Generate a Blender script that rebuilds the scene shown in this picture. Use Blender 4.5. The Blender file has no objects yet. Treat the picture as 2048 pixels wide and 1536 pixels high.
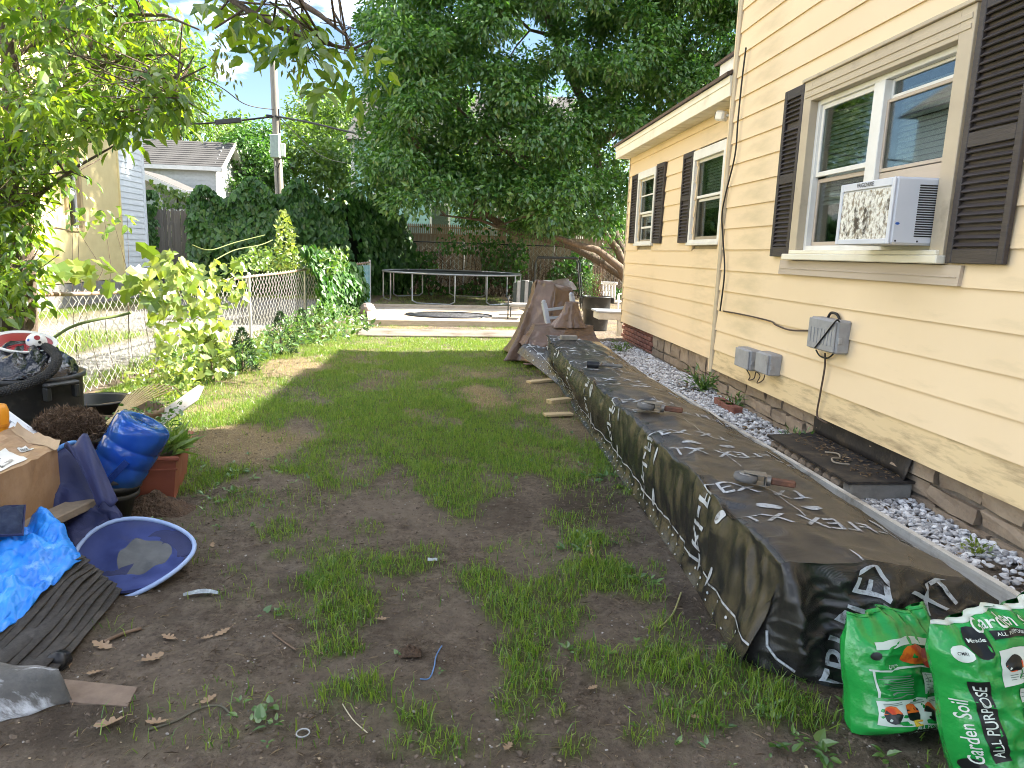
import bpy, bmesh, math, random
import numpy as np
from mathutils import Vector, Matrix, Quaternion
random.seed(7); RNG = np.random.default_rng(11)
S = bpy.context.scene
COL = S.collection
rad = math.radians

# ------------------------------------------------------------------ camera
FPX = 1415.0; EYE = 1.6                      # focal length in photo pixels, eye height
def _ray(px, py): return Vector(((px - 1024) / FPX, (768 - py) / FPX, -1.0))
_Y = _ray(904, 501).normalized()             # vanishing point of the house wall
_Z = -_ray(772, 8378).normalized(); _Z = (_Z - _Y * _Z.dot(_Y)).normalized()
_X = _Y.cross(_Z)
RW = Matrix((_X, _Y, _Z))                    # camera -> world
cd = bpy.data.cameras.new('camera'); cam = bpy.data.objects.new('camera', cd); COL.objects.link(cam)
cam.matrix_world = Matrix.Translation((0, 0, EYE)) @ RW.to_4x4()
cd.sensor_width = 36.0; cd.lens = 36.0 * FPX / 2048.0; cd.clip_start = 0.05; cd.clip_end = 2000
S.camera = cam
C0 = Vector((0, 0, EYE))
def G(px, py, z=0.0):                        # survey: point of the photo on a level plane
    d = RW @ _ray(px, py); return C0 + d * ((z - EYE) / d.z)
def AX(px, py, x):
    d = RW @ _ray(px, py); return C0 + d * (x / d.x)
def AY(px, py, y):
    d = RW @ _ray(px, py); return C0 + d * (y / d.y)

# ------------------------------------------------------------------ sky, sun, exposure
SUN_AZ = rad(12); SUN_EL = rad(37)           # azimuth measured from +X towards +Y
SUNV = Vector((math.cos(SUN_EL) * math.cos(SUN_AZ), math.cos(SUN_EL) * math.sin(SUN_AZ), math.sin(SUN_EL)))
W = bpy.data.worlds.new('World'); S.world = W; W.use_nodes = True
wn = W.node_tree.nodes; wl = W.node_tree.links; wn.clear()
wo = wn.new('ShaderNodeOutputWorld'); wb = wn.new('ShaderNodeBackground'); sk = wn.new('ShaderNodeTexSky')
sk.sky_type = 'NISHITA'; sk.sun_disc = False; sk.sun_elevation = SUN_EL
sk.sun_rotation = math.pi / 2 - SUN_AZ       # sky node measures clockwise from +Y
sk.altitude = 50; sk.air_density = 1.0; sk.dust_density = 0.25; sk.ozone_density = 2.0
wt = wn.new('ShaderNodeTexCoord'); wm = wn.new('ShaderNodeMapping'); wm.inputs['Scale'].default_value = (1.0, 1.0, 2.6); wm.inputs['Location'].default_value = (10.96, 5.68, 2.64)
wz = wn.new('ShaderNodeTexNoise'); wz.inputs['Scale'].default_value = 1.7; wz.inputs['Detail'].default_value = 9; wz.inputs['Roughness'].default_value = 0.58
wr = wn.new('ShaderNodeValToRGB'); wr.color_ramp.elements[0].position = 0.49; wr.color_ramp.elements[1].position = 0.73
wx = wn.new('ShaderNodeMix'); wx.data_type = 'RGBA'; wx.inputs[7].default_value = (41, 41.6, 42.6, 1)
wl.new(wt.outputs['Generated'], wm.inputs['Vector']); wl.new(wm.outputs['Vector'], wz.inputs['Vector'])
wl.new(wz.outputs['Fac'], wr.inputs['Fac']); wl.new(wr.outputs['Color'], wx.inputs[0])
wl.new(sk.outputs['Color'], wx.inputs[6]); wl.new(wx.outputs[2], wb.inputs['Color'])
wb.inputs['Strength'].default_value = 0.05
wl.new(wb.outputs['Background'], wo.inputs['Surface'])
sd = bpy.data.lights.new('sun', 'SUN'); sd.energy = 4.9; sd.angle = rad(0.8); sd.color = (1.0, 0.93, 0.80)
sun = bpy.data.objects.new('sun', sd); COL.objects.link(sun)
sun.rotation_euler = SUNV.to_track_quat('Z', 'Y').to_euler(); sun.location = (20, 5, 20)
vs = S.view_settings; vs.view_transform = 'Standard'; vs.look = 'None'; vs.gamma = 1.0; vs.use_curve_mapping = False
vs.exposure = 2.44
S.render.engine = 'CYCLES'; S.cycles.use_denoising = True
S.cycles.max_bounces = 6; S.cycles.diffuse_bounces = 3; S.cycles.glossy_bounces = 3; S.cycles.transmission_bounces = 6; S.cycles.transparent_max_bounces = 10; S.cycles.adaptive_threshold = 0.02
S.cycles.caustics_reflective = False; S.cycles.caustics_refractive = False
S.cycles.sample_clamp_indirect = 8.0; S.cycles.filter_width = 1.0

# ------------------------------------------------------------------ materials
def _nt(name):
    m = bpy.data.materials.new(name); m.use_nodes = True
    nt = m.node_tree; nt.nodes.clear()
    return m, nt.nodes, nt.links
def rgb(c): return (c[0], c[1], c[2], 1.0)
def M(name, col, rough=0.7, col2=None, scale=6.0, lo=0.35, hi=0.65, bump=0.15, bscale=40.0, metal=0.0, spec=0.4,
      stretch=(1, 1, 1), rnd=0.0, stain=None, sscale=1.5, slo=0.5, shi=0.7, sstretch=(1, 1, 1), trans=0.0, coord='Object', bdist=0.01, sheen=0.0):
    m, N, L = _nt(name)
    o = N.new('ShaderNodeOutputMaterial'); b = N.new('ShaderNodeBsdfPrincipled')
    L.new(b.outputs[0], o.inputs['Surface'])
    tc = N.new('ShaderNodeTexCoord'); mp = N.new('ShaderNodeMapping'); mp.inputs['Scale'].default_value = stretch
    L.new(tc.outputs[coord], mp.inputs['Vector'])
    if col2 is None: col2 = tuple(min(1, c * 0.8) for c in col)
    nz = N.new('ShaderNodeTexNoise'); nz.inputs['Scale'].default_value = scale; nz.inputs['Detail'].default_value = 7; nz.inputs['Roughness'].default_value = 0.62
    L.new(mp.outputs[0], nz.inputs['Vector'])
    cr = N.new('ShaderNodeValToRGB'); cr.color_ramp.elements[0].position = lo; cr.color_ramp.elements[1].position = hi
    cr.color_ramp.elements[0].color = rgb(col); cr.color_ramp.elements[1].color = rgb(col2)
    L.new(nz.outputs['Fac'], cr.inputs['Fac'])
    c = cr.outputs['Color']
    if stain:
        ms = N.new('ShaderNodeMapping'); ms.inputs['Scale'].default_value = sstretch; L.new(tc.outputs[coord], ms.inputs['Vector'])
        ns = N.new('ShaderNodeTexNoise'); ns.inputs['Scale'].default_value = sscale; ns.inputs['Detail'].default_value = 8; ns.inputs['Roughness'].default_value = 0.65
        L.new(ms.outputs[0], ns.inputs['Vector'])
        rs = N.new('ShaderNodeMapRange'); rs.inputs['From Min'].default_value = slo; rs.inputs['From Max'].default_value = shi
        L.new(ns.outputs['Fac'], rs.inputs['Value'])
        mx = N.new('ShaderNodeMix'); mx.data_type = 'RGBA'; mx.inputs[7].default_value = rgb(stain)
        L.new(rs.outputs[0], mx.inputs[0]); L.new(c, mx.inputs[6]); c = mx.outputs[2]
    if rnd:
        oi = N.new('ShaderNodeObjectInfo'); hs = N.new('ShaderNodeHueSaturation')
        mr = N.new('ShaderNodeMapRange'); mr.inputs['To Min'].default_value = 1 - rnd; mr.inputs['To Max'].default_value = 1 + rnd
        L.new(oi.outputs['Random'], mr.inputs['Value']); L.new(mr.outputs[0], hs.inputs['Value']); L.new(c, hs.inputs['Color']); c = hs.outputs['Color']
    L.new(c, b.inputs['Base Color'])
    b.inputs['Roughness'].default_value = rough; b.inputs['Metallic'].default_value = metal
    b.inputs['Specular IOR Level'].default_value = spec
    if sheen: b.inputs['Sheen Weight'].default_value = sheen
    if trans: b.inputs['Transmission Weight'].default_value = trans
    if bump:
        nb = N.new('ShaderNodeTexNoise'); nb.inputs['Scale'].default_value = bscale; nb.inputs['Detail'].default_value = 5
        L.new(mp.outputs[0], nb.inputs['Vector'])
        bp = N.new('ShaderNodeBump'); bp.inputs['Strength'].default_value = bump; bp.inputs['Distance'].default_value = bdist
        L.new(nb.outputs['Fac'], bp.inputs['Height']); L.new(bp.outputs[0], b.inputs['Normal'])
    return m
def LEAF(name, c1, c2, trans=0.45, tcol=None, gloss=0.06, rough=0.45):
    m, N, L = _nt(name)
    o = N.new('ShaderNodeOutputMaterial')
    ge = N.new('ShaderNodeNewGeometry'); mx = N.new('ShaderNodeMix'); mx.data_type = 'RGBA'
    mx.inputs[6].default_value = rgb(c1); mx.inputs[7].default_value = rgb(c2); L.new(ge.outputs['Random Per Island'], mx.inputs[0])
    d = N.new('ShaderNodeBsdfDiffuse'); L.new(mx.outputs[2], d.inputs['Color'])
    t = N.new('ShaderNodeBsdfTranslucent')
    if tcol is None: tcol = (1.6, 1.7, 0.6)
    mm = N.new('ShaderNodeMix'); mm.data_type = 'RGBA'; mm.blend_type = 'MULTIPLY'; mm.inputs[0].default_value = 1.0
    mm.inputs[7].default_value = rgb(tcol); L.new(mx.outputs[2], mm.inputs[6]); L.new(mm.outputs[2], t.inputs['Color'])
    a = N.new('ShaderNodeMixShader'); a.inputs[0].default_value = trans; L.new(d.outputs[0], a.inputs[1]); L.new(t.outputs[0], a.inputs[2])
    g = N.new('ShaderNodeBsdfGlossy'); g.inputs['Roughness'].default_value = rough; g.inputs['Color'].default_value = (1, 1, 1, 1)
    a2 = N.new('ShaderNodeMixShader'); a2.inputs[0].default_value = gloss; L.new(a.outputs[0], a2.inputs[1]); L.new(g.outputs[0], a2.inputs[2])
    L.new(a2.outputs[0], o.inputs['Surface'])
    return m
def GLASS(name, tint=(0.75, 0.82, 0.8), refl=0.22):
    m, N, L = _nt(name)
    o = N.new('ShaderNodeOutputMaterial'); t = N.new('ShaderNodeBsdfTransparent'); t.inputs[0].default_value = rgb(tint)
    g = N.new('ShaderNodeBsdfGlossy'); g.inputs['Roughness'].default_value = 0.03
    lw = N.new('ShaderNodeLayerWeight'); lw.inputs['Blend'].default_value = 0.22
    mr = N.new('ShaderNodeMapRange'); mr.inputs['To Min'].default_value = refl; mr.inputs['To Max'].default_value = 0.7
    L.new(lw.outputs['Fresnel'], mr.inputs['Value'])
    x = N.new('ShaderNodeMixShader'); L.new(mr.outputs[0], x.inputs[0]); L.new(t.outputs[0], x.inputs[1]); L.new(g.outputs[0], x.inputs[2])
    L.new(x.outputs[0], o.inputs['Surface'])
    return m

# ------------------------------------------------------------------ mesh helpers
def tag(o, label=None, cat=None, group=None, kind=None):
    if label: o['label'] = label
    if cat: o['category'] = cat
    if group: o['group'] = group
    if kind: o['kind'] = kind
    return o
def empty(name, loc=(0, 0, 0), label=None, cat=None, group=None, rz=0.0):
    o = bpy.data.objects.new(name, None); COL.objects.link(o); o.location = loc; o.rotation_euler = (0, 0, rz); o.empty_display_size = 0.1
    return tag(o, label, cat, group)
def mesh_obj(name, me, mat, parent=None):
    if mat is not None and not me.materials:
        for m in (mat if isinstance(mat, (list, tuple)) else [mat]): me.materials.append(m)
    o = bpy.data.objects.new(name, me); COL.objects.link(o)
    if parent is not None: o.parent = parent
    return o
class MB:
    """collects faces, built as ONE mesh object"""
    def __init__(s): s.v = []; s.f = []; s.sm = []; s.mi = []; s.cur = 0
    def add(s, vs, fs, smooth=False, xf=None):
        k = len(s.v)
        if xf is not None: vs = [xf @ Vector(v) for v in vs]
        s.v += [tuple(v) for v in vs]
        for f in fs: s.f.append(tuple(i + k for i in f)); s.sm.append(smooth); s.mi.append(s.cur)
        return s
    def box(s, lo, hi, xf=None):
        x0, y0, z0 = lo; x1, y1, z1 = hi
        return s.add([(x0, y0, z0), (x1, y0, z0), (x1, y1, z0), (x0, y1, z0), (x0, y0, z1), (x1, y0, z1), (x1, y1, z1), (x0, y1, z1)],
                     [(0, 3, 2, 1), (4, 5, 6, 7), (0, 1, 5, 4), (1, 2, 6, 5), (2, 3, 7, 6), (3, 0, 4, 7)], False, xf)
    def bbox(s, lo, hi, b=0.004, xf=None):       # box with chamfered edges
        bm = bmesh.new(); bmesh.ops.create_cube(bm, size=1.0)
        for v in bm.verts:
            v.co = Vector([lo[i] + (v.co[i] + 0.5) * (hi[i] - lo[i]) for i in range(3)])
        bmesh.ops.bevel(bm, geom=bm.edges[:] , offset=b, segments=1, affect='EDGES', profile=0.5)
        bm.verts.index_update()
        s.add([v.co.copy() for v in bm.verts], [[v.index for v in f.verts] for f in bm.faces], False, xf); bm.free(); return s
    def tube(s, pts, r, n=8, cap=True, smooth=True, closed=False):
        pts = [Vector(p) for p in pts]; m = len(pts)
        rr = r if isinstance(r, (list, tuple)) else [r] * m
        vs = []; up = None
        for i, p in enumerate(pts):
            if closed: t = pts[(i + 1) % m] - pts[i - 1]
            else: t = pts[min(i + 1, m - 1)] - pts[max(i - 1, 0)]
            if t.length < 1e-9: t = Vector((0, 0, 1))
            t.normalize()
            if up is None: up = t.orthogonal().normalized()
            up = (up - t * up.dot(t))
            if up.length < 1e-6: up = t.orthogonal()
            up.normalize(); sd_ = t.cross(up)
            for k in range(n):
                a = 2 * math.pi * k / n
                vs.append(p + (up * math.cos(a) + sd_ * math.sin(a)) * rr[i])
        fs = []
        for i in range(m if closed else m - 1):
            j = (i + 1) % m
            for k in range(n): fs.append((i * n + k, i * n + (k + 1) % n, j * n + (k + 1) % n, j * n + k))
        s.add(vs, fs, smooth)
        if cap and not closed:
            s.add(vs[:n], [tuple(range(n))[::-1]]); s.add(vs[-n:], [tuple(range(n))])
        return s
    def lathe(s, prof, n=24, xf=None, smooth=True, arc=None, ex=1.0):
        vs = []; fs = []
        for r, z in prof:
            for k in range(n):
                a = 2 * math.pi * k / n
                vs.append((r * math.cos(a), r * math.sin(a) * ex, z))
        for i in range(len(prof) - 1):
            for k in range(n): fs.append((i * n + k, i * n + (k + 1) % n, (i + 1) * n + (k + 1) % n, (i + 1) * n + k))
        return s.add(vs, fs, smooth, xf)
    def grid(s, fn, nu, nv, smooth=True, closeu=False):
        vs = [fn(i / nu, j / nv) for i in range(nu + 1) for j in range(nv + 1)]
        fs = [(i * (nv + 1) + j, (i + 1) * (nv + 1) + j, (i + 1) * (nv + 1) + j + 1, i * (nv + 1) + j + 1) for i in range(nu) for j in range(nv)]
        return s.add(vs, fs, smooth)
    def prism(s, poly, d, xf=None):               # poly: 2-D points (x,z); extruded along y by d
        n = len(poly)
        vs = [(p[0], 0, p[1]) for p in poly] + [(p[0], d, p[1]) for p in poly]
        fs = [tuple(range(n)), tuple(range(2 * n - 1, n - 1, -1))] + [(i, i + n, (i + 1) % n + n, (i + 1) % n) for i in range(n)]
        return s.add(vs, fs, False, xf)
    def mesh(s, name):
        me = bpy.data.meshes.new(name); me.from_pydata(s.v, [], s.f)
        me.polygons.foreach_set('use_smooth', s.sm)
        if any(s.mi): me.polygons.foreach_set('material_index', s.mi)
        me.update(); return me
    def build(s, name, mat, parent=None): return mesh_obj(name, s.mesh(name), mat, parent)
def np_mesh(name, V, F, smooth=False):            # V (n,3), F (m,3) triangles
    V = np.ascontiguousarray(V, dtype=np.float32); F = np.ascontiguousarray(F, dtype=np.int32)
    me = bpy.data.meshes.new(name); me.vertices.add(len(V)); me.vertices.foreach_set('co', V.ravel())
    me.loops.add(F.size); me.loops.foreach_set('vertex_index', F.ravel())
    me.polygons.add(len(F)); k = F.shape[1]
    me.polygons.foreach_set('loop_start', np.arange(0, F.size, k, dtype=np.int32))
    me.polygons.foreach_set('loop_total', np.full(len(F), k, dtype=np.int32))
    me.polygons.foreach_set('use_smooth', np.full(len(F), smooth))
    me.update(calc_edges=True); me.validate(); return me
def RX(a): return Matrix.Rotation(a, 4, 'X')
def RY(a): return Matrix.Rotation(a, 4, 'Y')
def RZ(a): return Matrix.Rotation(a, 4, 'Z')
def T(x, y=None, z=None): return Matrix.Translation(x if y is None else (x, y, z))
def align(p, q):                                   # local +Z from p towards q
    d = Vector(q) - Vector(p)
    return Matrix.Translation(Vector(p)) @ d.to_track_quat('Z', 'Y').to_matrix().to_4x4()
def solid(o, t, off=0.0):
    md = o.modifiers.new('thick', 'SOLIDIFY'); md.thickness = t; md.offset = off; return o

# value noise, vectorised
_PERM = RNG.random((256, 256)).astype(np.float64)
def vnoise(x, y):
    x = np.asarray(x, float); y = np.asarray(y, float)
    xi = np.floor(x).astype(int); yi = np.floor(y).astype(int); fx = x - xi; fy = y - yi
    fx = fx * fx * (3 - 2 * fx); fy = fy * fy * (3 - 2 * fy)
    g = lambda a, b: _PERM[a & 255, b & 255]
    return (g(xi, yi) * (1 - fx) + g(xi + 1, yi) * fx) * (1 - fy) + (g(xi, yi + 1) * (1 - fx) + g(xi + 1, yi + 1) * fx) * fy
def fbm(x, y, o=4):
    s = 0; a = 0.5; f = 1.0; t = 0
    for k in range(o): s = s + a * vnoise(x * f + 17.3 * k, y * f + 9.1 * k); t += a; a *= 0.5; f *= 2.03
    return s / t
def sstep(a, b, x): t = np.clip((x - a) / (b - a), 0, 1); return t * t * (3 - 2 * t)

# leaves ------------------------------------------------------------
_LT = {}
_LT['simple'] = (np.array([(0, 0, 0), (.42, .27, .05), (1, 0, -.05), (.42, -.27, .05)]), np.array([(0, 1, 2), (0, 2, 3)]))
_LT['hair'] = (np.array([(0, 0, 0), (.5, .028, .06), (1, 0, -.05), (.5, -.028, .06)]), np.array([(0, 1, 2), (0, 2, 3)]))
_LT['lance'] = (np.array([(0, 0, 0), (.4, .15, .03), (1, 0, -.08), (.4, -.15, .03)]), np.array([(0, 1, 2), (0, 2, 3)]))
_LT['ovate'] = (np.array([(0, 0, 0), (.2, .21, .05), (.5, .23, .04), (1.0, 0, -.14), (.5, -.23, .04), (.2, -.21, .05), (.2, 0, -.01), (.55, 0, -.03)]),
                np.array([(0, 6, 1), (0, 5, 6), (1, 6, 7), (1, 7, 2), (6, 5, 4), (6, 4, 7), (2, 7, 3), (7, 4, 3)]))
_LT['toothed'] = (np.array([(0, 0, 0), (.18, .2, .05), (.42, .26, .05), (.5, .17, .03), (.66, .2, .02), (1.0, 0, -.16), (.66, -.15, .02), (.5, -.24, .05), (.2, -.2, .05), (.4, 0, -.03)]),
                  np.array([(9, 1, 0), (9, 2, 1), (9, 3, 2), (9, 4, 3), (9, 5, 4), (9, 6, 5), (9, 7, 6), (9, 8, 7), (9, 0, 8)]))
_lb = [(0, 0, 0), (-.12, .3, .06), (.22, .33, .03), (.28, .5, .06), (.5, .26, 0), (.75, .3, .04), (1.0, 0, -.1), (.75, -.3, .04), (.5, -.26, 0), (.28, -.5, .06), (.22, -.33, .03), (-.12, -.3, .06), (.35, 0, -.04)]
_LT['lobed'] = (np.array(_lb), np.array([(12, (i + 1) % 12, i) for i in range(12)]))
_ht = [(0, 0, 0), (-.1, .2, .04), (.05, .38, .05), (.4, .34, .02), (1, 0, -.1), (.4, -.34, .02), (.05, -.38, .05), (-.1, -.2, .04), (.3, 0, -.03)]
_LT['heart'] = (np.array(_ht), np.array([(8, (i + 1) % 8, i) for i in range(8)]))
def unit(v): return v / np.maximum(np.linalg.norm(v, axis=1, keepdims=True), 1e-9)
def leaf_arrays(P, size, axis, shape='simple', nrm=None, jitter=0.6, rng=RNG, nj=0.5):
    """P (n,3); axis (n,3) main direction of each leaf; nrm preferred facing"""
    n = len(P); axis = unit(axis + rng.normal(0, jitter, (n, 3)))
    if nrm is None: nrm = np.tile((0, 0, 1.0), (n, 1))
    nr = unit(nrm + rng.normal(0, nj, (n, 3)))
    b = unit(np.cross(nr, axis)); nr = np.cross(axis, b)
    Tv, Tf = _LT[shape]; k = len(Tv)
    size = np.broadcast_to(np.asarray(size, float), (n,))
    V = P[:, None, :] + size[:, None, None] * (Tv[None, :, 0:1] * axis[:, None, :] + Tv[None, :, 1:2] * b[:, None, :] + Tv[None, :, 2:3] * nr[:, None, :])
    F = Tf[None] + (np.arange(n) * k)[:, None, None]
    return V.reshape(-1, 3), F.reshape(-1, 3)
def leaf_obj(name, chunks, mat, parent=None):
    Vs = []; Fs = []; o = 0
    for V, F in chunks: Vs.append(V); Fs.append(F + o); o += len(V)
    return mesh_obj(name, np_mesh(name, np.concatenate(Vs), np.concatenate(Fs)), mat, parent)
def clump_leaves(centers, radii, n, size, shape='simple', droop=0.5, flat=0.7, rng=RNG, up=0.6):
    """n leaves in each soft clump, denser at the shell, drooping outward"""
    Pc = np.repeat(np.asarray(centers, float), n, 0); R = np.repeat(np.asarray(radii, float), n)
    d = unit(rng.normal(0, 1, (len(Pc), 3))); d[:, 2] *= flat
    r = R * rng.random(len(Pc)) ** 0.45
    P = Pc + d * r[:, None]
    ax = d.copy(); ax[:, 2] -= droop
    nr = d * 0.7; nr[:, 2] += up
    sz = size * rng.uniform(0.6, 1.3, len(Pc))
    return leaf_arrays(P, sz, ax, shape, nr, 0.45, rng)
def compound(P, axis, size, k, shape='ovate', rng=RNG):
    """pinnate leaves: k pairs and a terminal leaflet on a drooping stalk"""
    n = len(P); axis = unit(axis); side = unit(np.cross(axis, np.tile((0, 0, 1.0), (n, 1)) + rng.normal(0, .3, (n, 3))))
    out = []
    nn = np.cross(side, axis); nn[nn[:, 2] < 0] *= -1
    for j in range(k):
        q = P + axis * (size * (0.35 + 0.75 * j))[:, None]
        for s in (-1, 1):
            a = axis * 0.55 + side * s * 0.9; a[:, 2] -= 0.35
            out.append(leaf_arrays(q, size * rng.uniform(.75, 1.05, n), a, shape, nn, .18, rng, .3))
    a = axis.copy(); a[:, 2] -= .3
    out.append(leaf_arrays(P + axis * (size * (0.4 + 0.75 * k))[:, None], size * rng.uniform(.9, 1.25, n), a, shape, nn, .15, rng, .3))
    return out
# lettering --------------------------------------------------------
_TX = {}
def text2d(s, size=1.0, cuts=1):
    """triangulated outline of a word in the xy plane, centred"""
    key = (s, cuts)
    if key not in _TX:
        cu = bpy.data.curves.new('word', 'FONT'); cu.body = s; cu.align_x = 'CENTER'; cu.align_y = 'CENTER'; cu.resolution_u = 3; cu.offset = .008
        ob = bpy.data.objects.new('word', cu); COL.objects.link(ob)
        dg = bpy.context.evaluated_depsgraph_get(); me = bpy.data.meshes.new_from_object(ob.evaluated_get(dg))
        bm = bmesh.new(); bm.from_mesh(me); bmesh.ops.triangulate(bm, faces=bm.faces[:])
        for _ in range(cuts):
            es = [e for e in bm.edges if e.calc_length() > 0.18]
            if es: bmesh.ops.subdivide_edges(bm, edges=es, cuts=1); bmesh.ops.triangulate(bm, faces=bm.faces[:])
        bm.verts.index_update()
        _TX[key] = ([(v.co.x, v.co.y) for v in bm.verts], [tuple(v.index for v in f.verts) for f in bm.faces])
        bm.free(); bpy.data.objects.remove(ob); bpy.data.curves.remove(cu); bpy.data.meshes.remove(me)
    v, f = _TX[key]
    return [(a * size, b * size) for a, b in v], f
def rect2d(cx, cy, w, h, nu=6, nv=6):
    v = [(cx + (i / nu - .5) * w, cy + (j / nv - .5) * h) for i in range(nu + 1) for j in range(nv + 1)]
    f = [(i * (nv + 1) + j, (i + 1) * (nv + 1) + j, (i + 1) * (nv + 1) + j + 1, i * (nv + 1) + j + 1) for i in range(nu) for j in range(nv)]
    return v, f
def disc2d(cx, cy, rx, ry, n=20, rings=2):
    v = [(cx, cy)]; f = []
    for r in range(1, rings + 1):
        for k in range(n): a = 2 * math.pi * k / n; v.append((cx + rx * r / rings * math.cos(a), cy + ry * r / rings * math.sin(a)))
    for k in range(n): f.append((0, 1 + k, 1 + (k + 1) % n))
    for r in range(1, rings):
        o = 1 + (r - 1) * n
        for k in range(n): f.append((o + k, o + n + k, o + n + (k + 1) % n, o + (k + 1) % n))
    return v, f
def move2d(vf, dx, dy, rot=0.0, sx=1.0, sy=1.0):
    c, s = math.cos(rot), math.sin(rot)
    return [(dx + c * a * sx - s * b * sy, dy + s * a * sx + c * b * sy) for a, b in vf[0]], vf[1]
def printed(mb, vf, surf):                         # lay a flat print onto a curved surface
    mb.add([surf(a, b) for a, b in vf[0]], vf[1], True)
# ================================================================== THE GROUND
def ellw(cx, cy, rx, ry):                     # patch surveyed in the photo -> ellipse on the ground
    c = G(cx, cy); a = G(cx, cy - ry); b = G(cx, cy + ry)
    return (c.x, (a.y + b.y) / 2, rx * c.y / FPX * 1.04, abs(a.y - b.y) / 2)
_bd = [G(*p) for p in [(250, 1010), (400, 985), (470, 960), (530, 940), (620, 985), (700, 1000), (790, 950), (860, 1010), (940, 1055), (1000, 1000), (1060, 965), (1120, 1000), (1180, 1000), (1245, 985), (1300, 1000)]]
_bx = np.array([p.x for p in _bd]); _by = np.array([p.y for p in _bd])
TUFTS = [ellw(*e) + (d, h) for e, d, h in [
    ((640, 1090, 40, 30), .35, .8), ((690, 1120, 70, 22), .8, .9), ((790, 1135, 85, 22), .85, 1), ((845, 1105, 50, 16), .5, .9), ((670, 1160, 55, 40), 1, 1.1), ((690, 1215, 60, 50), 1, 1.1), ((665, 1290, 55, 22), .9, 1.1),
    ((960, 1165, 55, 36), 1, 1), ((1030, 1200, 85, 42), 1, 1.1), ((1110, 1185, 60, 30), .9, 1), ((1200, 1160, 95, 40), 1, 1.15), ((1270, 1180, 55, 35), .8, 1.1), ((1090, 1240, 85, 32), .9, 1.1),
    ((1050, 1290, 55, 45), .95, 1.1), ((1060, 1350, 60, 45), .9, 1.1), ((1030, 1400, 50, 35), .8, 1),
    ((1170, 1300, 45, 26), .5, 1), ((1230, 1340, 70, 45), .75, 1.2), ((1330, 1330, 90, 60), .85, 1.3), ((1440, 1370, 100, 60), .9, 1.4), ((1380, 1430, 100, 45), .75, 1.3), ((1540, 1420, 110, 45), .95, 1.4), ((1500, 1330, 60, 40), .7, 1.3), ((1330, 1260, 45, 28), .45, 1.2), ((1620, 1440, 60, 30), .9, 1.3), ((1290, 1470, 50, 22), .5, 1.1),
    ((700, 1385, 75, 38), .95, 1.2), ((650, 1415, 45, 22), .5, 1), ((790, 1415, 35, 18), .5, 1), ((830, 1450, 50, 36), .8, 1.1), ((880, 1500, 70, 34), .85, 1.1), ((800, 1500, 40, 22), .5, 1), ((1040, 1470, 35, 22), .6, 1), ((1150, 1490, 45, 24), .6, 1), ((1120, 1420, 30, 16), .5, 1),
    ((565, 1060, 42, 18), .7, .9), ((560, 1105, 32, 12), .6, .8), ((575, 1220, 36, 18), .5, .9), ((1165, 1085, 48, 32), .9, 1.3), ((1140, 1045, 45, 22), .4, 1), ((470, 1010, 60, 28), .4, .9), ((450, 1480, 45, 22), .4, .9), ((620, 1330, 30, 14), .3, .9),
    ((990, 1100, 30, 12), .3, .8), ((480, 1140, 30, 12), .3, .8), ((1250, 1080, 40, 20), .3, .8), ((1310, 1140, 30, 18), .4, .9), ((740, 1060, 35, 14), .35, .8), ((1000, 1290, 28, 14), .4, .9)]]
BARE = [ellw(*e) + (d,) for e, d in [((480, 895, 135, 40), .93), ((585, 865, 60, 30), .8), ((970, 800, 48, 24), .85), ((1085, 790, 60, 50), .75), ((1140, 850, 40, 55), .8), ((760, 762, 55, 22), .5), ((940, 745, 110, 16), .55), ((700, 905, 55, 22), .35),
    ((590, 735, 75, 22), .75), ((480, 765, 70, 22), .5), ((700, 720, 80, 12), .35), ((870, 665, 170, 12), .95), ((715, 950, 35, 22), .6), ((780, 985, 40, 18), .6), ((1000, 960, 60, 16), .45), ((1150, 930, 40, 22), .3), ((640, 800, 40, 16), .25), ((860, 905, 60, 16), .3)]]
STRAW = [ellw(*e) + (d,) for e, d in [((480, 890, 130, 42), .8), ((440, 830, 110, 30), .8), ((970, 800, 48, 26), 1), ((1090, 800, 60, 45), .85), ((600, 732, 80, 24), .6), ((480, 765, 80, 24), .6), ((890, 745, 130, 20), .45), ((1130, 840, 45, 45), .6), ((760, 765, 50, 20), .3), ((700, 720, 90, 14), .4)]]
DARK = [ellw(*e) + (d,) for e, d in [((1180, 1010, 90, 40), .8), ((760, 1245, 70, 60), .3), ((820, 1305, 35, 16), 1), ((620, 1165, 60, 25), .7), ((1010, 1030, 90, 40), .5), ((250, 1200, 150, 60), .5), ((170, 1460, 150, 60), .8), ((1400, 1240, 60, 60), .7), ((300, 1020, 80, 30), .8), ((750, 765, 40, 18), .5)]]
def ells(E, x, y, soft=0.6, warp=0.25):
    out = np.zeros_like(x)
    wx_ = (fbm(x * 2.7 + 5, y * 2.7, 3) - .5) * 2 * warp; wy_ = (fbm(x * 2.7, y * 2.7 + 31, 3) - .5) * 2 * warp
    for e in E:
        cx, cy, rx, ry, d = e[:5]
        q = np.hypot((x - cx) / max(rx, .03) + wx_ * 1.6, (y - cy) / max(ry, .03) + wy_ * 1.6)
        out = np.maximum(out, d * (1 - sstep(1 - soft * .6, 1 + soft * .4, q)))
    return out
def fence_x(y): return np.interp(y, [0, 6.4, 9.13, 15.5, 20.5, 40], [-4.3, -3.85, -3.66, -3.1, -2.3, -2.3])
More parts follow.
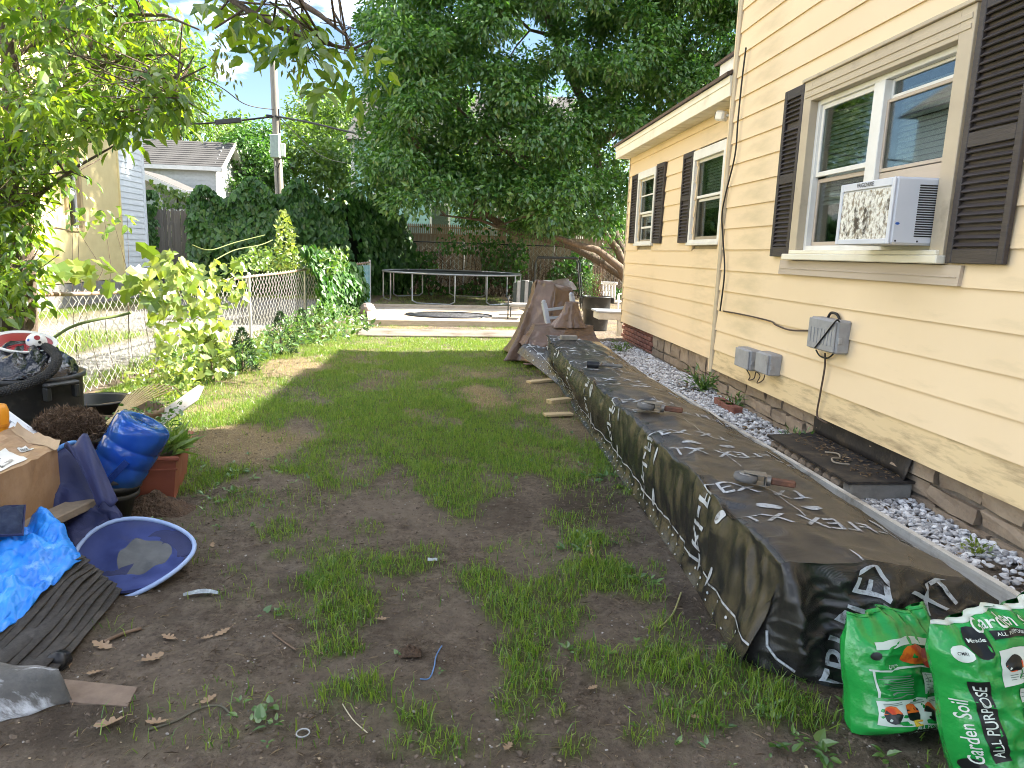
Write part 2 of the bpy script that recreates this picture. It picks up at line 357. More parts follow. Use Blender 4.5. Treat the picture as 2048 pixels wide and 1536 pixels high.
def cover(x, y):
    """how much grass grows at a place, 0..1, and its height factor"""
    x = np.asarray(x, float); y = np.asarray(y, float)
    yb = np.interp(x, _bx, _by) + (fbm(x * 3.1, y * 3.1, 3) - .5) * .7
    lawn = sstep(-.05, .35, y - yb) * (0.30 + 1.15 * fbm(x * 1.3 + 3, y * .9, 4)) * (1 - .65 * sstep(.50, .68, fbm(x * 3.1, y * 2.3, 4)))
    lawn *= (1 - np.minimum(1, 1.3 * ells(BARE, x, y, .8, .35))) * (x < 1.75) * (1 - sstep(1.25, 1.5, x) * (y < 9.5))
    lawn *= np.where(y > 14.6, np.where(y > 19.6, .5, np.where(y > 15.3, 0.0, .8)), 1)
    left = sstep(0.1, -0.3, x - fence_x(y)) * 0  # neighbour's side handled apart
    t = ells([e[:5] for e in TUFTS], x, y, .9, .35) * (0.45 + .8 * fbm(x * 7, y * 7, 3))
    t = t * (y < yb + .6)
    hf = np.ones_like(x)
    for e in TUFTS:
        q = np.hypot((x - e[0]) / e[2], (y - e[1]) / e[3]); hf = np.where(q < 1.2, e[5], hf)
    sparse = .10 * sstep(.48, .7, fbm(x * 2.2 + 40, y * 2.2, 3))
    return np.clip(np.maximum(np.maximum(lawn, t), sparse) * (x > fence_x(y) + .05), 0, 1), hf
def ground_h(x, y):
    x = np.asarray(x, float); y = np.asarray(y, float)
    z = (fbm(x * 1.1, y * 1.1, 4) - .5) * .05 + (fbm(x * 6, y * 6, 3) - .5) * .022
    z = z * sstep(60, 25, np.abs(y)) 
    z = z + 0.022 * (fbm(x * 17, y * 17, 3) - .5) * (y < 8)
    bed = sstep(1.9, 2.25, x) * sstep(13.6, 12.2, y)
    z = z * (1 - bed) + (0.20 + 0.3 * z) * bed
    return z
xs = np.concatenate([[-600, -250, -110, -55, -30, -20, -14, -11, -9.5, -8], np.arange(-7, -4, .25), np.arange(-4, 2.9, .035), np.arange(3, 8, .3), [9, 11, 15, 22, 40, 90, 250, 600]])
ys = np.concatenate([[-400, -120, -40, -15, -6, -2, 0, .8], np.arange(1.3, 8.5, .035), np.arange(8.5, 16, .09), np.arange(16, 29, .3), [31, 35, 42, 55, 80, 130, 250, 500, 900]])
XX, YY = np.meshgrid(xs, ys, indexing='ij'); ZZ = ground_h(XX, YY)
nx, ny = XX.shape
idx = np.arange(nx * ny).reshape(nx, ny)
GF = np.stack([idx[:-1, :-1], idx[1:, :-1], idx[1:, 1:], idx[:-1, 1:]], -1).reshape(-1, 4)
me = np_mesh('ground', np.stack([XX, YY, ZZ], -1).reshape(-1, 3), GF, True)
cov, _h = cover(XX, YY)
sx = XX.ravel(); sy = YY.ravel()
stone = np.clip(sstep(-3.95, -4.1, XX - (fence_x(YY) + 3.66)) * (np.maximum(np.maximum(sstep(-4.15, -4.3, XX) * sstep(-5.3, -5.1, XX), sstep(-6.3, -6.45, XX) * sstep(-7.5, -7.3, XX)), sstep(12, 14, YY) * sstep(-7.2, -7, XX))) * sstep(23, 21, YY), 0, 1)
nb = sstep(-.1, -.3, XX - fence_x(YY)) * (1 - stone)
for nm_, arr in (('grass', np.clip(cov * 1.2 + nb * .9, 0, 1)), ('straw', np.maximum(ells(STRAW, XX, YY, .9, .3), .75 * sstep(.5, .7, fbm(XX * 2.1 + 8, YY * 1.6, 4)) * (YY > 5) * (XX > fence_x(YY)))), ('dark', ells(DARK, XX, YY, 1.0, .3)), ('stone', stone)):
    at = me.attributes.new(nm_, 'FLOAT', 'POINT'); at.data.foreach_set('value', np.ascontiguousarray(arr.ravel(), dtype=np.float32))
m, N, L = _nt('soil'); m_soil = m
o_ = N.new('ShaderNodeOutputMaterial'); b_ = N.new('ShaderNodeBsdfPrincipled'); L.new(b_.outputs[0], o_.inputs[0]); b_.inputs['Roughness'].default_value = .95; b_.inputs['Specular IOR Level'].default_value = .15
tc = N.new('ShaderNodeTexCoord')
def _noise(sc, det=8, ro=.6):
    n_ = N.new('ShaderNodeTexNoise'); n_.inputs['Scale'].default_value = sc; n_.inputs['Detail'].default_value = det; n_.inputs['Roughness'].default_value = ro
    L.new(tc.outputs['Object'], n_.inputs['Vector']); return n_
def _ramp(src, stops):
    r_ = N.new('ShaderNodeValToRGB'); e = r_.color_ramp.elements
    while len(e) < len(stops): e.new(.5)
    for el, (p_, c_) in zip(e, stops): el.position = p_; el.color = rgb(c_)
    L.new(src, r_.inputs['Fac']); return r_.outputs['Color']
def _mix(fac, a, b, mode='MIX'):
    x_ = N.new('ShaderNodeMix'); x_.data_type = 'RGBA'; x_.blend_type = mode
    if isinstance(fac, float): x_.inputs[0].default_value = fac
    else: L.new(fac, x_.inputs[0])
    for k_, s_ in ((6, a), (7, b)):
        if isinstance(s_, tuple): x_.inputs[k_].default_value = rgb(s_)
        else: L.new(s_, x_.inputs[k_])
    return x_.outputs[2]
def _attr(nm): a_ = N.new('ShaderNodeAttribute'); a_.attribute_name = nm; return a_.outputs['Fac']
def _math(op, a, b):
    x_ = N.new('ShaderNodeMath'); x_.operation = op
    for k_, s_ in ((0, a), (1, b)):
        if isinstance(s_, float): x_.inputs[k_].default_value = s_
        else: L.new(s_, x_.inputs[k_])
    return x_.outputs[0]
n1 = _noise(1.6); n2 = _noise(14, 10, .7); n3 = _noise(120, 4, .7)
dirt = _ramp(n2.outputs['Fac'], [(.25, (.050, .038, .028)), (.5, (.150, .118, .090)), (.72, (.28, .23, .18))])
n4 = _noise(46, 6, .75)
dirt = _mix(_ramp(n4.outputs['Fac'], [(.37, (.7, .7, .7)), (.50, (0, 0, 0))]), dirt, (.032, .023, .016))
dirt = _mix(_ramp(n1.outputs['Fac'], [(.36, (0, 0, 0)), (.70, (.68, .68, .68))]), dirt, (.25, .205, .162))
dirt = _mix(_ramp(n3.outputs['Fac'], [(.60, (0, 0, 0)), (.78, (.6, .6, .6))]), dirt, (.22, .19, .16))
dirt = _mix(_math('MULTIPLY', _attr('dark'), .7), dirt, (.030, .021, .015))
vo = N.new('ShaderNodeTexVoronoi'); vo.inputs['Scale'].default_value = 26; L.new(tc.outputs['Object'], vo.inputs['Vector'])
grit = _ramp(vo.outputs['Distance'], [(.0, (1, 1, 1)), (.10, (1, 1, 1)), (.16, (0, 0, 0))])
sel = _ramp(vo.outputs['Color'], [(.80, (0, 0, 0)), (.9, (1, 1, 1))])
dirt = _mix(_math('MULTIPLY', grit, sel), dirt, (.20, .17, .145))
strawc = _ramp(_noise(60, 8, .75).outputs['Fac'], [(.3, (.10, .070, .035)), (.5, (.30, .22, .11)), (.7, (.52, .42, .24))])
dirt = _mix(_math('MULTIPLY', _attr('straw'), _math('ADD', n2.outputs['Fac'], .25)), dirt, strawc)
und = _ramp(n2.outputs['Fac'], [(.3, (.055, .075, .020)), (.7, (.15, .165, .05))])
dirt = _mix(_math('MULTIPLY', _attr('grass'), .75), dirt, und)
vg = N.new('ShaderNodeTexVoronoi'); vg.inputs['Scale'].default_value = 24; L.new(tc.outputs['Object'], vg.inputs['Vector'])
crush = _ramp(vg.outputs['Color'], [(.1, (.10, .10, .10)), (.9, (.34, .34, .34))])
dirt = _mix(_attr('stone'), dirt, crush)
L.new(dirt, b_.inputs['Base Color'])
hb = _math('ADD', _math('ADD', _math('MULTIPLY', n2.outputs['Fac'], 1.0), _math('MULTIPLY', n4.outputs['Fac'], .7)), _math('MULTIPLY', n3.outputs['Fac'], .35))
hb = _math('ADD', hb, _math('MULTIPLY', _math('MULTIPLY', grit, sel), .3))
bp = N.new('ShaderNodeBump'); bp.inputs['Strength'].default_value = 1.0; bp.inputs['Distance'].default_value = .035; L.new(hb, bp.inputs['Height']); L.new(bp.outputs[0], b_.inputs['Normal'])
ground = tag(mesh_obj('ground', me, m_soil), kind='structure')

# ------------------------------------------------------------------ grass
m_grass = LEAF('grass_blade', (.062, .165, .017), (.26, .35, .052), .42, (1.3, 1.4, .6), .05, .4)
m_dry = LEAF('dry_straw', (.30, .22, .10), (.55, .45, .26), .2, (1, 1, .8), .03)
def blades(name, x, y, hgt, wid, segs, mat, label, lean=.55, cat='grass'):
    n = len(x); z = ground_h(x, y) - .006
    a = RNG.uniform(0, 2 * np.pi, n); ca, sa = np.cos(a), np.sin(a)
    ld = RNG.uniform(0, 2 * np.pi, n); ln = np.abs(RNG.normal(0, lean, n)) + .12
    dx, dy = np.cos(ld) * ln * hgt, np.sin(ld) * ln * hgt
    B = np.stack([x, y, z], -1); wv = np.stack([ca, sa, 0 * a], -1) * (wid / 2)[:, None]
    tip = B + np.stack([dx, dy, hgt * np.clip(1.05 - ln * .45, .2, 1)], -1)
    if segs == 1:
        V = np.stack([B - wv, B + wv, tip], 1); F = np.array([[0, 1, 2]])
    else:
        mid = B + np.stack([dx * .32, dy * .32, hgt * .62 * np.clip(1.1 - ln * .2, .3, 1)], -1)
        V = np.stack([B - wv, B + wv, mid - wv * .8, mid + wv * .8, tip], 1); F = np.array([[0, 1, 3], [0, 3, 2], [2, 3, 4]])
    k = V.shape[1]
    FF = (F[None] + (np.arange(n) * k)[:, None, None]).reshape(-1, 3)
    o = mesh_obj(name, np_mesh(name, V.reshape(-1, 3), FF), mat)
    return tag(o, label, cat, kind='stuff')
def scatter(x0, x1, y0, y1, per, fn=None):
    n = int((x1 - x0) * (y1 - y0) * per); x = RNG.uniform(x0, x1, n); y = RNG.uniform(y0, y1, n)
    c, h = cover(x, y); k = RNG.random(n) < c ** 1.15
    return x[k], y[k], h[k]
A_ = [scatter(-2.6, 2.0, 1.7, 4.6, 8500), scatter(-3.6, 1.7, 4.6, 7.5, 7000)]
x = np.concatenate([a[0] for a in A_]); y = np.concatenate([a[1] for a in A_]); h = np.concatenate([a[2] for a in A_])
blades('grass', x, y, h * RNG.uniform(.028, .075, len(x)), RNG.uniform(.0025, .0055, len(x)), 2, m_grass, 'patchy green grass of the near half of the lawn')
A_ = [scatter(-3.7, 1.8, 7.5, 11, 4600), scatter(-3.5, 1.8, 11, 15.3, 2800), scatter(-3.2, 6, 19.6, 27, 900)]
x = np.concatenate([a[0] for a in A_]); y = np.concatenate([a[1] for a in A_]); h = np.concatenate([a[2] for a in A_])
blades('grass', x, y, h * RNG.uniform(.03, .07, len(x)), RNG.uniform(.005, .010, len(x)), 1, m_grass, 'short green grass of the far half of the lawn')
n = 42000; x = RNG.uniform(-8.6, -3.7, n); y = RNG.uniform(5, 24, n)
ix = np.clip(np.searchsorted(xs, x), 0, nx - 1); iy = np.clip(np.searchsorted(ys, y), 0, ny - 1); k = (x < fence_x(y) - .1) & (stone[ix, iy] < .4)
x, y = x[k], y[k]
blades('grass', x, y, RNG.uniform(.05, .12, len(x)), RNG.uniform(.01, .02, len(x)), 1, m_grass, "green grass strips on the neighbour's side of the chain fence")
m_grassy = LEAF('dappled_sun_grass_blade', (.17, .22, .035), (.36, .38, .10), .40, (1.2, 1.2, .6), .05, .4)  # yellow tint put into the blades to imitate dappled half sun
n = 150000; x = RNG.uniform(-3.5, 1.6, n); y = RNG.uniform(5.5, 14.8, n); c_, h_ = cover(x, y); k = RNG.random(n) < (c_ * .30 + .05) * np.interp(y, [5.5, 8.2, 9.2, 12, 14], [.25, .4, 1, 1, .5]) * (.4 + 1.1 * fbm(x * 1.7 + 60, y * 1.3, 3)) * (x > fence_x(y) + .15) * (x < 1.3); x, y = x[k], y[k]
blades('grass', x, y, RNG.uniform(.03, .065, len(x)), RNG.uniform(.004, .008, len(x)), 1, m_grassy, 'yellowish grass coloured to imitate dappled sun on the lawn')
n = 60000; x = RNG.uniform(-3.4, 1.4, n); y = RNG.uniform(4.8, 13, n); k = RNG.random(n) < ells(STRAW, x, y, .9, .3) * .55; x, y = x[k], y[k]
blades('straw', x, y, RNG.uniform(.03, .09, len(x)), RNG.uniform(.002, .004, len(x)), 1, m_dry, 'dry yellow straw lying on the bare patches', 1.6, 'straw')
# broad-leaved weeds between the grass
m_weed = LEAF('weed_leaf', (.045, .12, .02), (.13, .24, .05), .35, (1.4, 1.5, .6), .07, .35)
ch = []
def rosette(x, y, r, n, up=.5, shape='ovate'):
    a = RNG.uniform(0, 2 * np.pi, n); d = np.stack([np.cos(a), np.sin(a), RNG.uniform(.1, up, n)], -1)
    P = np.tile((x, y, float(ground_h(x, y)) + .01), (n, 1)) + d * RNG.uniform(0, r * .35, n)[:, None]
    ch.append(leaf_arrays(P, RNG.uniform(.55, 1, n) * r, d, shape, np.tile((0, 0, 1.), (n, 1)), .15, RNG, .2))
for px, py, cnt, spread, r in [(1540, 1420, 26, .28, .055), (1420, 1340, 20, .28, .05), (1590, 1460, 14, .16, .06), (430, 985, 30, .30, .06), (470, 1010, 20, .3, .05), (480, 1460, 10, .10, .05), (520, 1445, 4, .05, .05), (1220, 960, 10, .10, .09), (1190, 940, 8, .1, .06), (1230, 1160, 8, .12, .06), (1165, 1085, 10, .1, .09), (310, 1040, 5, .06, .05), (420, 950, 14, .2, .06), (640, 940, 14, .5, .04), (900, 900, 24, .9, .035), (800, 850, 24, .9, .035), (1050, 930, 16, .5, .04), (1480, 1290, 8, .12, .05), (820, 1310, 4, .1, .03), (560, 1230, 5, .1, .04)]:
    c = G(px, py)
    for _ in range(int(cnt * .8)): rosette(c.x + random.gauss(0, spread), c.y + random.gauss(0, spread), r * random.uniform(.35, 1.1), random.randint(2, 6), random.uniform(.3, 1.2), random.choice(('ovate', 'ovate', 'heart', 'toothed')))
tag(leaf_obj('ground_weeds', ch, m_weed), 'low broad-leaved weeds scattered through the lawn', 'weeds', kind='stuff')

# ------------------------------------------------------------------ white gravel along the house
m_grav = LEAF('white_stone', (.26, .25, .25), (.80, .80, .81), 0.0, None, .03, .5)
bm = bmesh.new(); bmesh.ops.create_icosphere(bm, subdivisions=1, radius=1); bm.verts.index_update()
IV = np.array([v.co[:] for v in bm.verts]); IF = np.array([[v.index for v in f.verts] for f in bm.faces]); bm.free()
def pebbles(name, x, y, z, r, mat, label, cat, flat=.65):
    n = len(x); q = RNG.normal(0, 1, (n, 3, 3)); Q, _ = np.linalg.qr(q)
    sc = np.stack([r * RNG.uniform(.8, 1.3, n), r * RNG.uniform(.6, 1., n), r * RNG.uniform(.5, .8, n)], -1)
    V = IV[None] * (1 + RNG.uniform(-.25, .25, (n, 12, 1))) * sc[:, None, :]
    V = np.einsum('nij,nkj->nki', Q, V); V[:, :, 2] *= flat; V += np.stack([x, y, z], -1)[:, None, :]
    F = (IF[None] + (np.arange(n) * 12)[:, None, None]).reshape(-1, 3)
    return tag(mesh_obj(name, np_mesh(name, V.reshape(-1, 3), F), mat), label, cat, kind='stuff')
n = 15000; x = RNG.uniform(2.27, 2.86, n); y = RNG.uniform(2.1, 11.3, n)
k = (RNG.random(n) < (.30 + 1.5 * sstep(.36, .5, fbm(x * 3 + 9, y * 2.1, 3))) * np.interp(y, [2, 6.3, 8, 11.3], [1, 1, .75, .35])) & ~((x > 2.36) & (y > 3.85) & (y < 5.0)) & (x < np.interp(y, [2, 7.05, 7.1], [2.78, 2.78, 2.95])); x, y = x[k], y[k]
pebbles('white_gravel', x, y, ground_h(x, y) + RNG.uniform(-.004, .022, len(x)), RNG.uniform(.012, .026, len(x)), m_grav, 'bed of white crushed stone along the yellow house', 'gravel')
m_grit = LEAF('grit_stone', (.10, .085, .07), (.42, .39, .36), 0.0, None, .03, .5)
n = 900; x = RNG.uniform(-2.0, 1.6, n); y = 1.8 + 4 * RNG.random(n) ** 1.7
pebbles('pebbles', x, y, ground_h(x, y) + .001, RNG.uniform(.0025, .008, n) , m_grit, 'loose small pebbles on the bare soil', 'pebbles')
# clods and twiglets that roughen the soil
m_clod = M('clod', (.085, .064, .047), .95, (.16, .125, .095), 30, bump=.5)
n = 9000; x = RNG.uniform(-2.6, 1.5, n); y = 1.8 + 4.2 * RNG.random(n) ** 1.4
pebbles('soil_clods', x, y, ground_h(x, y), RNG.uniform(.002, .008, n) * RNG.choice([.7, 1, 1, 1.8], n), m_clod, 'crumbled clods of dark soil on the bare ground', 'soil')

# fine plant debris on the bare soil
n = 9000; x = RNG.uniform(-2.6, 1.5, n); y = 1.75 + 5.0 * RNG.random(n) ** 1.5; a = RNG.uniform(0, 6.28, n)
P = np.stack([x, y, ground_h(x, y) + .003], -1)
tag(leaf_obj('soil_debris', [leaf_arrays(P, RNG.uniform(.006, .035, n) * RNG.choice([.6, 1, 1.6], n), np.stack([np.cos(a), np.sin(a), RNG.uniform(-.05, .15, n)], -1), 'hair', None, .05, RNG, .2),
    leaf_arrays(P[::4] + RNG.normal(0, .02, (len(P[::4]), 3)) * (1, 1, 0), RNG.uniform(.006, .018, len(P[::4])), np.stack([np.sin(a[::4]), np.cos(a[::4]), 0 * a[::4]], -1), 'simple', None, .1, RNG, .4)], LEAF('debris', (.055, .038, .026), (.36, .28, .18), .05, (1, 1, 1), .02)), 'fine twigs and dry bits strewn over the bare soil', 'debris', kind='stuff')

n = 1500; x = RNG.uniform(2.3, 2.8, n); y = RNG.uniform(2.2, 11, n); a = RNG.uniform(0, 6.28, n); P = np.stack([x, y, ground_h(x, y) + .022], -1); k = RNG.random(n) < .15 + sstep(.45, .62, fbm(x * 3, y * 1.5 + 20, 3)); P = P[k]; a = a[k]; n = len(P)
tag(leaf_obj('gravel_litter', [leaf_arrays(P, RNG.uniform(.012, .05, n), np.stack([np.cos(a), np.sin(a), 0 * a], -1), 'ovate', None, .2, RNG, .4)], LEAF('gravel_leaf_litter', (.07, .045, .03), (.26, .18, .10), .05, (1, 1, 1), .02)), 'dry brown leaf litter lying in the white gravel', 'litter', kind='stuff')
# ================================================================== THE YELLOW HOUSE
m_yel = M('yellow_siding', (.79, .625, .42), .48, (.76, .595, .39), 1.2, .3, .7, bump=.03, bscale=220, spec=.35, rnd=.025, stain=(.56, .45, .28), sscale=2.2, slo=.54, shi=.78, sstretch=(1, .35, 1.6))
m_yeld = M('grimy_yellow_siding', (.70, .55, .33), .55, (.66, .51, .30), 1.2, .3, .7, bump=.05, bscale=120, stain=(.30, .22, .13), sscale=5, slo=.48, shi=.72, sstretch=(1, .5, 3))
m_beige = M('beige_trim', (.52, .44, .32), .5, (.46, .38, .28), 3, bump=.05, bscale=90, stretch=(1, .2, 1), stain=(.33, .27, .2), sscale=4, slo=.58, shi=.75)
m_taupe = M('taupe_panel', (.50, .42, .34), .45, (.45, .37, .30), 20, bump=.06, bscale=120, stretch=(1, .05, 1))
m_white = M('white_vinyl', (.80, .79, .76), .4, (.72, .70, .66), 4, bump=.02)
m_cream = M('cream_fascia', (.82, .78, .66), .5, (.75, .69, .56), 3, bump=.03, stain=(.55, .46, .33), sscale=3, slo=.6, shi=.8)
m_shut = M('dark_shutter', (.036, .030, .032), .5, (.060, .048, .045), 22, .3, .7, bump=.25, bscale=60, stretch=(1, .25, 3), stain=(.10, .075, .06), sscale=9, slo=.62, shi=.8)
m_core = M('wall_core', (.35, .3, .22), .9)
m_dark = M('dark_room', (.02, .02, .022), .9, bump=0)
m_glass = GLASS('window_glass', (.72, .78, .76), .10)
m_screen = M('insect_screen', (.055, .055, .058), .6, (.045, .045, .048), 200, bump=.3, bscale=500)
m_blind = M('window_blind', (.75, .76, .70), .6, bump=.02)
m_stone = M('foundation_stone', (.22, .165, .12), .85, (.34, .27, .20), 7, .3, .7, bump=.6, bscale=22, rnd=.18, stain=(.12, .11, .05), sscale=5, slo=.60, shi=.75, bdist=.02)
m_mortar = M('mortar', (.14, .12, .10), .95, (.20, .17, .14), 20, bump=.7, bscale=40)
m_brick = M('red_brick', (.20, .075, .052), .85, (.27, .12, .085), 14, bump=.4, bscale=60, rnd=.15, stain=(.25, .2, .17), sscale=12, slo=.58, shi=.75)
m_shing = M('brown_shingle', (.085, .058, .045), .9, (.15, .11, .085), 60, bump=.5, bscale=120)

house = empty('yellow_house', (2.73, 5, 0.2), 'yellow clapboard house with dark shutters filling the right side', 'house')
HX = Vector((2.73, 5, 0.2))
def hpart(mb, name, mat, parent=None):           # world-space geometry -> child of the house
    o = mb.build(name, mat, parent if parent is not None else house)
    return o
def W_(o): o.matrix_parent_inverse = o.parent.matrix_world.inverted() if False else Matrix.Translation(-HX); return o
def hp(mb, name, mat):                           # part modelled in world coordinates
    o = mb.build(name, mat, house); o.location = -HX; return o
def hs(mb, name, mat, par):                      # sub-part, its part sits at the world origin
    return mb.build(name, mat, par)
Y0, Y1 = -3.0, 7.06
WY0, WY1, WZ0, WZ1 = 3.74, 5.56, 1.66, 2.93
core = MB()
for lo, hi in [((2.752, Y0, .50), (3.0, WY0, 5.8)), ((2.752, WY1, .50), (3.0, 7.09, 5.8)), ((2.752, WY0, .50), (3.0, WY1, WZ0)), ((2.752, WY0, WZ1), (3.0, WY1, 5.8)),
               ((3.0, 6.85, .2), (9.5, 7.09, 5.8)), ((2.85, Y0, .0), (3.1, 7.05, .50)), ((3.0, Y0, .2), (9.5, Y0 + .2, 5.8)), ((9.3, Y0, .2), (9.5, 7.0, 5.8)), ((3.0, Y0, 5.6), (9.3, 6.84, 5.8))]: core.box(lo, hi)
hp(core, 'wall', m_core)
rm = MB(); rm.box((3.3, 3.0, .8), (3.34, 6.3, 3.4)); hp(rm, 'dark_room_sheet', m_dark)  # near-black sheet stands in for the unlit room behind the window
def board_mesh(y0, y1, name='siding_board', h=.203):
    mb = MB(); d = y1 - y0
    mb.prism([(-.018, 0), (-.003, h + .002), (.004, h + .016), (.010, h + .016), (.010, .004), (-.004, 0)], d, T(0, y0, 0)); return mb.mesh(name)
full = board_mesh(Y0, Y1); nearb = board_mesh(Y0, WY0 + .02); farb = board_mesh(WY1 - .02, Y1)
z = .48; k = 0
while z < 5.6:
    # board ends stop at the window casing
    segs = [nearb, farb] if (z + .203 > WZ0 and z < WZ1 - .03) else [full]
    for s_ in segs:
        o = mesh_obj('siding_board', s_ if k else full.copy(), m_yel if k else None, house); o.location = Vector((2.73, 0, z)) - HX
        if not k: o.data.materials.clear(); o.data.materials.append(m_yeld)
    k += 1
    z += .203
mb = MB(); mb.bbox((2.700, 7.06, .44), (2.752, 7.125, 5.8), .006); hp(mb, 'corner_trim', m_beige)
mb = MB(); mb.box((2.70, 7.125, .44), (2.735, 7.15, 5.8)); mb.box((2.735, 7.09, .44), (2.95, 7.13, 5.8)); hp(mb, 'corner_trim', m_yel)
# main roof, out of the frame but it shades the yard
mb = MB(); mb.add([(2.35, Y0 - .4, 5.65), (2.35, 7.5, 5.65), (6.1, 7.5, 7.1), (6.1, Y0 - .4, 7.1), (9.9, 7.5, 5.65), (9.9, Y0 - .4, 5.65)], [(0, 3, 2, 1), (3, 5, 4, 2), (1, 2, 4), (0, 5, 3), (0, 1, 4, 5)]); hp(mb, 'roof', m_shing)

# ---- the big window
def frame_rect(mb, x0, x1, ya, yb, za, zb, w, wt=None, wb=None):   # four rails round an opening
    wt = w if wt is None else wt; wb = w if wb is None else wb
    mb.bbox((x0, ya, za), (x1, ya + w, zb), .003); mb.bbox((x0, yb - w, za), (x1, yb, zb), .003)
    mb.bbox((x0 + .001, ya + w, zb - wt), (x1 - .001, yb - w, zb), .003); mb.bbox((x0 + .001, ya + w, za), (x1 - .001, yb - w, za + wb), .003)
mb = MB(); frame_rect(mb, 2.682, 2.758, WY0, WY1, WZ0 - .0, WZ1 + .02, .115, .15, .02)
mb.bbox((2.676, WY0 + .02, WZ1 - .10), (2.684, WY1 - .02, WZ1 - .075), .002); mb.bbox((2.676, WY0 + .02, WZ1 - .05), (2.684, WY1 - .02, WZ1 - .02), .002)
mb.bbox((2.664, WY0 - .01, WZ1 + .021), (2.74, WY1 + .02, WZ1 + .045), .003)
win = hp(mb, 'window', m_beige); win['label'] = 'wide double window with beige casing and an air conditioner in it'
mb = MB(); mb.bbox((2.640, WY0 - .01, WZ0 - .045), (2.78, WY1 + .03, WZ0 + .001), .006); mb.bbox((2.66, WY0 + .03, WZ0 + .002), (2.76, WY1 - .05, WZ0 + .03), .004); hs(mb, 'sill', m_cream, win)
mb = MB(); mb.prism([(2.69, 1.50), (2.698, 1.61), (2.715, 1.61), (2.715, 1.50)], 2.12, T(0, 3.60, 0)); mb.prism([(2.686, 1.545), (2.688, 1.55), (2.70, 1.55), (2.70, 1.545)], 2.08, T(0, 3.62, 0)); hs(mb, 'apron', m_taupe, win)
IY0, IY1 = WY0 + .115, WY1 - .115
mb = MB(); frame_rect(mb, 2.742, 2.79, IY0, IY1, WZ0 + .031, WZ1 - .13, .035); mb.bbox((2.736, 4.58, WZ0 + .06), (2.80, 4.70, WZ1 - .165), .004); hs(mb, 'sash_frame', m_white, win)
def sash(par, ya, yb, za, zb, x, w=.035, mat=None, pane='glass', nm='sash'):
    mb = MB(); frame_rect(mb, x, x + .03, ya, yb, za, zb, w); s = hs(mb, nm, mat or m_white, par)
    mb = MB(); mb.box((x + .012, ya + w, za + w), (x + .016, yb - w, zb - w)); hs(mb, 'pane' if pane == 'glass' else 'insect_screen', m_glass if pane == 'glass' else m_screen, par)
sash(win, 4.70, IY1 - .035, 2.24, WZ1 - .165, 2.762)
sash(win, 4.70, IY1 - .035, WZ0 + .066, 2.225, 2.785, .03, m_taupe)
sash(win, IY0 + .035, 4.58, 2.19, 2.64, 2.765, .022, m_taupe)
sash(win, IY0 + .035, 4.58, 2.645, WZ1 - .165, 2.785, .02)
mb = MB(); mb.bbox((2.77, IY0 + .035, 2.09), (2.80, 4.58, 2.185), .003); hs(mb, 'filler_panel', m_taupe, win)
blind_slat = MB(); blind_slat.box((-.018, 0, -.0012), (.018, 1, .0012), RY(-1.05)); bs_me = blind_slat.mesh('blind_slat')
def blinds(ya, yb, za, zb, x, par, off=Vector((0, 0, 0))):
    z = za
    while z < zb:
        o = mesh_obj('blind_slat', bs_me, m_blind, par); o.location = (x, ya, z); o.scale = (1, yb - ya, 1); z += .034
blinds(4.72, IY1 - .04, 2.05, 2.72, 2.85, win); blinds(IY0 + .04, 4.56, 2.15, 2.70, 2.86, win)

# ---- shutters
def shutter(ya, yb, za, zb, x, par_label=None, tilt=0.0, holes=(), mid=.5, pitch=.036):
    w = yb - ya; h = zb - za; st = .045 if w > .3 else .035
    mb = MB(); rail = .075 if h > 1.2 else .06
    mb.bbox((-.014, 0, 0), (.016, st, h), .004); mb.bbox((-.014, w - st, 0), (.016, w, h), .004)
    zm = h * mid
    for a, b in ((0, rail), (zm - rail * .5, zm + rail * .5), (h - rail, h)): mb.bbox((-.012, st, a), (.014, w - st, b), .003)
    mb.box((.010, st, rail), (.013, w - st, h - rail))
    o = mb.build('shutter', m_shut, house); o.location = Vector((x, ya, za)) - HX; o.rotation_euler = (tilt, 0, 0)
    sl = MB(); sl.box((-.016, st, -.0035), (.012, w - st, .0035), RY(-.75)); me_ = sl.mesh('slat')
    n = 0
    for a, b in ((rail, zm - rail * .5), (zm + rail * .5, h - rail)):
        z = a + pitch * .6
        while z < b - pitch * .3:
            n += 1
            if n not in holes:
                q = mesh_obj('slat', me_, m_shut, o); q.location = (0, 0, z)
            z += pitch
    return o
shutter(5.57, 5.90, 1.64, 2.955, 2.697, mid=.47, holes=(25,))
shutter(3.30, 3.715, 1.62, 2.97, 2.695, mid=.47, pitch=.040)

# ---- foundation of the front block
rs = random.Random(3)
y = 1.4; row = 0
for row, (za, zb) in enumerate([(.06, .25), (.255, .36), (.365, .475)]):
    y = 1.2 + .17 * row
    while y < 7.0:
        w = rs.uniform(.24, .5); yb = min(y + w, 7.05)
        bm = bmesh.new(); bmesh.ops.create_cube(bm, size=1); bmesh.ops.subdivide_edges(bm, edges=bm.edges[:], cuts=1, use_grid_fill=True)
        for v in bm.verts:
            v.co = Vector((v.co.x * .12, v.co.y * (yb - y - .018), v.co.z * (zb - za - .012))) + Vector([rs.uniform(-.011, .011) for _ in range(3)])
        me_ = bpy.data.meshes.new('stone'); bm.to_mesh(me_); bm.free()
        o = mesh_obj('stone', me_, m_stone, house); o.location = Vector((2.845 + rs.uniform(-.012, .012), (y + yb) / 2, (za + zb) / 2)) - HX
        y = yb
mb = MB(); mb.box((2.815, 1.0, .0), (2.85, 7.06, .47)); hp(mb, 'foundation', m_mortar)

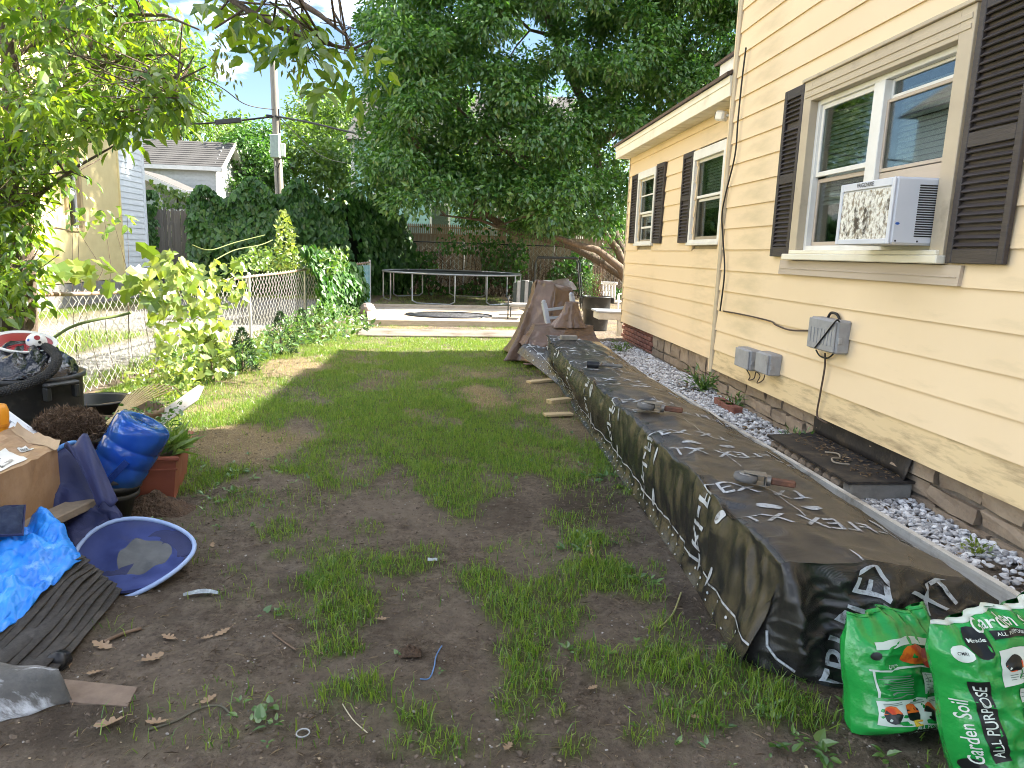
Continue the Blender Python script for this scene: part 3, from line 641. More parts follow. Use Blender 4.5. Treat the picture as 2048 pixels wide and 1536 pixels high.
# ---- the low rear wing
WX = 2.92; WE = 11.92
mb = MB(); mb.box((WX + .02, 7.13, .52), (WX + .1, 7.72, 3.2)); mb.box((WX + .02, 8.56, .52), (WX + .1, 10.36, 3.2)); mb.box((WX + .02, 11.16, .52), (WX + .1, WE - .02, 3.2))
mb.box((WX + .02, 7.72, .52), (WX + .1, 8.56, 1.86)); mb.box((WX + .02, 7.72, 2.72), (WX + .1, 8.56, 3.2)); mb.box((WX + .02, 10.36, .52), (WX + .1, 11.16, 1.86)); mb.box((WX + .02, 10.36, 2.72), (WX + .1, 11.16, 3.2))
mb.box((WX + .02, WE - .12, .52), (8.6, WE - .01, 3.2)); mb.box((WX + .5, 7.4, .3), (WX + .54, WE - .2, 3.2)); hp(mb, 'wall', m_core)
wfull = board_mesh(7.13, WE, h=.199); wa = board_mesh(7.13, 7.72, h=.199); wb_ = board_mesh(8.56, 10.36, h=.199); wc = board_mesh(11.16, WE, h=.199)
z = .50
while z < 3.1:
    for s_ in ([wa, wb_, wc] if (z + .199 > 1.85 and z < 2.72) else [wfull]):
        o = mesh_obj('siding_board', s_, m_yel, house); o.location = Vector((WX, 0, z)) - HX
    z += .199
mb = MB(); mb.bbox((WX - .024, WE - .002, .47), (WX + .02, WE + .03, 3.22), .004); hp(mb, 'corner_trim', m_beige)
# boards of the wing's end wall
wend = MB(); wend.prism([(-.018, 0), (-.003, .201), (.010, .215), (.010, .004)], 5.7); we_me = wend.mesh('siding_board')
z = .50
while z < 3.1:
    o = mesh_obj('siding_board', we_me, m_yel, house); o.location = Vector((WX + .02, WE + .01, z)) - HX; o.rotation_euler = (0, 0, -math.pi / 2); z += .199
def wing_window(ya, yb, za, zb, kind):
    mb = MB(); frame_rect(mb, WX - .045, WX + .03, ya, yb, za, zb, .06, .11, .03); mb.bbox((WX - .06, ya - .01, za - .035), (WX + .03, yb + .01, za - .001), .004)
    w = hp(mb, 'window', m_white); w['label'] = 'far narrow window of the rear wing' if kind else 'window of the rear wing beside the corner'
    a, b, c, d = ya + .06, yb - .06, za + .03, zb - .11
    mid = c + (d - c) * (.52 if not kind else .44)
    sash(w, a, b, mid, d, WX + .0, .032); sash(w, a, b, c, mid - .004, WX + .03, .032)
    if kind:
        for f_ in (.5,):
            mb = MB(); mb.bbox((WX + .002, a, mid + (d - mid) * f_), (WX + .03, b, mid + (d - mid) * f_ + .02), .002); mb.bbox((WX + .028, a, c + (mid - c) * .48), (WX + .06, b, c + (mid - c) * .48 + .03), .002); hs(mb, 'muntin', m_white, w)
    blinds(a, b, mid - .1, d, WX + .12, w)
wing_window(10.28, 11.25, 1.80, 2.88, 1); wing_window(7.62, 8.66, 1.79, 2.86, 0)
shutter(11.27, 11.64, 1.81, 2.87, WX - .03, pitch=.042); shutter(9.86, 10.25, 1.79, 2.89, WX - .03, tilt=.02, pitch=.042); shutter(8.69, 9.06, 1.79, 2.88, WX - .03, pitch=.042)
# eaves
FXW = 2.70
mb = MB(); mb.bbox((FXW - .02, 7.13, 3.175), (FXW, 12.06, 3.365), .003); mb.bbox((FXW - .03, 7.13, 3.30), (FXW - .021, 12.06, 3.366), .002); hp(mb, 'fascia', m_cream)
mb = MB(); mb.box((FXW, 7.13, 3.185), (WX + .02, 12.05, 3.20)); 
for i in range(22): mb.box((FXW + .001, 7.2 + i * .22, 3.1815), (WX + .018, 7.206 + i * .22, 3.1845))
hp(mb, 'soffit', m_cream)
mb = MB(); mb.add([(FXW - .06, 7.13, 3.368), (FXW - .06, 12.1, 3.368), (6.2, 12.1, 4.55), (6.2, 7.13, 4.55), (FXW - .06, 7.13, 3.40), (FXW - .06, 12.1, 3.40), (6.2, 12.1, 4.60), (6.2, 7.13, 4.60)], [(0, 1, 2, 3), (4, 7, 6, 5), (0, 4, 5, 1), (1, 5, 6, 2), (2, 6, 7, 3), (3, 7, 4, 0)])
for i in range(1, 16):
    f_ = i / 16; xx = FXW - .06 + f_ * 3.5; zz = 3.40 + f_ * 1.2; mb.box((xx, 7.14, zz - .02), (xx + .05, 12.09, zz + .008))
hp(mb, 'roof', m_shing)
q = AY(1444, 147, 10.5)
mb = MB(); mb.bbox((q.x, 8.0, q.z - .03), (q.x + .03, 10.6, q.z + .13), .004); mb.box((q.x + .031, 8.0, q.z), (6.0, 10.58, q.z + .02)); hp(mb, 'fascia', m_white)
mb = MB(); mb.add([(q.x - .05, 7.13, q.z + .132), (q.x - .05, 10.7, q.z + .132), (6, 10.7, q.z + 1.1), (6, 7.13, q.z + 1.1), (q.x - .05, 7.13, q.z + .17), (q.x - .05, 10.7, q.z + .17), (6, 10.7, q.z + 1.15), (6, 7.13, q.z + 1.15)], [(0, 1, 2, 3), (4, 7, 6, 5), (0, 4, 5, 1), (1, 5, 6, 2), (2, 6, 7, 3), (3, 7, 4, 0)]); hp(mb, 'roof', m_shing)
# wing foundation: brick at the far corner, rough stone nearer
br = MB(); br.bbox((0, 0, 0), (.09, .19, .057), .005); br_me = br.mesh('brick')
for r_ in range(5):
    for i in range(9):
        o = mesh_obj('brick', br_me, m_brick, house); o.location = Vector((WX + .03, 10.1 + i * .205 + (.1 if r_ % 2 else 0), .17 + r_ * .067)) - HX
y = 7.1
while y < 10.1:
    w = rs.uniform(.25, .42); yb = min(y + w, 10.1)
    for za, zb in ((.08, .29), (.30, .49)):
        bm = bmesh.new(); bmesh.ops.create_cube(bm, size=1); bmesh.ops.subdivide_edges(bm, edges=bm.edges[:], cuts=1, use_grid_fill=True)
        for v in bm.verts: v.co = Vector((v.co.x * .1, v.co.y * (yb - y - .015), v.co.z * (zb - za - .01))) + Vector([rs.uniform(-.012, .012) for _ in range(3)])
        me_ = bpy.data.meshes.new('stone'); bm.to_mesh(me_); bm.free()
        o = mesh_obj('stone', me_, m_stone, house); o.location = Vector((WX + .085, (y + yb) / 2, (za + zb) / 2)) - HX
    y = yb
mb = MB(); mb.box((WX + .06, 7.1, 0), (WX + .2, WE - .03, .50)); hp(mb, 'foundation', m_mortar)

# ================================================================== THINGS FIXED TO THE HOUSE
m_ac = M('ac_casing', (.66, .68, .74), .4, (.6, .62, .68), 3, bump=.02, stain=(.45, .42, .38), sscale=5, slo=.62, shi=.8)
m_coil = M('ac_coil', (.80, .78, .72), .6, (.30, .25, .18), 34, .46, .60, bump=.8, bscale=80, stretch=(1, 1, .8), bdist=.01, stain=(.07, .055, .04), sscale=10, slo=.54, shi=.62)
m_black = M('black_plastic', (.012, .012, .014), .35, (.02, .02, .022), 8, bump=.05)
m_print_dk = M('dark_print', (.03, .03, .035), .6, bump=0)
m_blue_ink = M('blue_print', (.03, .12, .5), .5, bump=0)
ac = empty('air_conditioner', (2.60, 4.14, 1.70), 'dented white window air conditioner with shredded coil and slotted side', 'air conditioner')
A0 = Vector((2.60, 4.14, 1.70)); X0, X1, AYA, AYB, AZ0, AZ1 = 2.45, 2.80, 3.865, 4.43, 1.715, 2.085
def ap(mb, nm, mat):
    o = mb.build(nm, mat, ac); o.location = -A0; return o
mb = MB(); mb.bbox((X0, AYA, AZ0), (X1, AYB, AZ1), .012); ap(mb, 'casing', m_ac)
mb = MB(); mb.bbox((X0 - .006, AYA + .035, AZ0 + .03), (X0 + .002, AYB - .03, AZ1 - .055), .002); ap(mb, 'coil', m_coil)
mb = MB(); frame_rect(mb, X0 - .012, X0 - .001, AYA + .002, AYB - .002, AZ0 + .002, AZ1 - .002, .03, .045, .03); ap(mb, 'coil_frame', m_ac)
sl = MB(); sl.bbox((0, -.004, 0), (.115, .0, .0075), .0015); sm_ = sl.mesh('louvre_slot')
for i in range(22):
    o = mesh_obj('louvre_slot', sm_, m_black, ac); o.location = Vector((X0 + .135, AYA, AZ0 + .045 + i * .0132)) - A0
mb = MB()
v_, f_ = disc2d(0, 0, .013, .007); mb.add([(X0 + .03 + a, AYA - .0015, AZ0 + .115 + b) for a, b in v_], f_); ap(mb, 'sticker', m_blue_ink)
v_, f_ = text2d('FRIGIDAIRE', .034, 0); mb = MB(); mb.add([(X0 - .0145, 4.155 - a, AZ1 - .023 + b) for a, b in v_], f_); ap(mb, 'lettering', m_print_dk)
for yy, zz in ((AYA, AZ0 + .02),):
    for xx in (X0 + .03, X0 + .16):
        mb = MB(); mb.lathe([(0, .003), (.005, .002), (.006, 0)], 8, T(xx, yy, zz) @ RX(math.pi / 2)); ap(mb, 'screw', m_print_dk)

m_gbox = M('grey_box', (.33, .33, .34), .6, (.27, .27, .28), 14, bump=.08, stain=(.2, .18, .16), sscale=8, slo=.58, shi=.75)
m_wire = M('brown_cable', (.085, .055, .04), .6, bump=.1)
m_blackwire = M('black_cable', (.015, .014, .014), .5, bump=0)
def utility(y0, y1, z0, z1, d, label, ribs):
    c = Vector((2.715 - d / 2, (y0 + y1) / 2, z0)); e = empty('utility_box', c, label, 'utility box', 'grey utility boxes on the yellow wall')
    def up(mb, nm, mat):
        o = mb.build(nm, mat, e); o.location = -c; return o
    mb = MB(); mb.bbox((2.713 - d, y0, z0), (2.725, y1, z1), .012); up(mb, 'body', m_gbox)
    mb = MB(); mb.bbox((2.713 - d - .014, y0 + .008, z0 + .008), (2.713 - d - .001, y1 - .008, z1 - .008), .005)
    if ribs:
        for i in range(7): yy = y0 + .05 + i * (y1 - y0 - .1) / 6; mb.bbox((2.713 - d - .019, yy - .008, z0 + .05), (2.713 - d - .013, yy + .008, z1 - .07), .002)
    up(mb, 'lid', m_gbox)
    mb = MB(); mb.bbox((2.713 - d + .01, y0 - .012, z0 + .3 * (z1 - z0)), (2.713 - d + .035, y0 - .001, z0 + .5 * (z1 - z0)), .003); up(mb, 'latch', m_gbox)
    return e
utility(5.93, 6.24, .645, .825, .10, 'left grey box of the low pair by the wall corner', False)
utility(5.55, 5.80, .665, .845, .10, 'right grey box of the low pair by the wall corner', False)
utility(4.60, 4.98, .985, 1.215, .09, 'large ribbed grey box with a looped cable round it', True)
def cable(name, pts, r, mat, label, cat='cable', n=6, sub=6):
    P = [Vector(p) for p in pts]; out = []
    for i in range(len(P) - 1):                      # Catmull-Rom
        p0, p1, p2, p3 = P[max(i - 1, 0)], P[i], P[i + 1], P[min(i + 2, len(P) - 1)]
        for k in range(sub):
            t = k / sub
            out.append(.5 * ((2 * p1) + (-p0 + p2) * t + (2 * p0 - 5 * p1 + 4 * p2 - p3) * t * t + (-p0 + 3 * p1 - 3 * p2 + p3) * t ** 3))
    out.append(P[-1]); mb = MB(); mb.tube(out, r, n); o = mb.build(name, mat); return tag(o, label, cat) if label else o
xw = 2.703
cable('cable', [AX(*p, xw) for p in [(1447, 622), (1490, 630), (1540, 642), (1552, 650), (1580, 660), (1621, 661)]], .007, m_wire, 'brown cable running from the corner trim to the large grey box')
cable('cable', [AX(*p, 2.69) for p in [(1650, 706), (1650, 725), (1648, 745), (1640, 790), (1634, 830), (1645, 842), (1655, 846)]], .007, m_wire, 'brown cable dropping from the large grey box to the hatch')
cable('cable', [AX(*p, 2.60) for p in [(1630, 695), (1645, 676), (1665, 650), (1676, 640)]] + [AX(*p, 2.69) for p in [(1680, 655), (1678, 690), (1668, 706), (1655, 716), (1640, 712), (1632, 700)]], .006, m_blackwire, 'dark cable looped over the front of the large grey box')
cable('cable', [AX(*p, 2.70) for p in [(1655, 638), (1662, 626), (1675, 630), (1681, 650), (1680, 680)]], .010, m_blackwire, 'thick black cable arched behind the large grey box')
cable('cable', [AX(*p, 2.69) for p in [(1490, 734), (1500, 752), (1497, 760), (1508, 757), (1512, 744), (1520, 752), (1514, 766), (1526, 760), (1530, 748)]], .005, m_wire, 'tangled brown wires hanging under the low pair of grey boxes')
cable('cable', [AX(*p, 2.685) for p in [(1492, 95), (1484, 160), (1476, 240), (1470, 310), (1452, 385), (1444, 430), (1446, 480), (1449, 545), (1440, 622)]], .008, m_blackwire, 'thin black cable hanging down along the house corner')
# security camera
scp = AX(1445, 232, 2.80); sc_ = empty('security_camera', scp, 'small white security camera under the wing eave', 'security camera')
mb = MB(); mb.bbox((-.05, -.05, -.05), (.05, .07, .05), .018, RZ(.5) @ RX(.15)); mb.build('body', m_white, sc_)
mb = MB(); mb.box((-.036, .068, -.03), (.036, .074, .03), RZ(.5) @ RX(.15)); mb.build('lens', m_black, sc_)
mb = MB(); mb.tube([(.02, -.03, 0), (.07, -.08, .0), (.125, -.09, .005)], .014, 8); mb.build('arm', m_white, sc_)
# black hatch sheet by the foundation
m_rub = M('black_rubber', (.018, .016, .016), .65, (.035, .03, .028), 10, bump=.2, stain=(.11, .085, .06), sscale=6, slo=.5, shi=.72)
m_conc = M('concrete', (.20, .19, .175), .9, (.30, .285, .26), 9, bump=.4, bscale=50)
ht = empty('cellar_hatch', (2.55, 4.4, .22), 'black sheet cover over the cellar hatch by the foundation', 'hatch')
H0 = Vector((2.55, 4.4, .22))
def hh(mb, nm, mat):
    o = mb.build(nm, mat, ht); o.location = -H0; return o
mb = MB(); mb.add([(2.37, 4.95, .31), (2.37, 3.84, .31), (2.80, 3.84, .315), (2.80, 5.02, .315), (2.37, 4.95, .325), (2.37, 3.84, .325), (2.80, 3.84, .33), (2.80, 5.02, .33)], [(0, 1, 2, 3), (4, 7, 6, 5), (0, 4, 5, 1), (1, 5, 6, 2), (2, 6, 7, 3), (3, 7, 4, 0)]); hh(mb, 'cover_sheet', m_rub)
mb = MB(); mb.grid(lambda u, v: (2.775 - .05 * max(0, .12 - u) / .12 * (1 - v), 3.86 + u * 1.18, .33 + v * .17), 20, 4); o = hh(mb, 'upright_sheet', m_rub); solid(o, .008)
mb = MB(); mb.bbox((2.40, 3.86, .19), (2.79, 3.95, .308), .008); hh(mb, 'concrete_edge', m_conc)
mb = MB(); mb.bbox((2.44, 4.90, .18), (2.79, 4.97, .308), .008); hh(mb, 'concrete_edge', m_conc)
for i in range(9):
    bm = bmesh.new(); bmesh.ops.create_icosphere(bm, subdivisions=2, radius=1)
    for v in bm.verts: v.co = Vector((v.co.x * .05, v.co.y * .055, v.co.z * .045)) * (1 + rs.uniform(-.12, .12))
    me_ = bpy.data.meshes.new('stone'); bm.to_mesh(me_); bm.free(); o = mesh_obj('stone', me_, m_stone, ht); o.location = Vector((2.425, 4.03 + i * .105, .262)) - H0
cable('dead_vine', [(2.55, 4.45, .335), (2.60, 4.38, .345), (2.57, 4.30, .338), (2.50, 4.27, .345), (2.48, 4.20, .338), (2.55, 4.15, .34)], .006, M('dead_vine', (.3, .26, .2), .8), 'pale dead vine curled on the black hatch sheet', 'vine')
ch = []
n = 260; P = np.stack([RNG.uniform(2.5, 2.76, n), RNG.uniform(3.9, 4.9, n), np.full(n, .335)], -1); a = RNG.uniform(0, 6.28, n)
ch.append(leaf_arrays(P, RNG.uniform(.015, .05, n), np.stack([np.cos(a), np.sin(a), 0 * a + .05], -1), 'lance', None, .1, RNG, .3))
tag(leaf_obj('dry_litter', ch, m_dry if False else LEAF('dry_leaf_litter', (.10, .065, .04), (.28, .2, .12), .1, (1, 1, 1), .02)), 'dry plant litter on the black hatch sheet', 'litter', kind='stuff')
# three loose bricks at the wall foot
for i, (px, py, lb) in enumerate([(1447, 768, 'red brick farthest of the three bricks at the wall foot'), (1459, 776, 'middle red brick of the three at the wall foot'), (1468, 786, 'red brick nearest of the three bricks at the wall foot')]):
    p = AX(px, py, 2.62); mb = MB(); mb.bbox((-.05, -.10, -.04), (.05, .10, .03), .006)
    o = mb.build('loose_brick', m_brick); o.location = (2.62, p.y, .245); o.rotation_euler = (0, 0, .1 * (i - 1)); tag(o, lb, 'brick', 'loose bricks by the wall')
# ================================================================== TARPED BED AND EDGING
m_plank = M('weathered_white_board', (.62, .60, .55), .75, (.42, .39, .34), 8, .4, .75, bump=.2, bscale=40, stretch=(6, .5, 6), stain=(.22, .19, .15), sscale=4, slo=.52, shi=.72)
m_lumber = M('pale_lumber', (.55, .42, .24), .7, (.44, .32, .17), 10, bump=.15, stretch=(1, 8, 8))
mb = MB(); 
pl = [G(1180, 674, .3), G(1225, 710, .3), G(1290, 750, .3), G(1352, 787, .3)]
def edging(pts, name, label):
    mb = MB(); vs = []; n = len(pts)
    for p in pts: vs += [(p.x - .018, p.y, .08), (p.x + .018, p.y, .08), (p.x + .018, p.y, p.z), (p.x - .018, p.y, p.z)]
    fs = [(0, 3, 2, 1), (4 * n - 4, 4 * n - 3, 4 * n - 2, 4 * n - 1)]
    for i in range(n - 1):
        for k in range(4): fs.append((i * 4 + k, i * 4 + (k + 1) % 4, i * 4 + 4 + (k + 1) % 4, i * 4 + 4 + k))
    mb.add(vs, fs); return tag(mb.build(name, m_plank), label, 'board', 'white edging boards of the gravel bed')
edging(pl, 'edging_board', 'bowed far white edging board between tarp and gravel')
edging([G(1356, 786, .31), G(1480, 860, .31), G(1600, 930, .305), G(1800, 1050, .3), G(2060, 1202, .3), Vector((2.33, 1.6, .3))], 'edging_board', 'long near white edging board between tarp and gravel')

m_tarp, N, L = _nt('woven_fabric_sheet')
o_ = N.new('ShaderNodeOutputMaterial'); b_ = N.new('ShaderNodeBsdfPrincipled'); L.new(b_.outputs[0], o_.inputs[0])
tc = N.new('ShaderNodeTexCoord'); b_.inputs['Specular IOR Level'].default_value = .55
nA = _noise(1.7, 8, .6); nB = _noise(9, 8, .7)
base = _ramp(nB.outputs['Fac'], [(.3, (.012, .012, .013)), (.7, (.028, .026, .024))])
dust = _ramp(nB.outputs['Fac'], [(.3, (.050, .044, .040)), (.7, (.115, .102, .093))])
ge_ = N.new('ShaderNodeNewGeometry'); sp_ = N.new('ShaderNodeSeparateXYZ'); L.new(ge_.outputs['Normal'], sp_.inputs[0])
az = N.new('ShaderNodeMath'); az.operation = 'ABSOLUTE'; L.new(sp_.outputs['Z'], az.inputs[0])   # dust settles on the level top
fr = N.new('ShaderNodeMapRange'); fr.inputs['From Min'].default_value = .35; fr.inputs['From Max'].default_value = .72; L.new(nA.outputs['Fac'], fr.inputs['Value'])
dm = _math('ADD', _math('MULTIPLY', _math('POWER', az.outputs[0], 6.0), .66), _math('MULTIPLY', fr.outputs[0], .08))
dm = _math('MULTIPLY', dm, .72)
L.new(_mix(dm, base, dust), b_.inputs['Base Color'])
rr = N.new('ShaderNodeMapRange'); rr.inputs['To Min'].default_value = .20; rr.inputs['To Max'].default_value = .42; L.new(dm, rr.inputs['Value']); L.new(rr.outputs[0], b_.inputs['Roughness'])
wv1 = N.new('ShaderNodeTexWave'); wv1.bands_direction = 'Y'; wv1.inputs['Scale'].default_value = 90; L.new(tc.outputs['Object'], wv1.inputs['Vector'])
wv2 = N.new('ShaderNodeTexWave'); wv2.bands_direction = 'Z'; wv2.inputs['Scale'].default_value = 90; L.new(tc.outputs['Object'], wv2.inputs['Vector'])
bp = N.new('ShaderNodeBump'); bp.inputs['Strength'].default_value = .22; bp.inputs['Distance'].default_value = .003
L.new(_math('ADD', _math('ADD', wv1.outputs['Fac'], wv2.outputs['Fac']), _math('MULTIPLY', nB.outputs['Fac'], 2.5)), bp.inputs['Height']); L.new(bp.outputs[0], b_.inputs['Normal'])
m_ink = M('white_ink', (.46, .49, .53), .5, (.34, .36, .39), 14, bump=.05, stain=(.06, .055, .05), sscale=22, slo=.50, shi=.66)

_xbY = [2.4, 2.61, 3.09, 4.06, 5.2, 6.7, 7.8, 8.5]; _xbX = [1.165, 1.175, 1.21, 1.235, 1.245, 1.275, 1.31, 1.33]
_flap = AY(1036, 704, 9.45)
YA, YB = 2.46, 9.55; NU, NV = 400, 76
_S = np.array([0, .085, .28, .44, .50, .78, 1.07, 1.31, 1.46])      # arc length across the sheet
def ridge(x, y): return 1 - np.abs(2 * vnoise(x, y) - 1)
_yy = np.linspace(YA, YB, NU + 1); _ss = np.linspace(0, 1.46, NV + 1)
def tprof(Y):
    xb = float(np.interp(Y, _xbY, _xbX)); t = min(1, max(0, (Y - 8.3) / 1.2)); t = t * t
    e = .030 * (math.sin(Y * 4.1) + math.sin(Y * 9.3 + 1)) * .35; hi = .50 + .012 * math.sin(Y * 2.3) + .03 * max(0, 1 - abs(Y - 9.3) / .8)
    b0 = (xb + (_flap.x - xb) * t, .015 + (_flap.z - .035) * t); b1 = (xb + .035 + (_flap.x + .085 - xb) * t, .09 + (_flap.z + .01) * t)
    return [b0, b1, (1.262 + .05 * t, .28 + .06 * t), (1.278 + .03 * t, hi - .045 + e), (1.318, hi - .002 + e * .5), (1.60, hi - .005), (1.88, hi - .05), (2.10, .365), (2.22, .285)]
_P = np.array([tprof(Y) for Y in _yy])                              # (NU+1, 9, 2)
_i = np.clip(np.searchsorted(_S, _ss, side='right') - 1, 0, 7); _t = ((_ss - _S[_i]) / (_S[_i + 1] - _S[_i]))[None, :, None]
p0_, p1_, p2_, p3_ = _P[:, np.maximum(_i - 1, 0)], _P[:, _i], _P[:, _i + 1], _P[:, np.minimum(_i + 2, 8)]
_Q = .5 * (2 * p1_ + (p2_ - p0_) * _t + (2 * p0_ - 5 * p1_ + 4 * p2_ - p3_) * _t ** 2 + (3 * p1_ - p0_ - 3 * p2_ + p3_) * _t ** 3)
_YG, _SG = np.meshgrid(_yy, _ss, indexing='ij')
_side = 1 - np.clip((_SG - .36) / .12, 0, 1); _near = sstep(5.5, 2.6, _YG)
_w = (fbm(_YG * 2.4, _SG * 3.1 + 4, 3) - .5) * (.07 - .045 * _side)
_w += _side * (.014 * (ridge(_YG * 3.1 + _SG * 2.2, _SG * 1.3) ** 3 - .3) + .014 * (ridge(_YG * 7.3 - _SG * 3.5 + 3, _SG * 2.2 + 7) ** 3 - .3) + .010 * (ridge(_YG * 16, _SG * 5) ** 2 - .4)) * (1 + .5 * _near)
_w += (1 - _side) * (.018 * (ridge(_YG * 1.6 - _SG * 2.5, _SG * 4 + _YG) ** 3 - .3) + .010 * (ridge(_YG * 4.5 + _SG * 3, _SG * 7) ** 3 - .3) + .006 * (ridge(_YG * 11, _SG * 9) ** 2 - .4) - .035 * sstep(.45, .75, vnoise(_YG * .8 + 3, _SG * 1.5)))
_edge = np.clip(1 - np.abs(_SG - .46) / .14, 0, 1); _w += _edge * ((vnoise(_YG * 10, 3.3) - .5) * .045 + .02 * (ridge(_YG * 19, 9.1) - .5))
_f = np.minimum(1, _SG / .06) * np.minimum(1, (1.46 - _SG) / .15)
TG = np.stack([_Q[:, :, 0] - _w * _side * _f, _YG + (fbm(_YG * 5, _SG * 5 + 2, 2) - .5) * .02, _Q[:, :, 1] + _w * (1 - _side) * .85 * _f], -1)
_du = np.gradient(TG, axis=0); _dv = np.gradient(TG, axis=1); TN = np.cross(_dv, _du); TN /= np.maximum(np.linalg.norm(TN, axis=2, keepdims=True), 1e-9)
if TN[NU // 2, NV // 2, 2] < 0: TN = -TN
def _bil(Ar, Y, s):
    a = min(max((Y - YA) / (YB - YA), 0), .99999) * NU; b = min(max(s / 1.46, 0), .99999) * NV; i, j = int(a), int(b); fa, fb = a - i, b - j
    q = (Ar[i, j] * (1 - fa) + Ar[i + 1, j] * fa) * (1 - fb) + (Ar[i, j + 1] * (1 - fa) + Ar[i + 1, j + 1] * fa) * fb
    return Vector(q.tolist())
def tarp_pt(Y, s): return _bil(TG, Y, s)
def tarp_surf(Y, s, lift=.004): return _bil(TG, Y, s) + _bil(TN, Y, s) * lift
k = NV + 1; idq = np.arange((NU + 1) * k).reshape(NU + 1, k)
TF = np.stack([idq[:-1, :-1], idq[:-1, 1:], idq[1:, 1:], idq[1:, :-1]], -1).reshape(-1, 4)
_fo = [(0, 1.155, 2.60), (.12, 1.25, 2.44), (.3, 1.46, 2.33), (.5, 1.70, 2.28), (.75, 1.98, 2.30), (1, 2.22, 2.38)]
def front_pt(a, t):                     # a along the cut edge, t down to the ground
    s = .30 + a * 1.14; p = tarp_pt(YA, s)
    if t < .015: return p
    bx = float(np.interp(a, [q[0] for q in _fo], [q[1] for q in _fo])); by = float(np.interp(a, [q[0] for q in _fo], [q[2] for q in _fo]))
    x = p.x + (bx - p.x) * t; y = YA + (by - YA) * t ** .8; z = p.z * (1 - t) ** 1.0 + .012 * t
    g = math.sin(math.pi * min(1, t * .95 + .03))
    fold = .075 * math.exp(-((a - .17 - .05 * t) / .035) ** 2) - .06 * math.exp(-((a - .27 - .1 * t) / .05) ** 2) + .05 * math.exp(-((a - .55 + .2 * t) / .04) ** 2) + .04 * math.exp(-((a - .80 + .25 * t) / .05) ** 2)
    cr = .024 * (float(ridge(a * 5 + t * 3, t * 4 + a * 3)) ** 3 - .3) + .014 * (float(ridge(a * 13 - t * 5, t * 9)) ** 3 - .3)
    return Vector((x + cr * .25 * g, y - (fold + cr) * g, max(.008, z + cr * .5 * g)))
mb = MB(); mb.grid(front_pt, 110, 56)
side_edge = [tarp_pt(YA, .30 * j / 8) for j in range(9)]; fe = [front_pt(0, 1 - j / 8) for j in range(9)]
mb.add(side_edge + fe, [(j, j + 1, 10 + j, 9 + j) for j in range(8)], True)
tarp = empty('fabric_tarp', (1.6, 6, .1), 'black lettered landscape fabric draped over the long bed beside the house', 'tarp')
def tpart(mb, nm, mat):
    o = mb.build(nm, mat, tarp); o.location = (-1.6, -6, -.1); return o
tpart(mb, 'folded_end', m_tarp)
sheet_ = mesh_obj('sheet', np_mesh('sheet', TG.reshape(-1, 3), TF, True), m_tarp, tarp); sheet_.location = (-1.6, -6, -.1)
# what the sheet covers shows at the far end as stacked lumber
tA = text2d('TRI-FLEX XT', .165, 3); ws = [v[0] for v in tA[0]]; half = max(ws)
oval = disc2d(0, 0, .055, .026, 14, 2)
rnd = random.Random(5)
def word(vf, nm='lettering', srf=None):
    mb = MB(); printed(mb, vf, srf or (lambda a, b: tarp_surf(a, b))); return tpart(mb, nm, m_ink)
y = 2.86; kk = 0
while y < 9.3:
    word(move2d(tA, y, 1.40 - half, math.pi * 1.5 + .02, 1, 1))      # reads from the wall side
    word(move2d(tA, y + .40, .07 + half, math.pi / 2 + .02))         # reads from the lawn side
    for q in range(5):
        s_ = .12 + .27 * q + rnd.uniform(-.04, .04)
        word(move2d(oval, y + .16 + .03 * (q % 2), s_, math.pi / 2 + rnd.uniform(-.3, .3)), 'printed_emblem')
    y += 1.04
# the word that runs over the folded near end
def front_srf(a, t): p = front_pt(a, t); return p + Vector((0, -.012, .007))
tB = text2d('TRI-FLEX', .15, 3); hb_ = max(v[0] for v in tB[0])
fm_ = lambda x, y: front_srf(min(max(x / 1.05, .01), .99), min(max(1 - y / .5, .04), .97))
word(move2d(tB, .42, .25, math.radians(72)), 'lettering', fm_)
word(move2d(text2d('XT', .15, 2), .72, .40, math.radians(35)), 'lettering', fm_)
word(move2d(text2d('E', .12, 2), .95, .36, math.radians(-30)), 'lettering', fm_)
ink = MB()
def stripe(s0, w, ya, yb, gap=None):
    y = ya
    while y < yb:
        y2 = min(y + .12, yb)
        if gap is None or (int(y / .36) % 2 == 0):
            ss = s0 + .01 * math.sin(y * 1.7)
            printed(ink, ([(y, ss), (y2, ss), (y2, ss + w), (y, ss + w), ((y + y2) / 2, ss), ((y + y2) / 2, ss + w)], [(0, 4, 5, 3), (4, 1, 2, 5)]), lambda a, b: tarp_surf(a, b, .005))
        y = y2
stripe(.115, .011, 2.44, 9.5); stripe(.80, .007, 2.44, 9.5, 1)
y = 2.6
while y < 9.4:
    for s_ in (.03, .072): printed(ink, move2d(disc2d(0, 0, .009, .006, 8, 1), y + rnd.uniform(-.02, .02), s_ + rnd.uniform(-.006, .006)), lambda a, b: tarp_surf(a, b, .004))
    y += .13
tpart(ink, 'printed_stripe', m_ink)['kind'] = 'stuff'
mb = MB(); fp = [front_pt(.10, .60), front_pt(.115, .75), front_pt(.15, .86), front_pt(.20, .93)]; mb.tube([p + Vector((0, -.008, .006)) for p in fp], .006, 5); tpart(mb, 'printed_stripe', m_ink)
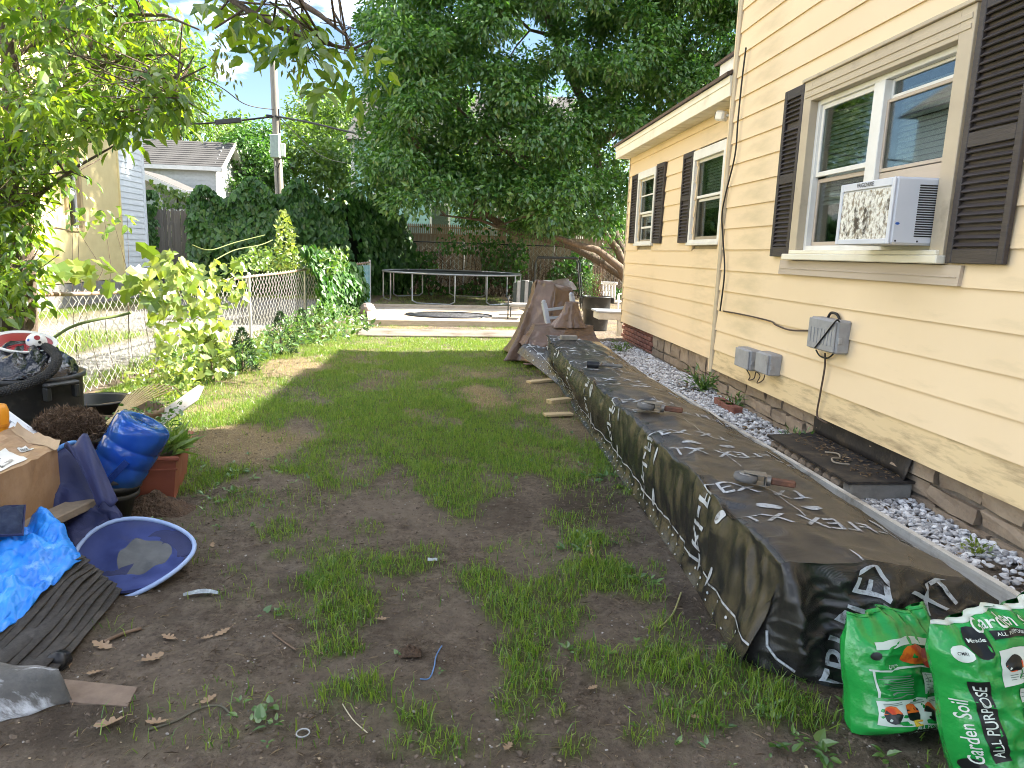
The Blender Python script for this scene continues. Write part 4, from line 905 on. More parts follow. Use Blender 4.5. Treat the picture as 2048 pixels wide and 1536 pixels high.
# lumber stack under the far end
mb = MB(); mb.bbox((1.42, 9.0, .02), (2.1, 10.1, .40), .01); o = mb.build('lumber_stack', m_lumber); tag(o, 'pale stacked lumber showing under the far end of the tarp', 'lumber')
for i, (a, b, th, lb) in enumerate([((1100, 810), (1136, 806), .05, 'thick pale wood offcut lying against the tarp edge'), ((1060, 768), (1100, 764), .03, 'thin wood offcut lying farthest along the tarp edge'), ((1092, 834), (1140, 832), .025, 'thin flat wood offcut nearest along the tarp edge')]):
    p, q = G(*a), G(*b); c = (p + q) / 2; mb = MB(); ln = (q - p).length * 1.15; mb.bbox((-ln / 2, -.05, 0), (ln / 2, .05, th), .004)
    o = mb.build('wood_offcut', m_lumber); o.location = (c.x, c.y, .01); o.rotation_euler = (0, 0, math.atan2(q.y - p.y, q.x - p.x)); tag(o, lb, 'wood', 'wood offcuts along the tarp')
p = G(1075, 735); mb = MB(); mb.grid(lambda u, v: (-.25 + u * .5, -.12 + v * .24, .04 + .06 * float(fbm(u * 5, v * 4, 2)) * (1 - v)), 10, 6); o = mb.build('plastic_scrap', M('brown_plastic', (.16, .10, .085), .5, (.22, .14, .11), 9, bump=.2)); o.location = (p.x + .05, p.y, 0); tag(o, 'crumpled brown plastic scrap under the black tarp flap', 'scrap'); solid(o, .004)

# ---- casters weighing the sheet down
m_rust = M('rusty_steel', (.20, .085, .05), .75, (.11, .055, .038), 14, bump=.35, bscale=60)
m_galv = M('grey_steel', (.33, .32, .30), .45, (.22, .20, .18), 12, metal=.7, bump=.2, stain=(.2, .12, .07), sscale=9, slo=.55, shi=.7)
m_rubw = M('grey_rubber', (.10, .10, .105), .7, (.17, .165, .16), 10, bump=.15, stain=(.28, .25, .2), sscale=8, slo=.6, shi=.75)
def caster(Y, s, rz, sc, label):
    c = tarp_pt(Y, s); e = empty('caster_wheel', (c.x, c.y, c.z + .035), label, 'caster', 'casters lying on the tarp', rz)
    e.scale = (sc,) * 3; e.rotation_euler = (0, .05, rz)
    mb = MB(); mb.lathe([(0, -.020), (.045, -.020), (.062, -.017), (.066, 0), (.062, .017), (.045, .020), (0, .020)], 28, T(-.06, 0, .005)); mb.build('tyre', m_rubw, e)
    mb = MB(); mb.lathe([(0, -.024), (.030, -.024), (.038, -.020), (.038, .020), (.030, .024), (0, .024)], 20, T(-.06, 0, .005)); mb.build('hub', m_galv, e)
    mb = MB()
    for zz in (-.029, .026): mb.prism([(-.075, -.02), (-.05, -.022), (.03, -.042), (.045, -.042), (.045, .042), (.03, .042), (-.05, .022), (-.075, .02)], .004, T(0, 0, zz + .007) @ RX(math.pi / 2))
    mb.bbox((.040, -.042, -.025), (.047, .042, .037), .003); mb.tube([(.04, 0, .005), (.07, 0, .005)], .03, 12); mb.build('fork', m_galv, e)
    mb = MB(); mb.bbox((.07, -.018, -.013), (.20, .018, .023), .007); mb.tube([(.175, 0, .0235), (.175, 0, .024)], .006, 8); mb.build('stem', m_rust, e)
caster(3.32, .74, -.35, .92, 'rusty caster nearest the camera on the black tarp')
caster(4.86, .66, -.30, 1.0, 'rusty caster farther along, second from the near end of the tarp')
c = tarp_pt(7.05, .72); e = empty('hand_mallet', (c.x, c.y, c.z + .03), 'dark mallet lying on the tarp beyond the casters', 'mallet', rz=-.25)
mb = MB(); mb.tube([(-.14, 0, 0), (-.02, 0, 0)], .036, 10); mb.build('head', m_black, e)
mb = MB(); mb.tube([(-.03, 0, 0), (.05, 0, .005), (.22, .0, 0)], [.02, .016, .02], 8); mb.build('handle', m_rubw, e)
mb = MB(); mb.tube([(-.01, -.04, .0), (.01, 0, .03), (-.01, .04, 0)], .008, 6); mb.build('clasp', m_galv, e)
c = tarp_pt(9.1, .72); mb = MB(); mb.bbox((-.11, -.05, 0), (.11, .05, .06), .008); o = mb.build('paving_block', m_conc); o.location = (c.x, c.y, c.z - .004); o.rotation_euler = (0, 0, .08); tag(o, 'grey paving block weighing down the far end of the tarp', 'block')

# ================================================================== SOIL BAGS
m_bag = M('green_bag', (.012, .25, .045), .22, (.02, .33, .06), 3, bump=.35, bscale=20, spec=.7, bdist=.02, stain=(.10, .30, .12), sscale=7, slo=.6, shi=.8)
m_bagw = M('bag_white', (.62, .68, .62), .3, (.5, .58, .52), 3, bump=.1, bscale=9)
m_bagdk = M('bag_black', (.012, .014, .014), .3, bump=.1)
m_bagor = M('bag_orange', (.70, .17, .02), .3, (.55, .05, .02), 40, .4, .6, bump=.1)
m_bagred = M('bag_red', (.45, .03, .02), .3, bump=.1)
m_bagye = M('bag_yellow', (.75, .55, .06), .3, (.5, .2, .03), 60, .45, .6, bump=.1)
m_bagtxt = M('bag_grey', (.16, .22, .18), .4, bump=0)
def soil_bag(name, base, rz, lean, w, h, d, seed, label, ruff, roll=0.0):
    X = T(base) @ RZ(rz) @ RX(-lean) @ RY(roll)                 # local: x right, z up, -y towards the viewer
    e = empty(name, base, label, 'soil bag', 'green soil bags at the end of the tarp')
    inv = T(-Vector(base))
    def bulge(u, v):
        a = max(0, 1 - abs(u) ** 2.6) ** .55; b = max(0, min(1, (1 - v) / ruff)) ** .6 * min(1, (v + .03) / .10) ** .5
        return d * a * b * (1.12 - .35 * v)
    def pt(x, z, sgn=-1):
        v = z / h; pinch = 1 - .07 * (1 - min(1, (1 - v) / ruff)) + .05 * math.sin(v * 3.0) + .03 * math.sin(v * 11 + seed); u = x / (w / 2)
        u_ = max(-1, min(1, u))
        wr = (float(fbm(u * 2.2 + seed, v * 7, 3)) - .5) * .03 + .016 * (float(ridge(u * 1.6 + seed + v * 2, v * 9 + u)) ** 3 - .3) + .012 * (float(ridge(u * 5 - v * 4 + seed, v * 6)) ** 3 - .3)
        if v > 1 - ruff: wr += .014 * math.sin(u * 19 + seed) * (v - 1 + ruff) / ruff
        y = sgn * (bulge(u_, min(v, 1)) + wr * (1 - abs(u_) ** 4) * min(1, (v + .02) * 8)) + .012 * math.sin(u * 5 + seed) * max(0, (v - .8) * 5)
        zz = z + .010 * math.sin(u * 6 + seed * 2) * v
        return inv @ X @ Vector((x * pinch, y, zz))
    mb = MB(); nu, nv = 54, 64
    fr_ = [[pt(-w / 2 + w * i / nu, h * j / nv, -1) for j in range(nv + 1)] for i in range(nu + 1)]
    bk_ = [[pt(-w / 2 + w * i / nu, h * j / nv, .8) for j in range(nv + 1)] for i in range(nu + 1)]
    k = nv + 1
    mb.add([p for r in fr_ for p in r], [(i * k + j, (i + 1) * k + j, (i + 1) * k + j + 1, i * k + j + 1) for i in range(nu) for j in range(nv)], True)
    mb.add([p for r in bk_ for p in r], [(i * k + j, i * k + j + 1, (i + 1) * k + j + 1, (i + 1) * k + j) for i in range(nu) for j in range(nv)], True)
    mb.build('sack', m_bag, e)
    mb = MB(); mb.grid(lambda u, v: pt(-w / 2 + w * u, h * (.985 + .02 * v), -1) + Vector((0, -.003, 0)), 30, 2); o = mb.build('crimped_seam', m_bag if ruff > .18 else m_bagw, e); solid(o, .004)
    eps = .003
    def srf(lift):
        def f(a, b):
            p = pt(a, b); du = pt(a + .006, b) - pt(a - .006, b); dv = pt(a, b + .006) - pt(a, b - .006); n = du.cross(dv).normalized()
            if (X.to_3x3() @ Vector((0, -1, 0))).dot(n) < 0: n = -n
            return p + n * lift
        return f
    def pr(items, mat, nm='print', lift=.003):
        mb = MB()
        if nm == 'fine_print':
            for it in items: printed(mb, it, srf(lift))
            mb.build(nm, mat, e)['kind'] = 'stuff'; return
        for it in items: mb = MB(); printed(mb, it, srf(lift)); mb.build(nm, mat, e)
    return e, pr
bL, prL = soil_bag('soil_bag', (1.60, 2.13, -.005), .30, .30, .40, .40, .125, 1.3, 'green garden soil bag, the shorter one standing left of the other', .22, .07)
w, h = .40, .40
prL([rect2d(.02, .305, .34, .022, 12, 2), rect2d(.0, .085, .33, .078, 12, 4), rect2d(.06, .170, .12, .066, 6, 4)], m_bagw)
prL([move2d(rect2d(0, 0, .27, .006, 10, 1), -.03, .225), move2d(rect2d(0, 0, .006, .09, 1, 5), -.155, .18)], m_bagw, lift=.0035)
prL([disc2d(-.13 + .066 * i, .082, .024, .025, 16, 2) for i in range(4)], m_bagdk, lift=.005)
prL([move2d(([(-.024, 0), (.024, 0), (.017, .02), (0, .026), (-.017, .02)], [(0, 1, 2, 3, 4)]), -.13 + .066 * i, .084) for i in range(4)], m_bagor, lift=.0065)
prL([disc2d(-.02, .262, .055, .03, 18, 2)], m_bagor, 'flower_picture', .005); prL([disc2d(.04, .255, .04, .032, 18, 2)], m_bagred, 'tomato_picture', .0065)
prL([move2d(text2d('Garden Soil', .026, 0), -.01, .022), move2d(text2d('ALL PURPOSE', .020, 0), .0, .042), move2d(text2d('Organic', .012, 0), -.10, .235)], m_bagw, 'lettering', .005)
prL([disc2d(.15, .028, .034, .026, 16, 2), disc2d(-.15, .275, .013, .013, 12, 1)], m_bagdk, lift=.005)
prL([move2d(text2d('MIRACLE-GRO', .010, 0), .15, .028)], m_bagw, 'lettering', .0068)
prL([rect2d(-.055 + .0, .055, .03, .018, 2, 2)], m_bagye, lift=.0055)
lines = [rect2d(-.09 + random.uniform(-.01, .01), .205 - i * .0085, .09 + random.uniform(-.02, .02), .0028, 4, 1) for i in range(9)] + [rect2d(.06, .195 - i * .0095, .11, .0016, 6, 1) for i in range(7)] + [rect2d(.015 + i * .03, .170, .0016, .06, 1, 4) for i in range(4)] + [rect2d(-.12 + .078 * i, .116 - .006 * j, .06, .0022, 3, 1) for i in range(4) for j in range(2)]
prL(lines, m_bagtxt, 'fine_print', .0068)
bR, prR = soil_bag('soil_bag', (1.835, 1.84, -.01), .12, .28, .45, .56, .135, 4.1, 'green garden soil bag, the taller one at the right edge of the picture', .16, -.15)
prR([move2d(rect2d(0, 0, .25, .10, 10, 6), .035, .40, -.16), move2d(rect2d(0, 0, .20, .105, 8, 6), .05, .275, -.16)], m_bagw)
prR([disc2d(-.05 + .065 * i, .425 - .012 * i, .027, .021, 16, 2) for i in range(3)], m_bagdk, lift=.005)
prR([move2d(([(-.025, 0), (.025, 0), (.017, -.016), (0, -.02), (-.017, -.016)], [(0, 4, 3, 2, 1)]), -.05 + .065 * i, .424 - .012 * i) for i in range(3)], m_bagor, lift=.0065)
prR([move2d(text2d('Garden Soil', .046, 1), -.0, .525, -.1), move2d(text2d('Garden Soil', .040, 1), -.196, .24, math.radians(94)), move2d(text2d('Guaranteed', .02, 0), .09, .145, -.1)], m_bagw, 'lettering', .004)
prR([move2d(rect2d(0, 0, .044, .24, 3, 14), -.150, .275, .08), move2d(rect2d(0, 0, .11, .022, 8, 2), -.01, .495, -.1), disc2d(-.12, .50, .030, .042, 16, 2), disc2d(-.20, .135, .022, .026, 14, 2)], m_bagdk, lift=.0035)
prR([move2d(text2d('ALL PURPOSE', .036, 1), -.150, .275, math.radians(94)), move2d(text2d('ALL PURPOSE', .014, 0), -.01, .495, -.1), move2d(text2d('Miracle', .016, 0), -.12, .505, -.1), disc2d(-.172, .475, .023, .023, 14, 2)], m_bagw, 'lettering', .006)
prR([move2d(text2d('OMRI', .011, 0), -.172, .475, -.1)], m_bagdk, 'lettering', .0075)
prR([rect2d(-.06, .165, .04, .035, 3, 3), disc2d(.13, .52, .022, .018, 12, 1)], m_bagye, lift=.005)
lines = [move2d(rect2d(0, 0, .19, .0018, 6, 1), .05, .275 - .04 + i * .0135, -.16) for i in range(7)] + [move2d(rect2d(0, 0, .0018, .095, 1, 5), .0 - .01 + i * .042, .283 - i * .006, -.16) for i in range(4)] + [move2d(rect2d(0, 0, .06, .0026, 3, 1), -.04, .375 + i * .008, -.16) for i in range(3)] + [move2d(rect2d(0, 0, .06, .0026, 3, 1), .05, .36 + i * .008, -.16) for i in range(3)] + [rect2d(.05, .195 - .009 * i, .13, .0024, 5, 1) for i in range(3)]
prR(lines, m_bagtxt, 'fine_print', .0065)
# ================================================================== FAR RIGHT CLUSTER: BROWN TARP, BIN, DECK, TRAMPOLINE
m_btarp = M('brown_tarp', (.095, .056, .036), .38, (.165, .102, .070), 3, .3, .7, bump=.45, bscale=14, spec=.7, bdist=.04)
m_plgrey = M('grey_plastic', (.36, .38, .43), .45, (.30, .32, .36), 6, bump=.05)
def drape(top, bot, zt, zb, nfold, amp, seed, n=130, m=44):
    """cloth hanging from a top outline to a bottom outline (lists of xy, same angles)"""
    def ring(poly, a):
        k = a * len(poly); i = int(k) % len(poly); t = k - int(k); t = t * t * (3 - 2 * t); p, q = poly[i], poly[(i + 1) % len(poly)]
        return Vector((p[0] + (q[0] - p[0]) * t, p[1] + (q[1] - p[1]) * t))
    def f(u, v):
        a = u % 1.0; p = ring(top, a).lerp(ring(bot, a), v ** 1.5); c = Vector((sum(q[0] for q in bot) / len(bot), sum(q[1] for q in bot) / len(bot)))
        d = (p - c).normalized(); w = amp * v * (math.sin(a * 2 * math.pi * nfold + seed + 2.2 * math.sin(a * 12)) + .6 * math.sin(a * 2 * math.pi * nfold * 2.3 + seed)) + (float(fbm(a * 14 + seed, v * 3, 2)) - .5) * amp * 1.2 + amp * .9 * (float(ridge(a * 18 + seed, v * 2.2 + a * 5)) ** 3 - .3) * min(1, v * 2 + .2) + amp * .3 * (float(ridge(a * 31 - v * 6, v * 7)) ** 3 - .3)
        p = p + d * w
        return Vector((p.x, p.y, zt + .07 * math.sin(a * 12.6 + seed) * (1 - v) * (zt > 1) + (zb - zt) * v ** .9 + (float(fbm(a * 9, v * 6 + seed, 2)) - .5) * .04 * (1 - v * .6)))
    mb = MB(); mb.grid(f, n, m)
    tp = [f(i / n, 0) for i in range(n)]; cc = sum(tp, Vector()) / n
    mb.add(tp + [cc + Vector((0, 0, .02))], [(i, (i + 1) % n, n) for i in range(n)], True)
    return mb
bt = empty('brown_tarp', (1.5, 11, 0), 'wrinkled brown tarp draped over a tall heap behind the black tarp', 'tarp')
def bp_(mb, nm, mat):
    o = mb.build(nm, mat, bt); o.location = (-1.5, -11, 0); return o
mb = drape([(1.27, 10.7), (1.55, 10.62), (1.84, 10.75), (1.86, 11.3), (1.6, 11.5), (1.28, 11.3)], [(.82, 10.15), (1.35, 9.95), (1.95, 10.35), (2.15, 11.4), (1.6, 12.0), (.98, 11.6)], 1.14, .06, 5, .055, 1.2)
solid(bp_(mb, 'tall_sheet', m_btarp), .004)
mb = drape([(1.18, 9.92), (1.6, 9.85), (2.02, 9.95), (2.04, 10.25), (1.6, 10.35), (1.2, 10.3)], [(1.02, 9.7), (1.5, 9.66), (2.12, 9.72), (2.2, 10.4), (1.6, 10.55), (1.0, 10.4)], .60, .30, 6, .03, 3.1)
solid(bp_(mb, 'low_sheet', m_btarp), .004)
p0, p1 = AY(1098, 658, 10.15), AY(1088, 607, 10.35); q0, q1 = AY(1157, 655, 10.1), AY(1143, 592, 10.3)
rl = empty('grey_railing', p0, 'grey plastic railing section leaning against the brown tarp', 'railing')
def rp(mb, nm):
    o = mb.build(nm, m_plgrey, rl); o.location = -p0; return o
for a, b in ((p0, p1), (q0, q1)):
    mb = MB(); X_ = align(a, b); ln = (b - a).length; mb.bbox((-.035, -.03, -.12), (.035, .03, ln), .008, X_); mb.lathe([(0, .06), (.028, .045), (.038, .02), (.03, 0)], 12, X_ @ T(0, 0, ln)); rp(mb, 'post')
for f_ in (.30, .62):
    a, b = p0.lerp(p1, f_ + .12), q0.lerp(q1, f_ + .05); mb = MB(); mb.bbox((-.018, -.02, 0), (.018, .02, (b - a).length), .004, align(a, b)); rp(mb, 'crossbar')
mb = drape([(1.62, 9.98), (1.72, 9.95), (1.80, 10.0), (1.80, 10.08), (1.72, 10.1), (1.62, 10.06)], [(1.42, 9.86), (1.7, 9.80), (1.9, 9.86), (1.92, 10.1), (1.7, 10.2), (1.42, 10.1)], .92, .58, 4, .02, 5)
o = solid(mb.build('small_brown_cloth', m_btarp), .004); tag(o, 'small peak of brown cloth between the posts of the grey railing', 'cloth')

# black bin with weeds
m_bin = M('black_bin_plastic', (.020, .021, .022), .45, (.035, .035, .036), 5, bump=.08, stain=(.10, .095, .085), sscale=4, slo=.55, shi=.75)
def bin_(loc, r, h, label, name='garbage_bin', rot=0.0, soil=True):
    e = empty(name, loc, label, 'bin', rz=rot)
    mb = MB(); mb.lathe([(0, .0), (r * .80, .0), (r * .82, .03), (r * .86, h * .30), (r * .865, h * .302), (r * .90, h * .60), (r * .93, h * .61), (r * .96, h * .66), (r * .975, h * .95), (r * 1.04, h * .96), (r * 1.05, h), (r * .97, h), (r * .95, h * .9), (r * .93, h * .8)], 40); mb.build('body', m_bin, e)
    for s in (0, math.pi):
        mb = MB(); mb.bbox((r * 1.0, -.11, h * .80), (r * 1.17, -.075, h * .93), .008, RZ(s)); mb.bbox((r * 1.0, .075, h * .80), (r * 1.17, .11, h * .93), .008, RZ(s)); mb.bbox((r * 1.0, -.11, h * .925), (r * 1.19, .11, h * .965), .01, RZ(s)); mb.build('handle', m_bin, e)
    if soil:
        mb = MB(); mb.lathe([(0, h * .84), (r * .94, h * .82)], 24); mb.build('soil', m_clod, e)
    return e
BN = G(1196, 664); BN = Vector((3.12, 15.1, 0.0))
bin_(BN, .31, .74, 'black round garbage bin planted with twiggy stems by the house corner')
m_twig = M('dry_twig', (.16, .09, .055), .8, bump=.1)
mb = MB(); rs = random.Random(9)
for i in range(46):
    a = rs.uniform(0, 6.28); r0 = rs.uniform(0, .2); x, y = r0 * math.cos(a), r0 * math.sin(a); hh_ = rs.uniform(.35, .85); lx, ly = rs.gauss(0, .12), rs.gauss(0, .12)
    mb.tube([(x, y, 0), (x + lx * .3, y + ly * .3, hh_ * .5), (x + lx, y + ly, hh_)], [.006, .005, .002], 4)
pl_ = empty('potted_stems', (BN.x, BN.y, .62), 'dry upright stems and green sprigs growing in the black bin', 'plant')
mb.build('stem', m_twig, pl_)
n = 900; P = np.stack([RNG.normal(-.12, .09, n), RNG.normal(0, .1, n), RNG.uniform(0, .58, n)], -1); d = np.stack([RNG.normal(0, .5, n), RNG.normal(0, .5, n), RNG.uniform(.2, 1, n)], -1)
leaf_obj('foliage', [leaf_arrays(P, RNG.uniform(.03, .07, n), d, 'lance')], m_weed, pl_)
# white planter ledge behind the wing corner
m_wwood = M('white_painted_wood', (.56, .54, .50), .6, (.46, .43, .39), 6, bump=.1, stain=(.4, .35, .28), sscale=5, slo=.58, shi=.75)
e = empty('planter_ledge', (3.05, 13.3, 0), 'white wooden ledge box standing past the corner of the wing', 'planter')
for nm, lo, hi, mt in [('ledge_board', (-.30, -.25, .42), (.5, .25, .55), m_wwood), ('ledge_top', (-.34, -.28, .551), (.55, .3, .585), m_plgrey), ('post', (.08, -.24, .0), (.17, -.15, .419), m_wwood), ('base_board', (-.30, -.22, .0), (.07, .2, .05), m_wwood)]:
    mb = MB(); mb.bbox(lo, hi, .006); mb.build(nm, mt, e)
# white plastic chair
def plastic_chair(loc, rz, label):
    e = empty('garden_chair', loc, label, 'chair', rz=rz)
    mb = MB(); mb.bbox((-.24, -.22, .38), (.24, .24, .41), .01); mb.build('seat', m_white, e)
    for i in range(5):
        mb = MB(); mb.bbox((-.20 + i * .085, .22, .42), (-.14 + i * .085, .245, .92), .006, RX(-.12)); mb.build('back_slat', m_white, e)
    mb = MB(); mb.bbox((-.25, .215, .88), (.25, .25, .96), .012, RX(-.12)); mb.build('back_rail', m_white, e)
    for sx_ in (-1, 1):
        mb = MB(); mb.bbox((sx_ * .27 - .03, -.25, .60), (sx_ * .27 + .03, .24, .63), .008); mb.build('armrest', m_white, e)
        for yy in (-.22, .22):
            mb = MB(); mb.bbox((sx_ * .25 - .025, yy - .025, 0), (sx_ * .25 + .025, yy + .025, .60), .008); mb.build('leg', m_white, e)
    return e
plastic_chair((4.35, 18.9, 0), 2.5, 'white plastic armchair half hidden behind the black bin')
# grill lid, swing frame, cushioned chair
m_steel = M('dull_steel', (.30, .30, .33), .45, (.20, .19, .20), 5, metal=.6, bump=.1, stain=(.12, .1, .1), sscale=4, slo=.5, shi=.7)
a, b = AY(1082, 578, 17), AY(1153, 578, 17); wdt = b.x - a.x; c = (a + b) / 2
e = empty('outdoor_grill', (c.x, 17.2, 0), 'grey steel grill with a flat angled lid behind the brown tarp', 'grill')
mb = MB(); z0 = a.z; mb.prism([(-wdt / 2, z0), (wdt / 2, z0), (wdt / 2, z0 + .06), (wdt / 2 - .1, z0 + .19), (-wdt / 2 + .07, z0 + .20), (-wdt / 2, z0 + .1)], .30, T(0, -.2, 0)); mb.build('lid', m_steel, e)
mb = MB(); mb.bbox((-wdt / 2 + .05, -.18, z0 - .25), (wdt / 2 - .05, .1, z0 - .002), .02); mb.build('firebox', m_black, e)
for sx_ in (-1, 1):
    for yy in (-.15, .07):
        mb = MB(); mb.tube([(sx_ * wdt * .38, yy, 0), (sx_ * wdt * .38, yy, z0 - .24)], .018, 8); mb.build('leg', m_steel, e)
m_blkmet = M('black_metal', (.018, .02, .02), .4, bump=.05)
Ys = 20.3; a0, a1, b1, b0 = AY(1066, 590, Ys), AY(1070, 514, Ys), AY(1160, 516, Ys), AY(1168, 590, Ys)
e = empty('swing_frame', (a0.x, Ys, 0), 'black tubular frame of a garden swing standing by the chain fence', 'swing frame')
pts = [(0, 0, 0), (.04, 0, a1.z - .15), (.10, 0, a1.z), (b1.x - a0.x - .08, 0, b1.z), (b1.x - a0.x, 0, b1.z - .15), (b0.x - a0.x, 0, 0)]
mb = MB(); mb.tube(pts, .025, 8); mb.build('front_hoop', m_blkmet, e)
mb = MB(); mb.tube([(x + .1, .9, z * .98) for x, y, z in pts], .025, 8); mb.build('rear_hoop', m_blkmet, e)
for x in (.09, b1.x - a0.x - .1):
    mb = MB(); mb.tube([(x, 0, a1.z - .02), (x + .1, .9, a1.z - .04)], .02, 8); mb.build('side_bar', m_blkmet, e)
m_strA = M('striped_cushion', (.30, .29, .28), .8, bump=.1); m_strB = M('striped_cushion_dark', (.04, .05, .045), .8, bump=.1)
c = AY(1048, 585, 16.2); e = empty('cushioned_chair', (c.x, 16.2, 0), 'metal garden chair with a black and white striped cushion', 'chair', rz=-.2)
for i in range(6):
    mb = MB(); mb.bbox((-.27 + i * .09, -.02, .46), (-.181 + i * .09, .08, 1.0 - .05 * abs(i - 2.5) ** 2 * .2), .015, RX(-.15)); mb.build('back_cushion', m_strA if i % 2 else m_strB, e)
mb = MB(); mb.bbox((-.27, -.45, .40), (.27, 0, .48), .02); mb.build('seat', m_strA, e)
for sx_ in (-1, 1):
    mb = MB(); mb.tube([(sx_ * .3, -.45, 0), (sx_ * .3, -.45, .55), (sx_ * .3, -.38, .63), (sx_ * .3, .05, .63), (sx_ * .3, .1, 0)], .014, 8); mb.build('arm_frame', m_blkmet, e)
# ---- deck
m_deck = M('deck_board', (.44, .37, .29), .75, (.34, .28, .215), 9, bump=.25, bscale=30, stretch=(.6, 8, 4), rnd=.10, stain=(.22, .18, .14), sscale=3, slo=.55, shi=.75)
dFL, dFR, dBL = G(748, 636, .16), G(1090, 642, .16), G(762, 615, .16)
DX0, DX1 = -1.85, 2.1; DY0, DY1 = 15.75, 19.4
deck = empty('wooden_deck', (0, 16.85, -.02), 'low weathered wooden deck in front of the trampoline', 'deck'); deck.rotation_euler = (0, 0, .12)
nb_ = 26; bw = 3.3 / nb_
mb = MB(); mb.bbox((-1.95, 0, 0), (2.0, bw - .008, .03), .003); dk = mb.mesh('plank')
for i in range(nb_):
    o = mesh_obj('plank', dk, m_deck, deck); o.location = (random.uniform(-.01, .01), -1.65 + i * bw, .12)
mb = MB(); mb.bbox((-1.93, -1.70, .0), (1.98, -1.655, .145), .004); mb.build('fascia_board', m_deck, deck)
mb = MB(); mb.bbox((-1.97, 1.655, .0), (2.0, 1.75, .22), .006); mb.build('back_beam', m_deck, deck)
c = G(898, 630, .14)
m_rug, N, L = _nt('patterned_rubber_mat')
o_ = N.new('ShaderNodeOutputMaterial'); b_ = N.new('ShaderNodeBsdfPrincipled'); L.new(b_.outputs[0], o_.inputs[0]); b_.inputs['Roughness'].default_value = .6
tc = N.new('ShaderNodeTexCoord'); v1 = N.new('ShaderNodeTexVoronoi'); v1.feature = 'DISTANCE_TO_EDGE'; v1.inputs['Scale'].default_value = 9; L.new(tc.outputs['Object'], v1.inputs['Vector'])
L.new(_ramp(v1.outputs['Distance'], [(.05, (.09, .09, .10)), (.16, (.008, .008, .01))]), b_.inputs['Base Color'])
e = empty('oval_mat', (c.x, c.y, .134), 'dark patterned oval mat lying on the wooden deck', 'mat')
mb = MB(); mb.lathe([(0, .004), (1.0, .004), (1.0, 0)], 48); o = mb.build('mat_face', m_rug, e); o.scale = (.98, .72, 1)
mb = MB(); mb.tube([(.98 * math.cos(k * 2 * math.pi / 48), .72 * math.sin(k * 2 * math.pi / 48), .008) for k in range(48)], .018, 6, closed=True); mb.build('rim', m_black, e)
m_slab = M('concrete_slab', (.16, .14, .12), .9, (.24, .21, .18), 4, bump=.3, stain=(.09, .07, .05), sscale=2, slo=.45, shi=.65)
a = G(870, 666); mb = MB(); mb.bbox((-1.75, -.55, 0), (2.2, .55, .035), .01); o = mb.build('concrete_path', m_slab); o.location = (a.x + .3, 13.75, .0); o.rotation_euler = (0, 0, .10); tag(o, kind='structure')
# ---- trampoline
m_galv2 = M('galvanised_tube', (.42, .44, .46), .38, (.32, .33, .35), 8, metal=.6, bump=.05)
m_mat = M('trampoline_mat', (.010, .010, .012), .55, (.016, .016, .018), 6, bump=.1, bscale=120)
TC = Vector((.02, 23.3, 0)); TR = 2.22; TZ = .90
tr = empty('trampoline', TC, 'large round trampoline without a net behind the deck', 'trampoline')
ring = lambda r, z, n=72: [(r * math.cos(2 * math.pi * k / n), r * math.sin(2 * math.pi * k / n), z) for k in range(n)]
mb = MB(); mb.tube(ring(TR, TZ), .03, 8, closed=True); mb.build('rim', m_galv2, tr)
mb = MB(); mb.lathe([(0, TZ - .03), (TR - .6, TZ - .01), (TR - .16, TZ + .01), (TR - .15, TZ + .0), (0, TZ - .036)], 64); mb.build('mat', m_mat, tr)
sp = MB(); sp.tube([(TR - .165, 0, TZ + .008), (TR - .02, 0, TZ + .012)], .010, 5); spm = sp.mesh('spring')
for k in range(84):
    o = mesh_obj('spring', spm, m_galv2, tr); o.rotation_euler = (0, 0, 2 * math.pi * k / 84)
for k in range(6):
    a = 2 * math.pi * (k + .25) / 6; d = .30
    pA = Vector((TR * math.cos(a - d), TR * math.sin(a - d), TZ)); pB = Vector((TR * math.cos(a + d), TR * math.sin(a + d), TZ))
    qA = pA.copy(); qA.z = .10; qB = pB.copy(); qB.z = .10; m1 = pA.lerp(pB, .12); m1.z = .02; m2 = pA.lerp(pB, .88); m2.z = .02
    mb = MB(); mb.tube([pA, pA.lerp(qA, .5), qA, m1, m2, qB, qB.lerp(pB, .5), pB], .024, 8); mb.build('leg', m_galv2, tr)
# ================================================================== BACKGROUND BUILDINGS, FENCES, POLE
m_lyel = M('pale_yellow_stucco', (.70, .58, .30), .8, (.64, .52, .26), 3, bump=.1)
m_lwhite = M('white_clapboard', (.72, .75, .77), .55, (.66, .69, .72), 3, bump=.03, rnd=.03)
m_groof = M('grey_shingle', (.065, .062, .062), .9, (.11, .105, .10), 30, bump=.4, bscale=60, rnd=.1, stretch=(1, 3, 3))
m_gwhite = M('old_white_clapboard', (.62, .63, .62), .65, (.52, .53, .52), 5, bump=.05, rnd=.05, stain=(.33, .36, .28), sscale=1.2, slo=.55, shi=.8)
m_teal = M('teal_siding', (.33, .55, .53), .6, (.29, .49, .48), 3, bump=.03, rnd=.03)
LX = -9.0
yw = AX(240, 400, LX).y; ye = AX(291, 400, LX).y
nh = empty('neighbour_house', (LX, yw, 0), 'sunlit pale yellow and white house beyond the chain fence at the left', 'house')
NH = Vector((LX, yw, 0))
def np_(mb, nm, mat, par=None):
    o = mb.build(nm, mat, par or nh)
    if par is None: o.location = -NH
    return o
wa_, wb2 = AX(120, 288, LX), AX(166, 462, LX)
wy0, wy1, wz0, wz1 = wa_.y, wb2.y, wb2.z, wa_.z
mb = MB()
